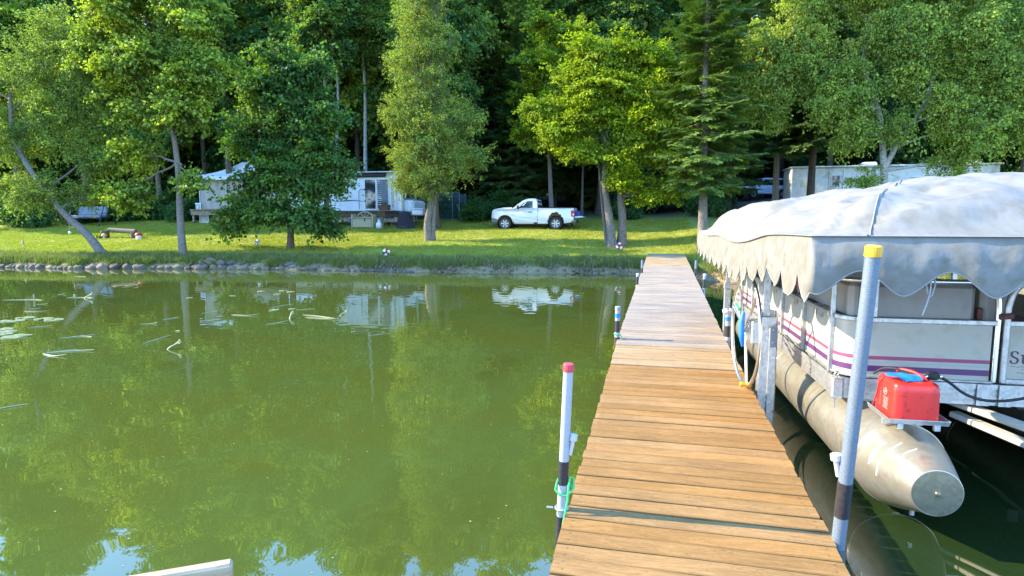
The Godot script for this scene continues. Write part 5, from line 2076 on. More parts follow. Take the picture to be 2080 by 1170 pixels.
	br.box(Vector3(-18.40, 3.38, -36.53), Vector3(0.08, 0.11, 0.06), Basis(), 0.01)
	br.box(Vector3(-18.55, 3.75, -36.56), Vector3(0.16, 0.04, 0.03), Basis(), 0.005)
	part("grab_rail", br, M.black, cp, -o)
	var sw := MB.new()
	sw.tube(bend([Vector3(-20.6, 3.36, -36.575), Vector3(-19.6, 3.42, -36.575), Vector3(-18.9, 3.40, -36.575), Vector3(-18.4, 3.32, -36.575)], 4), [0.012, 0.02, 0.028, 0.034, 0.036, 0.034, 0.03, 0.026, 0.022, 0.018, 0.014, 0.01, 0.006], 6)
	part("blue_swoosh", sw, M.blue_dark, cp, -o)
	bx(cp, "end_cap", M.white_wall, Vector3(-15.55, 3.0, -37.9) - o, Vector3(0.75, 0.85, 2.2), 0.15)
	bx(cp, "window", M.glass, Vector3(-15.80, 4.2, -37.6) - o, Vector3(0.22, 1.3, 1.5), 0.03)

	# things on and in front of the deck
	var pl := thing("flower_box", "brown planter box with sprouting plants before the glass door", "planter", Vector3(-16.95, 2.75, -36.27))
	b = MB.new()
	b.prism(PackedVector2Array([Vector2(-0.30, 0.0), Vector2(0.30, 0.0), Vector2(0.36, 0.32), Vector2(-0.36, 0.32)]), -0.15, 0.15)
	part("box", b, M.pot, pl)
	bx(pl, "rim", M.pot, Vector3(0, 0.33, 0), Vector3(0.78, 0.05, 0.36), 0.01)
	var pm := MeshInstance3D.new()
	pm.mesh = tuft_mesh(9, 40, 0.36, 0.016, [Color(0.10, 0.15, 0.03), Color(0.3, 0.3, 0.15), Color(0.16, 0.2, 0.05)])
	pm.material_override = M.blade
	pm.name = "plants"
	pm.position = Vector3(0, 0.32, 0)
	pl.add_child(pm)

	var be := thing("storage_bench", "beige garden bench with fan-shaped back over a storage box", "bench", Vector3(-18.02, ground(-18, -35.5), -35.5))
	bx(be, "chest", M.beige, Vector3(0, 0.30, 0), Vector3(1.28, 0.56, 0.5), 0.03)
	bx(be, "lid", M.beige_dark, Vector3(0, 0.60, 0), Vector3(1.34, 0.05, 0.56), 0.015)
	for x in [-0.70, 0.70]:
		bx(be, "arm", M.beige, Vector3(x, 0.42, 0), Vector3(0.09, 0.84, 0.5), 0.02)
	bx(be, "latch", M.black, Vector3(0.2, 0.48, 0.255), Vector3(0.07, 0.16, 0.02), 0.004)
	b = MB.new()
	var ap := []
	for p in arc(0.0, 0.42, 0.66, PI - 0.35, 0.35, 14): ap.append(Vector3(p.x, p.y * 0.95 - 0.02, -0.2))
	b.tube(ap, 0.035, 6)
	for a in [0.45, 1.05, PI * 0.5, PI - 1.05, PI - 0.45]:
		b.tube([Vector3(0, 0.60, -0.2), Vector3(cos(a) * 0.62, 0.40 + sin(a) * 0.60, -0.2)], 0.028, 5)
	b.box(Vector3(0, 0.66, -0.2), Vector3(1.30, 0.06, 0.05), Basis(), 0.01)
	part("fan_back", b, M.beige, be)

	var jg := thing("gas_bottle", "white gas bottle with collar standing right of the storage bench", "gas bottle", gp(-16.88, -35.3))
	b = MB.new()
	b.lathe([Vector2(0.14, 0.0), Vector2(0.14, 0.03), Vector2(0.18, 0.06), Vector2(0.19, 0.12), Vector2(0.19, 0.28), Vector2(0.165, 0.35), Vector2(0.10, 0.39), Vector2(0.0, 0.40)], Transform3D(), 20)
	part("bottle", b, M.white, jg)
	b = MB.new()
	b.lathe([Vector2(0.085, 0.38), Vector2(0.085, 0.52), Vector2(0.03, 0.54), Vector2(0.03, 0.62), Vector2(0, 0.62)], Transform3D(), 16)
	part("valve_collar", b, M.white, jg)

	var so := thing("bar_stool", "dark-seated bar stool with pale legs left of the covered barbecue", "stool", gp(-16.22, -35.35))
	bx(so, "seat", M.black, Vector3(0, 0.68, 0), Vector3(0.52, 0.09, 0.40), 0.03)
	for p in [[-0.2, 0.16], [0.2, 0.16], [-0.2, -0.16], [0.2, -0.16]]:
		b = MB.new()
		b.tube([Vector3(p[0], 0.65, p[1]), Vector3(p[0] * 1.7, 0.0, p[1] * 1.5)], 0.02, 6)
		part("leg", b, M.deck_wood, so)
	var lad := thing("folding_chair", "thin folded metal chair leaning under the deck left of the storage bench", "chair", gp(-19.3, -35.9))
	for x in [-0.35, -0.05, 0.3]:
		b = MB.new()
		b.tube([Vector3(x, 0.0, 0.1), Vector3(x + 0.03, 0.95, -0.1)], 0.016, 6)
		part("leg", b, M.brown, lad)
	for y in [0.35, 0.42]:
		bx(lad, "slat", M.deck_wood, Vector3(-0.02, y, 0), Vector3(0.62, 0.03, 0.03), 0.004)
	var blu := thing("blue_tub", "dark blue plastic tub in the shade under the deck", "tub", gp(-18.95, -36.0))
	bx(blu, "tub", M.blue_dark, Vector3(0, 0.22, 0), Vector3(0.4, 0.44, 0.4), 0.05)
	bx(blu, "rim", M.blue_dark, Vector3(0, 0.45, 0), Vector3(0.46, 0.04, 0.46), 0.015)

	var gr := thing("covered_barbecue", "barbecue under a long black cover at the right end of the deck", "barbecue", gp(-15.25, -35.5))
	var rows := []
	var fn := FastNoiseLite.new()
	fn.seed = 14
	fn.frequency = 1.5
	for j in 10:
		var f := j / 9.0
		var row := []
		for k in 33:
			var a := TAU * k / 32.0
			var w := lerpf(0.62, 0.34, pow(f, 0.7)) * (1.0 if j < 9 else 0.0)
			var fold := 1.0 + 0.10 * sin(a * 7.0) * (1.0 - f) + fn.get_noise_2d(a * 2.0, f) * 0.08
			row.append(Vector3(cos(a) * w * fold * 0.85 + 0.22 * (1.0 - f) * maxf(0.0, cos(a)), minf(f * 1.14, 1.10), sin(a) * w * fold * 0.6))
		rows.append(row)
	b = MB.new()
	b.grid(rows)
	part("cover", b, M.cover_black, gr)
	b = MB.new()
	for k in 2:
		b.tube([Vector3(-0.3, 0.10, 0.42 - k * 0.84), Vector3(0.3, 0.10, 0.42 - k * 0.84)], 0.02, 6)
	part("base_bar", b, M.steel_dark, gr)

	var sink := thing("white_tub", "white plastic tub with lid on a low table right of the camper", "tub", Vector3(-14.75, 2.42, -36.6))
	bx(sink, "tub", M.white, Vector3(0, 0.20, 0), Vector3(0.75, 0.36, 0.5), 0.06)
	bx(sink, "lid", M.white, Vector3(0, 0.42, 0), Vector3(0.82, 0.07, 0.56), 0.03)
	var tb := thing("low_table", "low wooden picnic table right of the covered barbecue", "table", gp(-14.4, -36.4))
	bx(tb, "top", M.dark_wood, Vector3(0, 0.69, 0), Vector3(1.6, 0.06, 0.9), 0.01)
	bx(tb, "bench_seat", M.old_wood, Vector3(0, 0.40, 0.75), Vector3(1.5, 0.05, 0.25), 0.01)
	for x in [-0.6, 0.6]:
		bx(tb, "leg", M.old_wood, Vector3(x, 0.33, 0.3), Vector3(0.09, 0.68, 0.09), 0.01)
		bx(tb, "leg", M.old_wood, Vector3(x, 0.33, -0.3), Vector3(0.09, 0.68, 0.09), 0.01)

	# wire kennel
	var kn := thing("wire_kennel", "tall dark chain-link dog kennel between the barbecue and the pickup", "kennel", Vector3(-13.8, ground(-13.8, -39.6), -40.2))
	var net := mat(lin(0.03, 0.07, 0.07), 0.7)
	for x in [-1.0, 0.35, 0.85]:
		for z in [0.7, -0.7]:
			bx(kn, "post", M.galv, Vector3(x, 0.95, z), Vector3(0.05, 1.9, 0.05), 0.01)
	bx(kn, "top_rail", M.galv, Vector3(-0.07, 1.9, 0.7), Vector3(1.9, 0.045, 0.045), 0.01)
	b = MB.new()
	for k in 30:
		b.tube([Vector3(-1.0 + k * 0.062, 0.03, 0.7), Vector3(-1.0 + k * 0.062, 1.88, 0.7)], 0.006, 3, false)
	for k in 28:
		b.tube([Vector3(-1.0, 0.03 + k * 0.066, 0.703), Vector3(0.85, 0.03 + k * 0.066, 0.703)], 0.006, 3, false)
	part("wire_mesh", b, net, kn)
	bx(kn, "shade_sheet", net, Vector3(-0.07, 0.95, -0.74), Vector3(1.9, 1.85, 0.02), 0.002)
	b = MB.new()
	b.tube([Vector3(0.75, 1.15, 0.9), Vector3(1.15, 0.0, 1.1)], 0.018, 6)
	tag(part("leaning_pole", b, M.pale_pipe, self, kn.position), "thin pale pole leaning against the wire kennel", "pole")

	# grey swing seat under the trees on the left
	var sg := thing("swing_seat", "grey cushioned garden swing seat under the leaning tree", "swing seat", Vector3(-38.2, ground(-38.2, -34.6), -34.6))
	var g0 := sg.position.y
	for x in [-0.62, 0.62]:
		bx(sg, "back_cushion", M.cushion, Vector3(x, 2.78 - g0, -0.15), Vector3(1.22, 0.62, 0.16), 0.05, Basis(Vector3.RIGHT, -0.2))
		bx(sg, "seat_cushion", M.cushion, Vector3(x, 2.40 - g0, 0.2), Vector3(1.22, 0.16, 0.62), 0.05)
	for x in [-1.35, 1.35]:
		b = MB.new()
		b.tube([Vector3(x, 0, 0.7), Vector3(x, 2.0, 0.0), Vector3(x, 0, -0.7)], 0.035, 6)
		b.tube([Vector3(x, 2.62 - g0, 0.5), Vector3(x, 2.62 - g0, -0.2)], 0.03, 6)
		part("side_frame", b, M.black, sg)
	b = MB.new()
	b.tube([Vector3(-1.4, 2.0, 0), Vector3(1.4, 2.0, 0)], 0.035, 6)
	part("top_bar", b, M.black, sg)
	bx(sg, "seat_frame", M.black, Vector3(0, 2.29 - g0, 0.2), Vector3(2.7, 0.06, 0.66), 0.01)

	# log bench and toadstools
	var lg := thing("log_bench", "split log laid across two stumps left of the upright shore tree", "bench", Vector3(-29.8, ground(-29.8, -28.7), -28.7))
	b = MB.new()
	b.tube([Vector3(-0.75, 0.50, 0), Vector3(0.0, 0.44, 0), Vector3(1.1, 0.38, -0.02)], [0.10, 0.13, 0.14], 10)
	part("log", b, M.bark_grey, lg)
	for q in [[-0.95, 0.22, 0.42], [1.05, 0.16, 0.34]]:
		b = MB.new()
		b.tube([Vector3(q[0], -0.1, 0.1), Vector3(q[0] + 0.02, q[2], 0.08)], [q[1] * 1.15, q[1]], 12)
		part("stump", b, M.bark_brown, lg)
	var rm := thing("toadstool_ornament", "red-capped white toadstool ornament by the log bench", "ornament", gp(-28.05, -28.25))
	b = MB.new()
	b.lathe([Vector2(0.14, 0.0), Vector2(0.15, 0.12), Vector2(0.13, 0.26), Vector2(0, 0.27)], Transform3D(), 16)
	part("stem", b, M.white, rm)
	b = MB.new()
	b.lathe([Vector2(0.0, 0.22), Vector2(0.19, 0.23), Vector2(0.19, 0.28), Vector2(0.14, 0.36), Vector2(0.0, 0.40)], Transform3D(), 16)
	part("cap", b, M.red, rm)
	var ym := thing("toadstool_ornament", "yellow-capped toadstool ornament left of the log bench", "ornament", gp(-30.55, -28.4))
	b = MB.new()
	b.lathe([Vector2(0.09, 0.0), Vector2(0.07, 0.2), Vector2(0, 0.21)], Transform3D(), 14)
	part("stem", b, M.cream, ym)
	b = MB.new()
	b.lathe([Vector2(0.0, 0.17), Vector2(0.16, 0.17), Vector2(0.15, 0.24), Vector2(0.0, 0.33)], Transform3D(), 14)
	part("cap", b, M.yellow, ym)
	var yf := MeshInstance3D.new()
	yf.mesh = tuft_mesh(19, 30, 0.34, 0.03, [Color(0.35, 0.30, 0.04), Color(0.10, 0.15, 0.03)])
	yf.material_override = M.blade
	yf.name = "yellow_flowers"
	add_child(yf)
	yf.position = gp(-31.0, -28.4)
	tag(yf, "clump of yellow flowers left of the yellow toadstool", "flowers")
	var bl := thing("hanging_ball", "white ball hanging on a cord below the leaning trunk", "ornament", Vector3(-27.4, 1.52, -23.6))
	b = MB.new()
	b.lathe([Vector2(0.0, -0.07), Vector2(0.05, -0.05), Vector2(0.07, 0.0), Vector2(0.05, 0.05), Vector2(0.0, 0.07)], Transform3D(), 14)
	part("ball", b, M.white, bl)
	b = MB.new()
	b.tube([Vector3(0, 0.06, 0), Vector3(0, 0.62, 0)], 0.012, 5)
	part("cord", b, M.pale_pipe, bl)
	var gn := thing("garden_figure", "little pink and white garden figure on a stick, far left lawn", "ornament", gp(-31.93, -24.85))
	b = MB.new()
	b.tube([Vector3(0, 0.0, 0), Vector3(0, 0.20, 0)], 0.012, 5)
	part("stick", b, M.white, gn)
	b = MB.new()
	b.lathe([Vector2(0.0, 0.16), Vector2(0.06, 0.2), Vector2(0.05, 0.28), Vector2(0.03, 0.31), Vector2(0.045, 0.36), Vector2(0.0, 0.40)], Transform3D(), 10)
	part("figure", b, mat(lin(0.55, 0.25, 0.2), 0.6), gn)
	# whirligigs of coloured vanes
	for q in [["red white and black whirligig on the bank in open sunlight", -11.3, -24.3, 0.155, 0], ["red and white whirligig at the foot of the twin maple trunks", -1.55, -27.6, 0.15, 1], ["silver and black whirligig before the low dark-leaved tree", -19.3, -26.6, 0.13, 2]]:
		var w := thing("whirligig", q[0], "whirligig", gp(q[1], q[2]), 0.2, "lawn whirligigs")
		b = MB.new()
		b.tube([Vector3(0, -0.05, 0), Vector3(0, 0.26, 0)], 0.01, 5)
		part("stake", b, M.steel_dark, w)
		for k in 12:
			var a := TAU * k / 12.0
			var d := Vector3(cos(a), sin(a), 0)
			var v := MB.new()
			v.box(d * q[3] * 0.72 + Vector3(0, 0.28, 0.03), Vector3(q[3] * 0.62, 0.075, 0.006), Basis(d, d.cross(Vector3(0, 0, -1)).normalized() * 1.0, Vector3(0, 0, 1)).rotated(d, 0.5), 0.001)
			var cols: Array = [[M.white, M.red, M.white, M.black], [M.red, M.white, M.red, M.white], [M.white, M.black, M.white, M.chrome]][q[4]]
			part("vane", v, cols[(k / 2 if q[4] != 2 else k) % 4], w)
		v_hub(w, Vector3(0, 0.28, 0.04))

	# long trailer on the right
	var lt := thing("house_trailer", "long cream house trailer behind the trees on the right", "trailer", Vector3(13.4, 2.6, -41.2))
	o = lt.position
	bx(lt, "shell", M.trailer_wall, Vector3(13.4, 3.9, -41.2) - o, Vector3(10.9, 2.7, 2.4), 0.06)
	bx(lt, "roof_edge", M.trailer_wall, Vector3(13.4, 5.29, -41.15) - o, Vector3(11.1, 0.09, 2.6), 0.02)
	bx(lt, "door", M.trailer_wall, Vector3(10.43, 4.0, -39.985) - o, Vector3(0.66, 1.9, 0.06), 0.02)
	var w2 := bx(lt, "door_window", M.glass, Vector3(10.40, 4.45, -39.95) - o, Vector3(0.40, 0.62, 0.02), 0.005)
	for x in [10.05, 10.82]:
		bx(lt, "door_frame", M.white, Vector3(x, 4.05, -39.98) - o, Vector3(0.05, 2.05, 0.05), 0.01)
	bx(lt, "corner_trim", M.white, Vector3(7.98, 3.95, -39.99) - o, Vector3(0.08, 2.6, 0.05), 0.01)
	bx(lt, "window", M.glass, Vector3(15.0, 4.2, -39.98) - o, Vector3(1.1, 0.75, 0.04), 0.01)
	bx(lt, "window_frame", M.white, Vector3(15.0, 4.62, -39.98) - o, Vector3(1.2, 0.06, 0.06), 0.01)
	for x in [9.2, 12.5, 15.9, 17.2]:
		bx(lt, "wall_seam", M.stripe_grey, Vector3(x, 3.95, -39.996) - o, Vector3(0.025, 2.6, 0.012), 0.002)
	for q in [[12.4, 0.5], [16.6, 0.65], [17.8, 0.5]]:
		bx(lt, "roof_vent", M.white, Vector3(q[0], 5.33 + q[1] * 0.25, -41.0) - o, Vector3(0.8, q[1] * 0.5, 0.8), 0.08)
	var rf := thing("red_railing", "low red metal trolley frame at the left end of the house trailer", "trolley", gp(7.2, -39.4))
	var oy := ground(7.2, -39.4)
	for q in [[Vector3(-0.4, 3.05 - oy, 0), Vector3(0.55, 3.05 - oy, 0)], [Vector3(-0.4, 2.85 - oy, 0), Vector3(0.5, 2.85 - oy, 0)], [Vector3(-0.3, 0, 0), Vector3(-0.3, 3.05 - oy, 0)], [Vector3(0.3, 0, 0), Vector3(0.3, 3.05 - oy, 0)], [Vector3(0.45, 3.0 - oy, 0), Vector3(0.75, 3.25 - oy, 0)]]:
		b = MB.new()
		b.tube([q[0], q[1]], 0.03, 6)
		part("bar", b, M.red, rf)

func v_hub(w: Node3D, at: Vector3) -> void:
	var b := MB.new()
	b.lathe([Vector2(0.0, 0.02), Vector2(0.03, 0.015), Vector2(0.035, 0.0)], Transform3D(Basis(Vector3.RIGHT, PI / 2), at), 10)
	part("hub", b, M.black, w)

func build_float() -> void:
	var r := RandomNumberGenerator.new()
	r.seed = 8
	var pads := [[-13.06, -9.61, 0.20, "at the frame's edge, farthest back of the left cluster"], [-12.9, -9.71, 0.28, "second from the left in the rear row"], [-13.05, -10.08, 0.24, "rearmost of the left cluster"], [-12.53, -10.06, 0.24, "in the rear row, third from the left"], [-12.2, -10.01, 0.24, "rightmost of the rear row"], [-12.08, -8.9, 0.22, "in the middle row at the frame's edge"], [-11.75, -8.71, 0.23, "just right of the middle-row edge pad"], [-11.55, -8.5, 0.20, "nearest the frame's edge in the front row"], [-11.08, -8.37, 0.31, "largest and nearest of the left cluster"],
		[-8.6, -12.31, 0.16, "left of the two pads near the tangled reeds"], [-8.28, -12.55, 0.10, "right of the two pads near the tangled reeds"], [-10.71, -15.84, 0.16, "left of the farthest pair out in the water"], [-10.35, -15.67, 0.15, "right of the farthest pair out in the water"], [-11.27, -15.58, 0.15, "left of the far pair, by the tree reflection"], [-10.38, -15.04, 0.14, "nearer the viewer than the far pair"], [-12.2, -13.81, 0.10, "smallest, below the upright tree's reflection"]]
	for q in pads:
		var b := MB.new()
		var m := 22
		var rr: float = q[2] * 0.72
		var a0 := r.randf() * TAU
		var top := []
		for k in m + 1:
			var a := a0 + 0.25 + (TAU - 0.5) * k / m
			var wob := 1.0 + 0.04 * sin(a * 3.0 + rr * 40.0)
			top.append(Vector3(cos(a) * rr * wob, 0.012 + 0.006 * sin(a * 5.0), sin(a) * rr * wob))
		for k in m:
			b.face([Vector3(0, 0.009, 0), top[k + 1], top[k]])
			b.face([top[k], top[k + 1], top[k + 1] * Vector3(1, 0, 1), top[k] * Vector3(1, 0, 1)])
		var o := part("lily_pad", b, M.pad, self, Vector3(q[0], 0.0, q[1]))
		tag(o, "pale lily pad, " + q[3], "lily pad", "floating lily pads")
	var segs := [[-9.23, -7.34, -8.64, -7.7, 0.018, "long top stem of the forked pale reeds in open water"], [-9.23, -7.34, -8.71, -7.29, 0.014, "short lower stem of the forked pale reeds"], [-9.24, -7.42, -8.92, -7.70, 0.012, "middle stem of the forked pale reeds"], [-6.98, -4.96, -6.81, -5.21, 0.011, "pale reed cut by the left frame edge, nearest the viewer"],
		[-8.31, -8.3, -8.38, -9.0, 0.014, "curved floating reed left of the looped stalk"], [-16.59, -12.25, -15.57, -12.49, 0.016, "far left long reed with an upright stub"], [-14.02, -10.8, -13.56, -10.98, 0.013, "straight reed behind the lily pads"], [-14.28, -11.14, -14.17, -11.33, 0.012, "short reed behind the straight reed"], [-14.9, -11.78, -14.69, -11.92, 0.012, "small reed right of the stubbed reed"], [-15.44, -13.05, -14.63, -13.13, 0.016, "reed under the leaning trunk's reflection"],
		[-16.33, -13.52, -16.2, -13.67, 0.012, "tiny reed at the far left beyond the leaning trunk's reflection"], [-11.75, -9.09, -11.5, -9.38, 0.012, "reed to the right of the lily pads"], [-10.0, -9.96, -9.71, -10.09, 0.012, "reed in the middle water near the bright reflections"], [-10.0, -10.53, -9.92, -10.93, 0.012, "slanting reed in the middle water"], [-9.84, -11.47, -9.70, -11.87, 0.012, "slanting reed below the screen tent's reflection"],
		[-9.05, -11.44, -8.42, -11.51, 0.016, "longest reed left of the tangle"], [-8.86, -12.5, -8.7, -13.3, 0.012, "reed pointing toward the shore behind the tangle"], [-7.51, -11.8, -6.48, -11.35, 0.014, "long upper reed of the right tangle"], [-7.27, -11.5, -6.41, -11.43, 0.014, "long lower reed of the right tangle"], [-7.51, -10.49, -7.29, -10.9, 0.014, "bent reed in front of the tangle"], [-8.1, -12.43, -7.74, -12.68, 0.012, "reed beside the two small pads"],
		[-8.73, -9.47, -8.64, -9.49, 0.02, "floating scrap of leaf in the middle water"], [-21.12, -18.21, -20.67, -18.31, 0.022, "drifting stick near the stones below the leaning tree"], [-11.46, -14.43, -11.26, -14.48, 0.014, "tiny far reed below the tent's reflection"], [-10.16, -8.39, -9.86, -8.85, 0.014, "crumpled reed left of the curved reed"], [-10.1, -8.6, -9.7, -8.62, 0.011, "thin reed crossing the crumpled reed"]]
	for q in segs:
		var b := MB.new()
		var p := Vector3(q[0], 0.006, q[1])
		var e := Vector3(q[2], 0.008, q[3])
		var c := (p + e) * 0.5
		var d := e - p
		var side := d.cross(Vector3.UP) * r.randf_range(-0.12, 0.12)
		b.tube(bend([p - c, p.lerp(e, 0.35) + side * 0.8 - c, p.lerp(e, 0.7) + side - c, e + Vector3(0, 0.03 * r.randf(), 0) - c], 3), [0.003, q[4] * 0.4, q[4] * 0.5, q[4] * 0.55, q[4] * 0.6, q[4] * 0.55, q[4] * 0.5, q[4] * 0.4, q[4] * 0.3, 0.002], 6)
		var o := part("floating_reed", b, M.reed, self, c)
		tag(o, q[5], "reed", "floating reeds")
	var stub := thing("reed_stub", "upright yellow reed stub standing on the far left reed", "reed", Vector3(-15.7, 0, -12.4))
	var b := MB.new()
	b.tube([Vector3(0, -0.15, 0), Vector3(0, 0.16, 0.02)], 0.018, 6)
	part("stalk", b, M.reed, stub)
	var lp := thing("looped_stalk", "pale looped water plant stalk rising from the open water", "water plant", Vector3(-7.63, 0.0, -8.05))
	b = MB.new()
	b.tube(bend([Vector3(0, -0.05, 0), Vector3(0.05, 0.03, -0.05), Vector3(0.11, 0.07, -0.10), Vector3(0.15, 0.11, -0.13), Vector3(0.18, 0.14, -0.12), Vector3(0.19, 0.10, -0.12), Vector3(0.15, 0.08, -0.12)], 4), 0.014, 7)
	part("stalk", b, M.reed, lp)
	var lp2: Node3D = copy(lp, "looped yellow stalk lying by the reed under the leaning reflection")
	lp2.position = Vector3(-14.9, 0, -13.05)
	var lp3: Node3D = copy(lp, "looped stalk at the centre of the right reed tangle")
	lp3.position = Vector3(-7.45, 0, -11.2)
	lp3.rotation.y = 1.2
	var lp4: Node3D = copy(lp, "small looped stalk at the right end of the reed tangle")
	lp4.position = Vector3(-6.7, 0, -11.9)
	lp4.scale = Vector3.ONE * 0.8

# ---------------------------------------------------------------- planting
func build_shore_trees() -> void:
	var r := RandomNumberGenerator.new()
	# leaning ash at the far left of the shore
	var at := gp(-25.1, -23.2, -0.05)
	leafy_tree("leaning_tree", "grey-barked tree leaning out left over the stony shore", at,
		[[[Vector3(0, 0, 0), Vector3(-0.75, 1.0, 0.1), Vector3(-1.95, 2.1, 0.25), Vector3(-3.2, 3.9, 0.5), Vector3(-4.2, 5.6, 0.4), Vector3(-4.4, 7.6, 0.2)], 0.21, 0.07]],
		[[Vector3(-1.8, 6.6, -0.4), Vector3(1.7, 1.3, 1.5), 3.0], [Vector3(-0.4, 4.9, -0.8), Vector3(1.5, 1.2, 1.4), 2.4], [Vector3(-3.4, 3.0, 0.6), Vector3(1.4, 0.9, 1.2), 1.8], [Vector3(-4.6, 5.2, 0.2), Vector3(1.4, 1.4, 1.4), 2.2], [Vector3(-3.0, 8.6, -0.2), Vector3(1.9, 1.5, 1.7), 3.2], [Vector3(-0.9, 8.3, -0.8), Vector3(1.6, 1.4, 1.5), 2.4], [Vector3(-2.0, 10.4, -0.5), Vector3(1.5, 1.2, 1.4), 1.8], [Vector3(-5.6, 7.6, 0.0), Vector3(1.5, 1.6, 1.5), 2.0], [Vector3(-1.2, 2.9, -0.6), Vector3(1.0, 0.7, 0.9), 1.0]],
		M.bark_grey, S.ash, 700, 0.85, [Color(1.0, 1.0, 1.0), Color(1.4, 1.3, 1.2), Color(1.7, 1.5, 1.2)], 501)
	# upright basswood at the water's edge
	at = gp(-21.05, -23.6, -0.05)
	leafy_tree("shore_tree", "tall upright tree at the water's edge, crown yellow-green at upper left", at,
		[[[Vector3(0, 0, 0), Vector3(-0.05, 1.6, 0), Vector3(0.05, 3.4, 0.05), Vector3(-0.1, 5.2, 0.0), Vector3(-0.35, 7.4, 0.1), Vector3(-0.5, 11.0, 0.0), Vector3(-0.4, 13.2, 0.0), Vector3(-0.2, 16.6, 0.0)], 0.185, 0.04]],
		[[Vector3(-3.6, 9.4, 0.3), Vector3(1.5, 1.1, 1.4), 2.4], [Vector3(-2.2, 10.8, 0.4), Vector3(1.7, 1.3, 1.6), 3.0], [Vector3(-0.4, 12.2, 0.0), Vector3(1.8, 1.4, 1.7), 3.0], [Vector3(1.3, 10.4, 0.3), Vector3(1.6, 1.3, 1.5), 2.6], [Vector3(-1.2, 8.6, 0.5), Vector3(1.8, 1.2, 1.6), 3.0], [Vector3(1.6, 8.2, 0.2), Vector3(1.4, 1.1, 1.3), 2.0], [Vector3(-2.7, 7.3, 0.2), Vector3(1.3, 0.9, 1.2), 1.6], [Vector3(0.9, 6.6, 0.5), Vector3(1.3, 0.9, 1.2), 1.5], [Vector3(-1.2, 6.2, 0.5), Vector3(1.1, 0.7, 1.0), 1.2], [Vector3(-2.1, 4.6, 0.3), Vector3(1.1, 0.7, 1.0), 1.2], [Vector3(-2.5, 2.9, 0.3), Vector3(1.0, 0.8, 0.9), 1.4], [Vector3(1.0, 3.4, 0.4), Vector3(0.7, 0.45, 0.6), 0.5], [Vector3(-0.9, 14.0, 0.0), Vector3(1.7, 1.2, 1.6), 2.2], [Vector3(0.8, 14.2, 0.0), Vector3(1.6, 1.2, 1.5), 2.0], [Vector3(-0.2, 16.0, 0.0), Vector3(1.5, 1.3, 1.4), 1.8], [Vector3(-2.6, 12.8, 0.0), Vector3(1.4, 1.2, 1.4), 1.6]],
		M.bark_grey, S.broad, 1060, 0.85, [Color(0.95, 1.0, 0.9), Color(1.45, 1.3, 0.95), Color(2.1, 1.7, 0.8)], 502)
	# low dark-leaved tree
	at = gp(-17.48, -26.6, -0.05)
	leafy_tree("low_tree", "low spreading dark-leaved tree hiding the left half of the deck", at,
		[[[Vector3(0, 0, 0), Vector3(0.05, 1.2, 0), Vector3(0.0, 3.0, 0.1), Vector3(0.25, 5.6, 0.0), Vector3(0.2, 8.2, 0.0)], 0.20, 0.05]],
		[[Vector3(-1.9, 1.9, 0.6), Vector3(1.3, 0.75, 1.2), 2.2], [Vector3(1.6, 1.6, 0.7), Vector3(1.3, 0.8, 1.2), 2.2], [Vector3(-0.3, 1.9, 1.2), Vector3(1.2, 0.7, 0.9), 1.5], [Vector3(2.0, 3.1, 0.3), Vector3(1.4, 0.9, 1.3), 2.2], [Vector3(-1.1, 3.2, 0.6), Vector3(1.0, 0.9, 1.0), 1.5], [Vector3(0.4, 3.7, 0.8), Vector3(1.4, 1.0, 1.2), 2.4], [Vector3(-2.0, 5.0, 0.1), Vector3(1.2, 0.8, 1.1), 1.4], [Vector3(1.3, 4.9, 0.2), Vector3(1.6, 1.0, 1.4), 2.4], [Vector3(-0.7, 5.5, 0.4), Vector3(1.6, 1.1, 1.4), 2.4], [Vector3(0.9, 6.8, 0.0), Vector3(1.6, 1.2, 1.4), 2.2], [Vector3(-0.9, 7.6, 0.1), Vector3(1.4, 1.1, 1.3), 1.8], [Vector3(0.3, 8.8, 0.0), Vector3(1.3, 0.9, 1.2), 1.3], [Vector3(2.5, 1.0, 0.4), Vector3(0.8, 0.45, 0.8), 0.8], [Vector3(-3.0, 1.2, 0.4), Vector3(0.8, 0.45, 0.8), 0.8], [Vector3(3.0, 4.0, 0.2), Vector3(0.8, 0.6, 0.8), 0.7], [Vector3(-2.6, 6.3, 0.0), Vector3(1.0, 0.7, 0.9), 0.9], [Vector3(2.6, 6.0, 0.0), Vector3(1.0, 0.7, 0.9), 0.9], [Vector3(1.6, 8.4, 0.0), Vector3(1.0, 0.8, 0.9), 0.9], [Vector3(-0.6, 9.8, 0.0), Vector3(1.2, 0.9, 1.0), 1.0]],
		M.bark_brown, S.dark, 640, 0.95, [Color(0.95, 0.95, 0.8), Color(1.35, 1.2, 0.85), Color(2.0, 1.6, 0.8)], 503, {"shell": 0.5})
	# narrow pale tree with split trunk
	at = gp(-11.43, -29.9, -0.05)
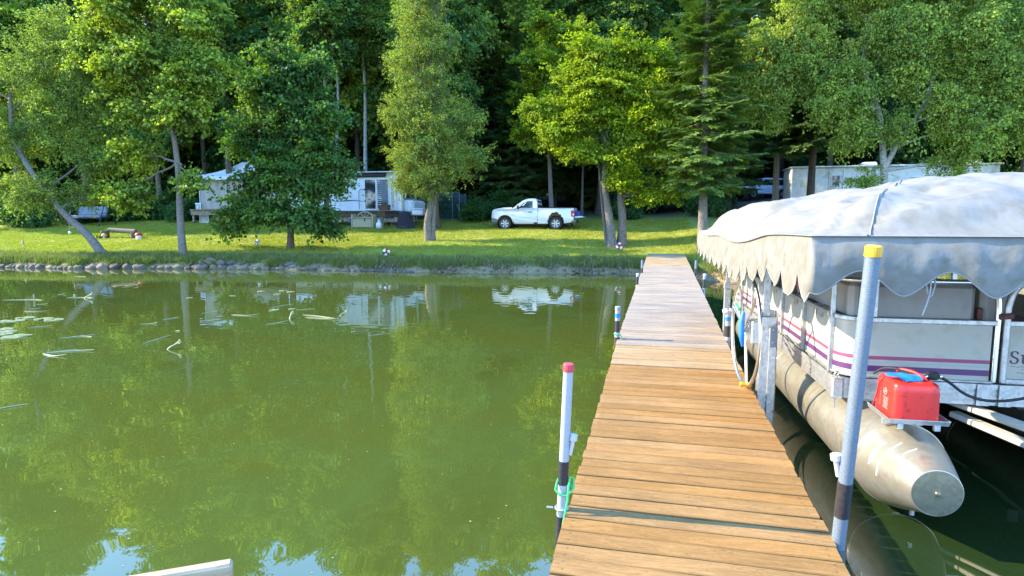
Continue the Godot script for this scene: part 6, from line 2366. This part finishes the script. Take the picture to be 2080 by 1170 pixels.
	leafy_tree("narrow_tree", "tall narrow pale-leaved tree with split trunk on the lawn left of the pickup", at,
		[[[Vector3(-0.05, 0, 0), Vector3(-0.1, 1.0, 0.05), Vector3(0.1, 2.4, 0.0), Vector3(-0.1, 4.6, 0), Vector3(-0.5, 7.5, 0.1), Vector3(-0.6, 11.0, 0), Vector3(-0.3, 14.5, 0), Vector3(0.1, 18.0, 0)], 0.235, 0.04], [[Vector3(0.1, 0, -0.1), Vector3(0.16, 1.1, -0.1), Vector3(0.35, 2.8, -0.15), Vector3(0.9, 5.0, -0.1)], 0.17, 0.05]],
		[[Vector3(0.2, 3.1, 0.4), Vector3(1.4, 0.9, 1.3), 2.0], [Vector3(1.2, 4.2, 0.1), Vector3(1.7, 1.1, 1.4), 2.6], [Vector3(-0.9, 4.2, 0.4), Vector3(1.2, 1.0, 1.2), 1.8], [Vector3(0.4, 5.5, 0.5), Vector3(1.6, 1.1, 1.4), 2.6], [Vector3(-0.9, 6.4, 0.4), Vector3(1.3, 1.1, 1.3), 2.0], [Vector3(1.6, 6.2, 0.0), Vector3(1.3, 1.0, 1.2), 1.6], [Vector3(-0.1, 7.8, 0.3), Vector3(1.5, 1.2, 1.4), 2.4], [Vector3(-0.9, 9.4, 0.2), Vector3(1.2, 1.2, 1.3), 1.9], [Vector3(0.5, 9.8, 0.1), Vector3(1.3, 1.2, 1.3), 1.9], [Vector3(-0.3, 11.5, 0.1), Vector3(1.4, 1.3, 1.3), 2.0], [Vector3(0.4, 13.2, 0.0), Vector3(1.3, 1.2, 1.2), 1.7], [Vector3(-0.3, 14.8, 0.0), Vector3(1.3, 1.1, 1.2), 1.6], [Vector3(0.3, 16.6, 0.0), Vector3(1.2, 1.1, 1.1), 1.4], [Vector3(0.0, 18.2, 0.0), Vector3(0.9, 0.9, 0.9), 0.8], [Vector3(-1.3, 3.0, 0.3), Vector3(0.6, 0.5, 0.6), 0.6]],
		M.bark_grey, S.ash, 900, 0.8, [Color(1.15, 1.1, 1.2), Color(1.6, 1.4, 1.3), Color(2.0, 1.6, 1.3)], 504)
	# yellow-green maple with twin trunks near the dock
	at = gp(-1.75, -29.2, -0.05)
	leafy_tree("maple_tree", "bright yellow-green maple with twin grey trunks near the dock's end", at,
		[[[Vector3(-0.2, 0, 0.2), Vector3(-0.35, 1.3, 0.1), Vector3(-0.62, 3.0, 0), Vector3(-0.6, 4.6, 0.0), Vector3(-0.9, 6.4, 0.2)], 0.25, 0.07], [[Vector3(0.22, 0, -0.2), Vector3(0.22, 1.4, -0.2), Vector3(0.15, 2.8, -0.2), Vector3(0.6, 4.6, -0.1), Vector3(0.7, 7.0, 0.0), Vector3(0.5, 8.6, 0)], 0.25, 0.06], [[Vector3(-0.45, 0, -0.1), Vector3(-0.75, 2.0, -0.3), Vector3(-0.95, 4.0, -0.3)], 0.10, 0.03]],
		[[Vector3(-3.5, 6.5, 0.5), Vector3(1.1, 0.55, 1.0), 1.3, 0], [Vector3(-2.6, 5.5, 0.6), Vector3(1.3, 0.6, 1.2), 1.7, 0], [Vector3(-1.9, 7.9, 0.4), Vector3(1.3, 0.7, 1.2), 1.8, 0], [Vector3(-0.6, 8.9, 0.3), Vector3(1.5, 0.75, 1.3), 2.2, 1], [Vector3(1.0, 8.7, 0.2), Vector3(1.5, 0.7, 1.3), 2.0, 1], [Vector3(2.3, 7.9, 0.2), Vector3(1.2, 0.65, 1.1), 1.5, 1], [Vector3(-0.4, 7.3, 0.9), Vector3(1.7, 0.7, 1.2), 2.3, 0], [Vector3(1.5, 6.9, 0.7), Vector3(1.5, 0.65, 1.2), 2.0, 1], [Vector3(-1.2, 6.2, 1.0), Vector3(1.5, 0.6, 1.1), 1.9, 0], [Vector3(0.9, 5.6, 1.0), Vector3(1.5, 0.65, 1.1), 1.9, 1], [Vector3(2.6, 5.8, 0.3), Vector3(1.3, 0.6, 1.1), 1.4, 1], [Vector3(-1.5, 4.5, 0.9), Vector3(1.1, 0.5, 0.9), 1.1, 0], [Vector3(0.5, 4.2, 1.0), Vector3(1.1, 0.55, 0.9), 1.2, 1], [Vector3(2.2, 4.2, 0.6), Vector3(1.2, 0.6, 1.0), 1.3, 1], [Vector3(0.4, 3.1, 0.9), Vector3(0.85, 0.6, 0.8), 1.2, 1], [Vector3(2.0, 2.6, 0.8), Vector3(1.1, 0.6, 0.9), 1.5, 1], [Vector3(-1.7, 9.2, 0.2), Vector3(0.8, 0.6, 0.8), 0.8, 0], [Vector3(3.1, 7.0, 0.3), Vector3(1.0, 0.6, 0.9), 1.1, 1], [Vector3(3.2, 4.9, 0.4), Vector3(1.0, 0.55, 0.9), 1.1, 1], [Vector3(3.0, 3.2, 0.5), Vector3(0.9, 0.5, 0.8), 0.8, 1], [Vector3(3.7, 8.1, 0.4), Vector3(0.9, 0.6, 0.8), 0.8, 1], [Vector3(4.0, 6.0, 0.7), Vector3(0.8, 0.5, 0.8), 0.7, 1]],
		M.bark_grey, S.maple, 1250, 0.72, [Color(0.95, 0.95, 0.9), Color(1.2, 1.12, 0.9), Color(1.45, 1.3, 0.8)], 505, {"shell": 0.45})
	# birch behind the boat
	at = gp(9.45, -28.95, -0.1)
	leafy_tree("birch_tree", "large white-barked birch with hanging leaves behind the boat cover", at,
		[[[Vector3(0, 0, 0), Vector3(0.02, 1.7, 0), Vector3(-0.15, 3.6, 0), Vector3(-0.35, 5.0, 0.05), Vector3(-0.75, 6.2, 0.1), Vector3(-1.15, 7.4, 0.1), Vector3(-1.0, 9.6, 0.1), Vector3(-1.1, 12.0, 0)], 0.18, 0.04], [[Vector3(-0.1, 2.9, 0), Vector3(0.45, 4.2, 0.05), Vector3(1.1, 5.3, 0.1), Vector3(1.5, 6.7, 0.0), Vector3(1.2, 8.6, 0.0), Vector3(1.4, 11.0, 0)], 0.115, 0.03], [[Vector3(-0.55, 5.4, 0.1), Vector3(-1.2, 6.0, 0.15), Vector3(-1.5, 7.2, 0.2), Vector3(-1.8, 8.4, 0.1)], 0.11, 0.04], [[Vector3(1.2, 5.5, 0.1), Vector3(2.6, 6.4, 0.1), Vector3(3.5, 7.8, 0.0)], 0.09, 0.03]],
		[[Vector3(-4.6, 6.2, 0.3), Vector3(1.2, 1.4, 1.3), 2.0, 2], [Vector3(-3.6, 7.8, 0.4), Vector3(1.5, 1.5, 1.5), 2.6, 2], [Vector3(-5.2, 8.0, 0.0), Vector3(1.1, 1.4, 1.2), 1.7, 2], [Vector3(-2.2, 6.0, 0.9), Vector3(1.4, 1.4, 1.2), 2.2, 2], [Vector3(-3.2, 10.0, 0.2), Vector3(1.7, 1.4, 1.5), 2.4, 0], [Vector3(-0.6, 10.4, 0.4), Vector3(1.8, 1.5, 1.6), 2.6, 0], [Vector3(2.0, 10.0, 0.3), Vector3(1.8, 1.5, 1.6), 2.6, 1], [Vector3(-0.2, 8.2, 1.1), Vector3(1.5, 1.2, 1.1), 1.6, 0], [Vector3(2.6, 7.6, 0.9), Vector3(1.6, 1.4, 1.3), 2.2, 1], [Vector3(4.2, 6.2, 0.4), Vector3(1.5, 1.4, 1.4), 2.2, 3], [Vector3(4.6, 8.6, 0.1), Vector3(1.5, 1.4, 1.4), 1.9, 3], [Vector3(3.0, 4.4, 0.6), Vector3(1.5, 1.3, 1.3), 1.9, 1], [Vector3(1.7, 5.2, 1.0), Vector3(1.1, 1.1, 0.9), 1.1, 1], [Vector3(-1.5, 4.4, 0.7), Vector3(0.9, 0.9, 0.9), 0.9, 0], [Vector3(2.3, 3.0, 0.4), Vector3(1.1, 0.7, 0.9), 0.45, 1], [Vector3(-0.9, 2.5, 0.3), Vector3(0.6, 0.8, 0.6), 0.25, 0], [Vector3(0.3, 6.7, 1.0), Vector3(1.0, 1.0, 0.8), 1.1, 1], [Vector3(0.1, 4.6, 0.9), Vector3(0.7, 0.8, 0.6), 0.4, 0], [Vector3(5.2, 4.6, 0.2), Vector3(1.1, 1.1, 1.1), 1.2, 3], [Vector3(-1.0, 12.4, 0.0), Vector3(2.0, 1.4, 1.8), 2.4, 0], [Vector3(2.4, 12.2, 0.0), Vector3(1.8, 1.3, 1.6), 2.0, 1]],
		M.bark_birch, S.birch, 1700, 0.82, [Color(1.25, 1.2, 1.1), Color(1.75, 1.5, 1.25), Color(2.1, 1.75, 1.3)], 506, {"droop": 0.35, "shell": 0.4})
	# spruce by the dock's end and other conifers
	conifer("spruce_tree", "dark spruce with grey trunk just right of the dock's shore end", gp(1.9, -26.6, -0.05), 16.5, 2.2, 3.1, M.bark_grey, S.bough, 0.40, [Color(1.1, 1.1, 0.9), Color(2.3, 1.9, 1.0)], 21, 0.20, 0.24)
	conifer("spruce_tree", "dark spruce with bare trunk before the house trailer's left end", gp(6.7, -37.6, -0.05), 15.0, 3.2, 4.3, M.bark_grey, S.bough, 0.45, [Color(0.8, 0.85, 0.85), Color(1.15, 1.1, 1.0)], 22, 0.20, 0.1)
	conifer("spruce_tree", "dark-trunked spruce before the house trailer's door", gp(8.3, -36.4, -0.05), 16.0, 3.0, 4.6, M.bark_dark, S.bough, 0.45, [Color(0.75, 0.8, 0.8), Color(1.1, 1.05, 1.0)], 23, 0.23, 0.12)
	conifer("pine_tree", "sparse sunlit pine with bare trunk at the right edge of the view", gp(19.3, -38.6, -0.05), 15.5, 3.4, 4.4, M.bark_brown, S.bough_pale, 0.62, [Color(0.95, 0.95, 0.9), Color(1.3, 1.2, 1.0)], 24, 0.22, 0.35)
	conifer("pine_tree", "thin pine trunk behind the sunlit pine at the right edge", gp(21.6, -41.5, -0.05), 17.0, 3.0, 5.5, M.bark_brown, S.bough_pale, 0.62, [Color(0.7, 0.75, 0.7), Color(1.0, 1.0, 0.9)], 25, 0.20, 0.3)

func build_forest() -> void:
	var r := RandomNumberGenerator.new()
	r.seed = 90
	# birches and single trunks that can be told apart
	var pick := [
		["birch_tree", "slender white birch standing behind the camper's roof", -19.9, -39.6, M.bark_birch, 0.17, 18.0, 2.2, 11.0, 0.15],
		["birch_tree", "crooked pale birch left of the slender white one behind the camper", -21.9, -38.9, M.bark_birch, 0.15, 18.5, 2.4, 11.5, 0.5],
		["shade_tree", "brown-trunked tree growing up through the deck beside the screen tent", -29.0, -37.2, M.bark_brown, 0.26, 18.0, 3.0, 6.0, 0.0],
		["shade_tree", "grey-trunked tree in front of the camper's hidden left half", -20.7, -35.7, M.bark_grey, 0.17, 18.0, 1.7, 10.5, 0.15],
		["shade_tree", "thick rough-barked tree just behind the narrow pale-leaved tree", -13.2, -35.4, M.bark_brown, 0.30, 17.0, 2.4, 7.5, -0.1],
		["young_tree", "young tree with thin bare trunk behind the pickup's tailgate", -5.1, -43.4, M.bark_grey, 0.11, 9.0, 1.9, 4.2, 0.05],
		["oak_tree", "tall rugged oak whose forked trunk rises above the maple", -3.9, -45.0, M.bark_brown, 0.34, 20.0, 3.4, 10.5, 0.2],
		["shade_tree", "slim pale-trunked tree right of the forked oak above the maple", -2.3, -43.4, M.bark_grey, 0.15, 19.0, 2.4, 11.0, -0.2],
		["maple_tree", "bright maple behind and left of the twin-trunked maple", -6.2, -37.2, M.bark_grey, 0.16, 13.2, 2.6, 4.5, -0.3]]
	for q in pick:
		var at := gp(q[2], q[3], -0.05)
		var h: float = q[6]
		var w: float = q[7]
		var lobes := round_lobes(q[8], h - 0.8, w, 10, r)
		var sp: Array = S.forest
		var tint := [Color(0.85, 0.9, 0.9), Color(1.2, 1.1, 1.0), Color(1.4, 1.25, 0.9)]
		if q[4] == M.bark_birch:
			sp = S.birch
		elif String(q[0]).begins_with("maple"):
			sp = S.maple
			tint = [Color(0.7, 0.75, 0.8), Color(1.1, 1.0, 0.9), Color(1.3, 1.15, 0.85)]
		leafy_tree(q[0], q[1], at, [[[Vector3.ZERO, Vector3(q[9] * 0.5, h * 0.25, 0.05), Vector3(q[9], h * 0.5, 0), Vector3(q[9] * 0.3, h * 0.75, 0.1), Vector3(q[9] * 0.8, h - 0.6, 0)], q[5], 0.04]], lobes, q[4], sp, 340 if q[4] == M.bark_birch else 560, 1.0, tint, 600 + int(h * 10 + q[2]), {"twigs": 2})
	# forest behind: a few grown once, the rest copied
	var protos := []
	for k in 5:
		var h: float = [19.0, 21.0, 17.5, 20.0, 18.0][k]
		var w: float = [3.4, 3.8, 3.2, 3.0, 3.9][k]
		var lobes := round_lobes([4.0, 5.5, 3.2, 6.0, 4.5][k], h - 1.2, w, 13, r)
		var tint: Array = [[Color(1.10, 1.09, 0.99), Color(1.52, 1.34, 1.10), Color(1.79, 1.54, 0.99)], [Color(1.24, 1.22, 0.99), Color(1.79, 1.54, 1.10), Color(2.07, 1.73, 0.99)], [Color(1.03, 1.09, 0.99), Color(1.38, 1.28, 1.10), Color(1.66, 1.47, 1.10)], [Color(1.38, 1.28, 0.99), Color(1.93, 1.60, 0.99), Color(2.21, 1.79, 0.99)], [Color(1.10, 1.15, 0.99), Color(1.59, 1.41, 1.10), Color(1.79, 1.54, 0.99)]][k]
		protos.append(leafy_tree("forest_tree", "", Vector3.ZERO, [[[Vector3.ZERO, Vector3(0.2, h * 0.25, 0.1), Vector3(-0.1, h * 0.5, 0), Vector3(0.15, h * 0.75, -0.1), Vector3(0, h - 0.8, 0)], 0.24, 0.04]], lobes, [M.bark_grey, M.bark_brown, M.bark_dark, M.bark_grey, M.bark_brown][k], S.forest if k % 2 == 0 else [S.forest[0], S.broad[1]], 760, 1.15, tint, 700 + k, {"twigs": 2, "shell": 0.33}))
	for k in 2:
		protos.append(conifer("forest_conifer", "", Vector3.ZERO, [19.0, 16.0][k], [3.2, 2.7][k], [1.8, 1.2][k], M.bark_dark, S.bough, 0.55, [Color(0.95, 1.0, 0.9), Color(1.5, 1.35, 1.0)], 31 + k, 0.2, 0.05))
	var low_lobes := []
	for k in 9:
		low_lobes.append([Vector3(r.randf_range(-1.6, 1.6), 1.2 + k * 0.75, r.randf_range(-1.6, 1.6)), Vector3(1.9 - k * 0.12, 1.0, 1.9 - k * 0.12), 1.0])
	protos.append(leafy_tree("understory_tree", "", Vector3.ZERO, [[[Vector3.ZERO, Vector3(0.1, 2.0, 0), Vector3(0, 4.0, 0.1), Vector3(0, 7.0, 0)], 0.10, 0.03]], low_lobes, M.bark_dark, [S.forest[1], S.dark[0]], 420, 1.15, [Color(0.7, 0.8, 0.8), Color(1.1, 1.05, 1.0), Color(1.2, 1.15, 0.9)], 790, {"twigs": 1, "shell": 0.4}))
	# x, z, which, scale
	var rows := [
		[-46, -36, 3, 1.0], [-41.5, -37.5, 4, 0.95], [-37, -39.5, 0, 1.0], [-34.6, -41.8, 1, 1.0], [-31.5, -40.6, 3, 0.95], [-28.2, -42.5, 4, 1.05], [-25.2, -41.4, 2, 1.05], [-22.3, -43.6, 1, 1.0], [-18.2, -43.0, 4, 1.0], [-15.6, -44.2, 0, 1.05], [-12.0, -45.5, 5, 0.85], [-9.8, -43.6, 6, 0.85], [-7.6, -46.8, 5, 0.95], [-13.2, -48.8, 2, 1.1],
		[-38, -47, 1, 1.1], [-33, -48, 4, 1.15], [-28.5, -49.5, 0, 1.15], [-23.5, -50, 3, 1.2], [-18.5, -51, 2, 1.15], [-10.5, -52.5, 5, 1.1], [-6.0, -52.5, 6, 1.1], [-2.5, -51.5, 2, 1.1], [0.6, -48.5, 4, 1.05], [2.4, -44.8, 6, 0.95], [4.6, -42.2, 5, 0.9], [3.2, -52.5, 0, 1.1], [6.2, -57.5, 5, 1.05], [10.2, -56, 3, 1.1], [11.6, -46.6, 3, 0.95], [14.2, -46.5, 1, 0.9], [15.6, -50.5, 1, 1.1], [17.8, -46.4, 3, 0.95], [20.4, -49.5, 4, 1.1], [24.0, -45, 0, 1.0], [25.5, -39.5, 5, 0.9], [27.5, -50, 3, 1.1], [14.6, -43.6, 7, 1.1],
		[-14.5, -57, 1, 1.25], [-8.0, -60, 3, 1.25], [-1.0, -60.5, 1, 1.2], [5.0, -66, 4, 1.25], [13.0, -63, 0, 1.2], [-22, -59, 4, 1.25], [-30, -58, 1, 1.25], [-38, -57, 3, 1.25], [20, -60, 2, 1.25], [-4.5, -47.5, 6, 0.8], [-50, -43, 1, 1.1], [30, -42, 2, 1.0], [-16.8, -47.2, 6, 1.0], [-20.4, -46.8, 5, 1.05],
		[-45.5, -41, 7, 1.1], [-41.5, -42.5, 7, 1.0], [-38, -43.5, 7, 1.1], [-34.5, -45, 7, 1.1], [-31, -44.5, 7, 1.0], [-27, -46, 7, 1.1], [-23, -46.5, 7, 1.0], [-44, -52, 7, 1.3], [-36, -53, 7, 1.3], [-27, -55, 7, 1.3], [-19, -56, 7, 1.3], [-12, -58, 7, 1.3], [-6, -57, 7, 1.2], [0, -56.5, 7, 1.2], [4, -60, 7, 1.3], [9, -62, 7, 1.3], [15, -56, 7, 1.3], [21, -55, 7, 1.3], [27, -45, 7, 1.2], [-1.0, -46, 7, 0.8], [-15, -51, 7, 1.1], [-50, -37, 7, 1.2], [18.8, -43.5, 7, 0.9], [-3, -68, 7, 1.8], [8, -72, 7, 1.8], [-14, -70, 7, 1.8], [-26, -68, 7, 1.8], [-40, -66, 7, 1.8], [20, -70, 7, 1.8],
		[-55, -46, 7, 1.6], [-61, -53, 7, 1.9], [-52, -41, 7, 1.5], [-63, -45, 7, 1.9], [33, -66, 7, 1.8], [27.5, -56, 7, 1.5], [36, -58, 7, 1.8], [31.5, -48, 7, 1.5], [24.5, -41.5, 7, 1.0], [-45.5, -35.6, 0, 1.2], [-47.5, -31.6, 3, 0.8],
		[-49, -47.5, 7, 1.5], [-44.5, -56, 7, 1.6], [-40, -50, 7, 1.3], [13, -57, 7, 1.7], [11.5, -52, 7, 1.3], [15.5, -62, 7, 1.8], [-16.4, -41.6, 3, 0.95], [-10.6, -47.6, 3, 1.1]]
	var marks := [[-0.93, "the swing seat"], [-0.78, "the screen tent"], [-0.60, "the camper"], [-0.34, "the wire kennel"], [-0.18, "the pickup"], [-0.03, "the twin-trunked maple"], [0.12, "the parked silver-blue car"], [0.24, "the house trailer's door end"], [0.42, "the house trailer's right end"]]
	var depth := ["just", "farther", "far", "farthest"]
	var seen := {}
	var first := {}
	for q in rows:
		var p: Node3D = protos[q[2]]
		var bear := atan2(q[0], -q[1])
		var ref: Array = marks[0]
		for mk in marks:
			if absf(bear - mk[0]) < absf(bear - ref[0]):
				ref = mk
		var key: String = ("left" if bear < ref[0] else "right") + " " + ref[1]
		var n: int = seen.get(key, 0)
		seen[key] = n + 1
		var kind: String = ["dense leafy tree", "tall yellow-tipped tree", "dark-barked leafy tree", "bright airy tree", "broad leafy tree", "tall dark conifer", "shorter dark conifer", "low bushy tree"][q[2]]
		var lab := "%s %s in the forest behind and %s of %s" % [["nearest", "second", "third", "fourth", "fifth", "sixth", "seventh", "eighth", "ninth", "tenth", "eleventh", "twelfth"][mini(n, 11)], kind, key.get_slice(" ", 0), ref[1]]
		var o: Node3D
		if not first.has(q[2]):
			first[q[2]] = true
			o = p
			o.set_meta("label", lab)
		else:
			o = copy(p, lab)
		o.set_meta("group", "conifers in the forest" if q[2] in [5, 6] else "leafy trees in the forest")
		o.position = gp(q[0], q[1], -0.1)
		o.rotation.y = r.randf() * TAU
		var s: float = q[3]
		o.scale = Vector3(s, s * r.randf_range(1.12, 1.35), s)
	# the forest that closes the view behind, one mass
	var far_lobes := []
	for k in 30:
		var fx := -105.0 + k * 6.2 + r.randf_range(-2, 2)
		var fz := -92.0 + r.randf_range(-6, 6) + absf(fx + 15.0) * 0.25
		far_lobes.append([Vector3(fx, ground(fx, fz) + 6.0, fz), Vector3(5.5, 7.0, 4.0), 1.0])
		far_lobes.append([Vector3(fx + 2.0, ground(fx, fz) + 15.0 + r.randf_range(-2, 3), fz), Vector3(5.0, 6.0, 4.0), 1.0])
	var mass := Node3D.new()
	mass.name = "far_forest"
	add_child(mass)
	tag(mass, "far mass of forest trees closing the view behind everything else", "forest", "", "stuff")
	foliage(mass, S.forest[1], M.leaf, far_lobes, 4200, 3.2, [Color(0.8, 0.85, 0.9), Color(1.2, 1.1, 1.0)], r)
	# undergrowth along the forest edge
	var bush := leafy_tree("bush", "", Vector3.ZERO, [[[Vector3.ZERO, Vector3(0.05, 0.5, 0), Vector3(0, 1.1, 0)], 0.05, 0.02]], [[Vector3(0, 0.8, 0), Vector3(1.1, 0.7, 1.0), 2.0], [Vector3(0.8, 0.6, 0.3), Vector3(0.8, 0.5, 0.8), 1.0], [Vector3(-0.8, 0.65, 0.2), Vector3(0.8, 0.55, 0.8), 1.0]], M.bark_dark, [S.dark[0]], 110, 0.7, [Color(0.7, 0.8, 0.8), Color(1.2, 1.15, 1.0)], 800, {"twigs": 1})
	var bs := [[-42.5, -33.8, 1.2, "leafy bush at the far left edge beyond the leaning tree"], [-40.2, -36.4, 1.3, "leafy bush left of the swing seat"], [-38.6, -38.0, 1.4, "leafy bush directly behind the swing seat"], [-35.4, -38.6, 1.3, "leafy bush between the swing seat and the screen tent"], [-33.2, -37.8, 1.0, "leafy bush beside the deck's left end"], [-14.4, -41.5, 1.2, "dark bush behind the wire kennel"], [-11.8, -39.6, 1.0, "dark bush between the wire kennel and the pickup's bonnet"], [-10.2, -40.8, 1.2, "dark bush behind the pickup's bonnet"], [-2.0, -41.5, 0.9, "dark bush behind the maple's twin trunks"], [3.4, -40.6, 1.0, "low bush left of the red trolley frame"], [4.0, -46.8, 1.0, "low bush beside the parked silver-blue car"], [13.4, -44.4, 1.3, "bush behind the house trailer's middle"], [20.5, -41.8, 1.2, "bush at the house trailer's right end"], [-45.5, -30, 1.5, "big bush at the frame's left edge"]]
	for k in bs.size():
		var q: Array = bs[k]
		var o: Node3D = bush if k == 0 else copy(bush)
		o.set_meta("label", q[3])
		o.set_meta("category", "bush")
		o.set_meta("group", "bushes at the forest edge")
		o.position = gp(q[0], q[1], -0.1)
		o.rotation.y = k * 1.3
		o.scale = Vector3.ONE * q[2]

func _ready() -> void:
	var cam := Camera3D.new()
	cam.name = "camera"
	cam.position = Vector3(0, 2.05, 0)
	cam.rotation_order = EULER_ORDER_YXZ
	cam.rotation = Vector3(deg_to_rad(-6.2635), deg_to_rad(13.234), 0)
	cam.fov = 50.87
	cam.near = 0.05
	cam.far = 900.0
	add_child(cam)
	cam.current = true
	var sky := ProceduralSkyMaterial.new()
	sky.sky_top_color = Color(0.30, 0.52, 0.78)
	sky.sky_horizon_color = Color(0.74, 0.83, 0.90)
	sky.sky_curve = 0.18
	sky.ground_bottom_color = Color(0.12, 0.15, 0.08)
	sky.ground_horizon_color = Color(0.4, 0.45, 0.4)
	sky.sky_energy_multiplier = 1.5
	var env := Environment.new()
	env.background_mode = Environment.BG_SKY
	env.sky = Sky.new()
	env.sky.sky_material = sky
	env.background_energy_multiplier = 1.0
	env.tonemap_mode = Environment.TONE_MAPPER_LINEAR
	env.tonemap_exposure = 3.45
	env.sdfgi_enabled = true
	env.ssao_enabled = true
	env.ssil_enabled = true
	var we := WorldEnvironment.new()
	we.name = "world_environment"
	we.environment = env
	add_child(we)
	var sun := DirectionalLight3D.new()
	sun.name = "sun"
	sun.light_color = Color(1.0, 0.93, 0.80)
	sun.light_energy = 1.6
	sun.light_angular_distance = 0.5
	sun.shadow_enabled = true
	add_child(sun)
	var el := deg_to_rad(32.0)
	var dir := Vector3(cos(el), -sin(el), -0.05).normalized()
	sun.basis = Basis.looking_at(dir)

	rng.seed = 1
	make_materials()
	make_sprays()
	build_ground()
	build_dock()
	build_boat()
	build_lift()
	build_cover()
	build_tank()
	build_truck()
	build_far_car()
	build_camp()
	build_shore_trees()
	build_forest()
	build_grass()
	build_stones()
	build_specks()
	build_float()
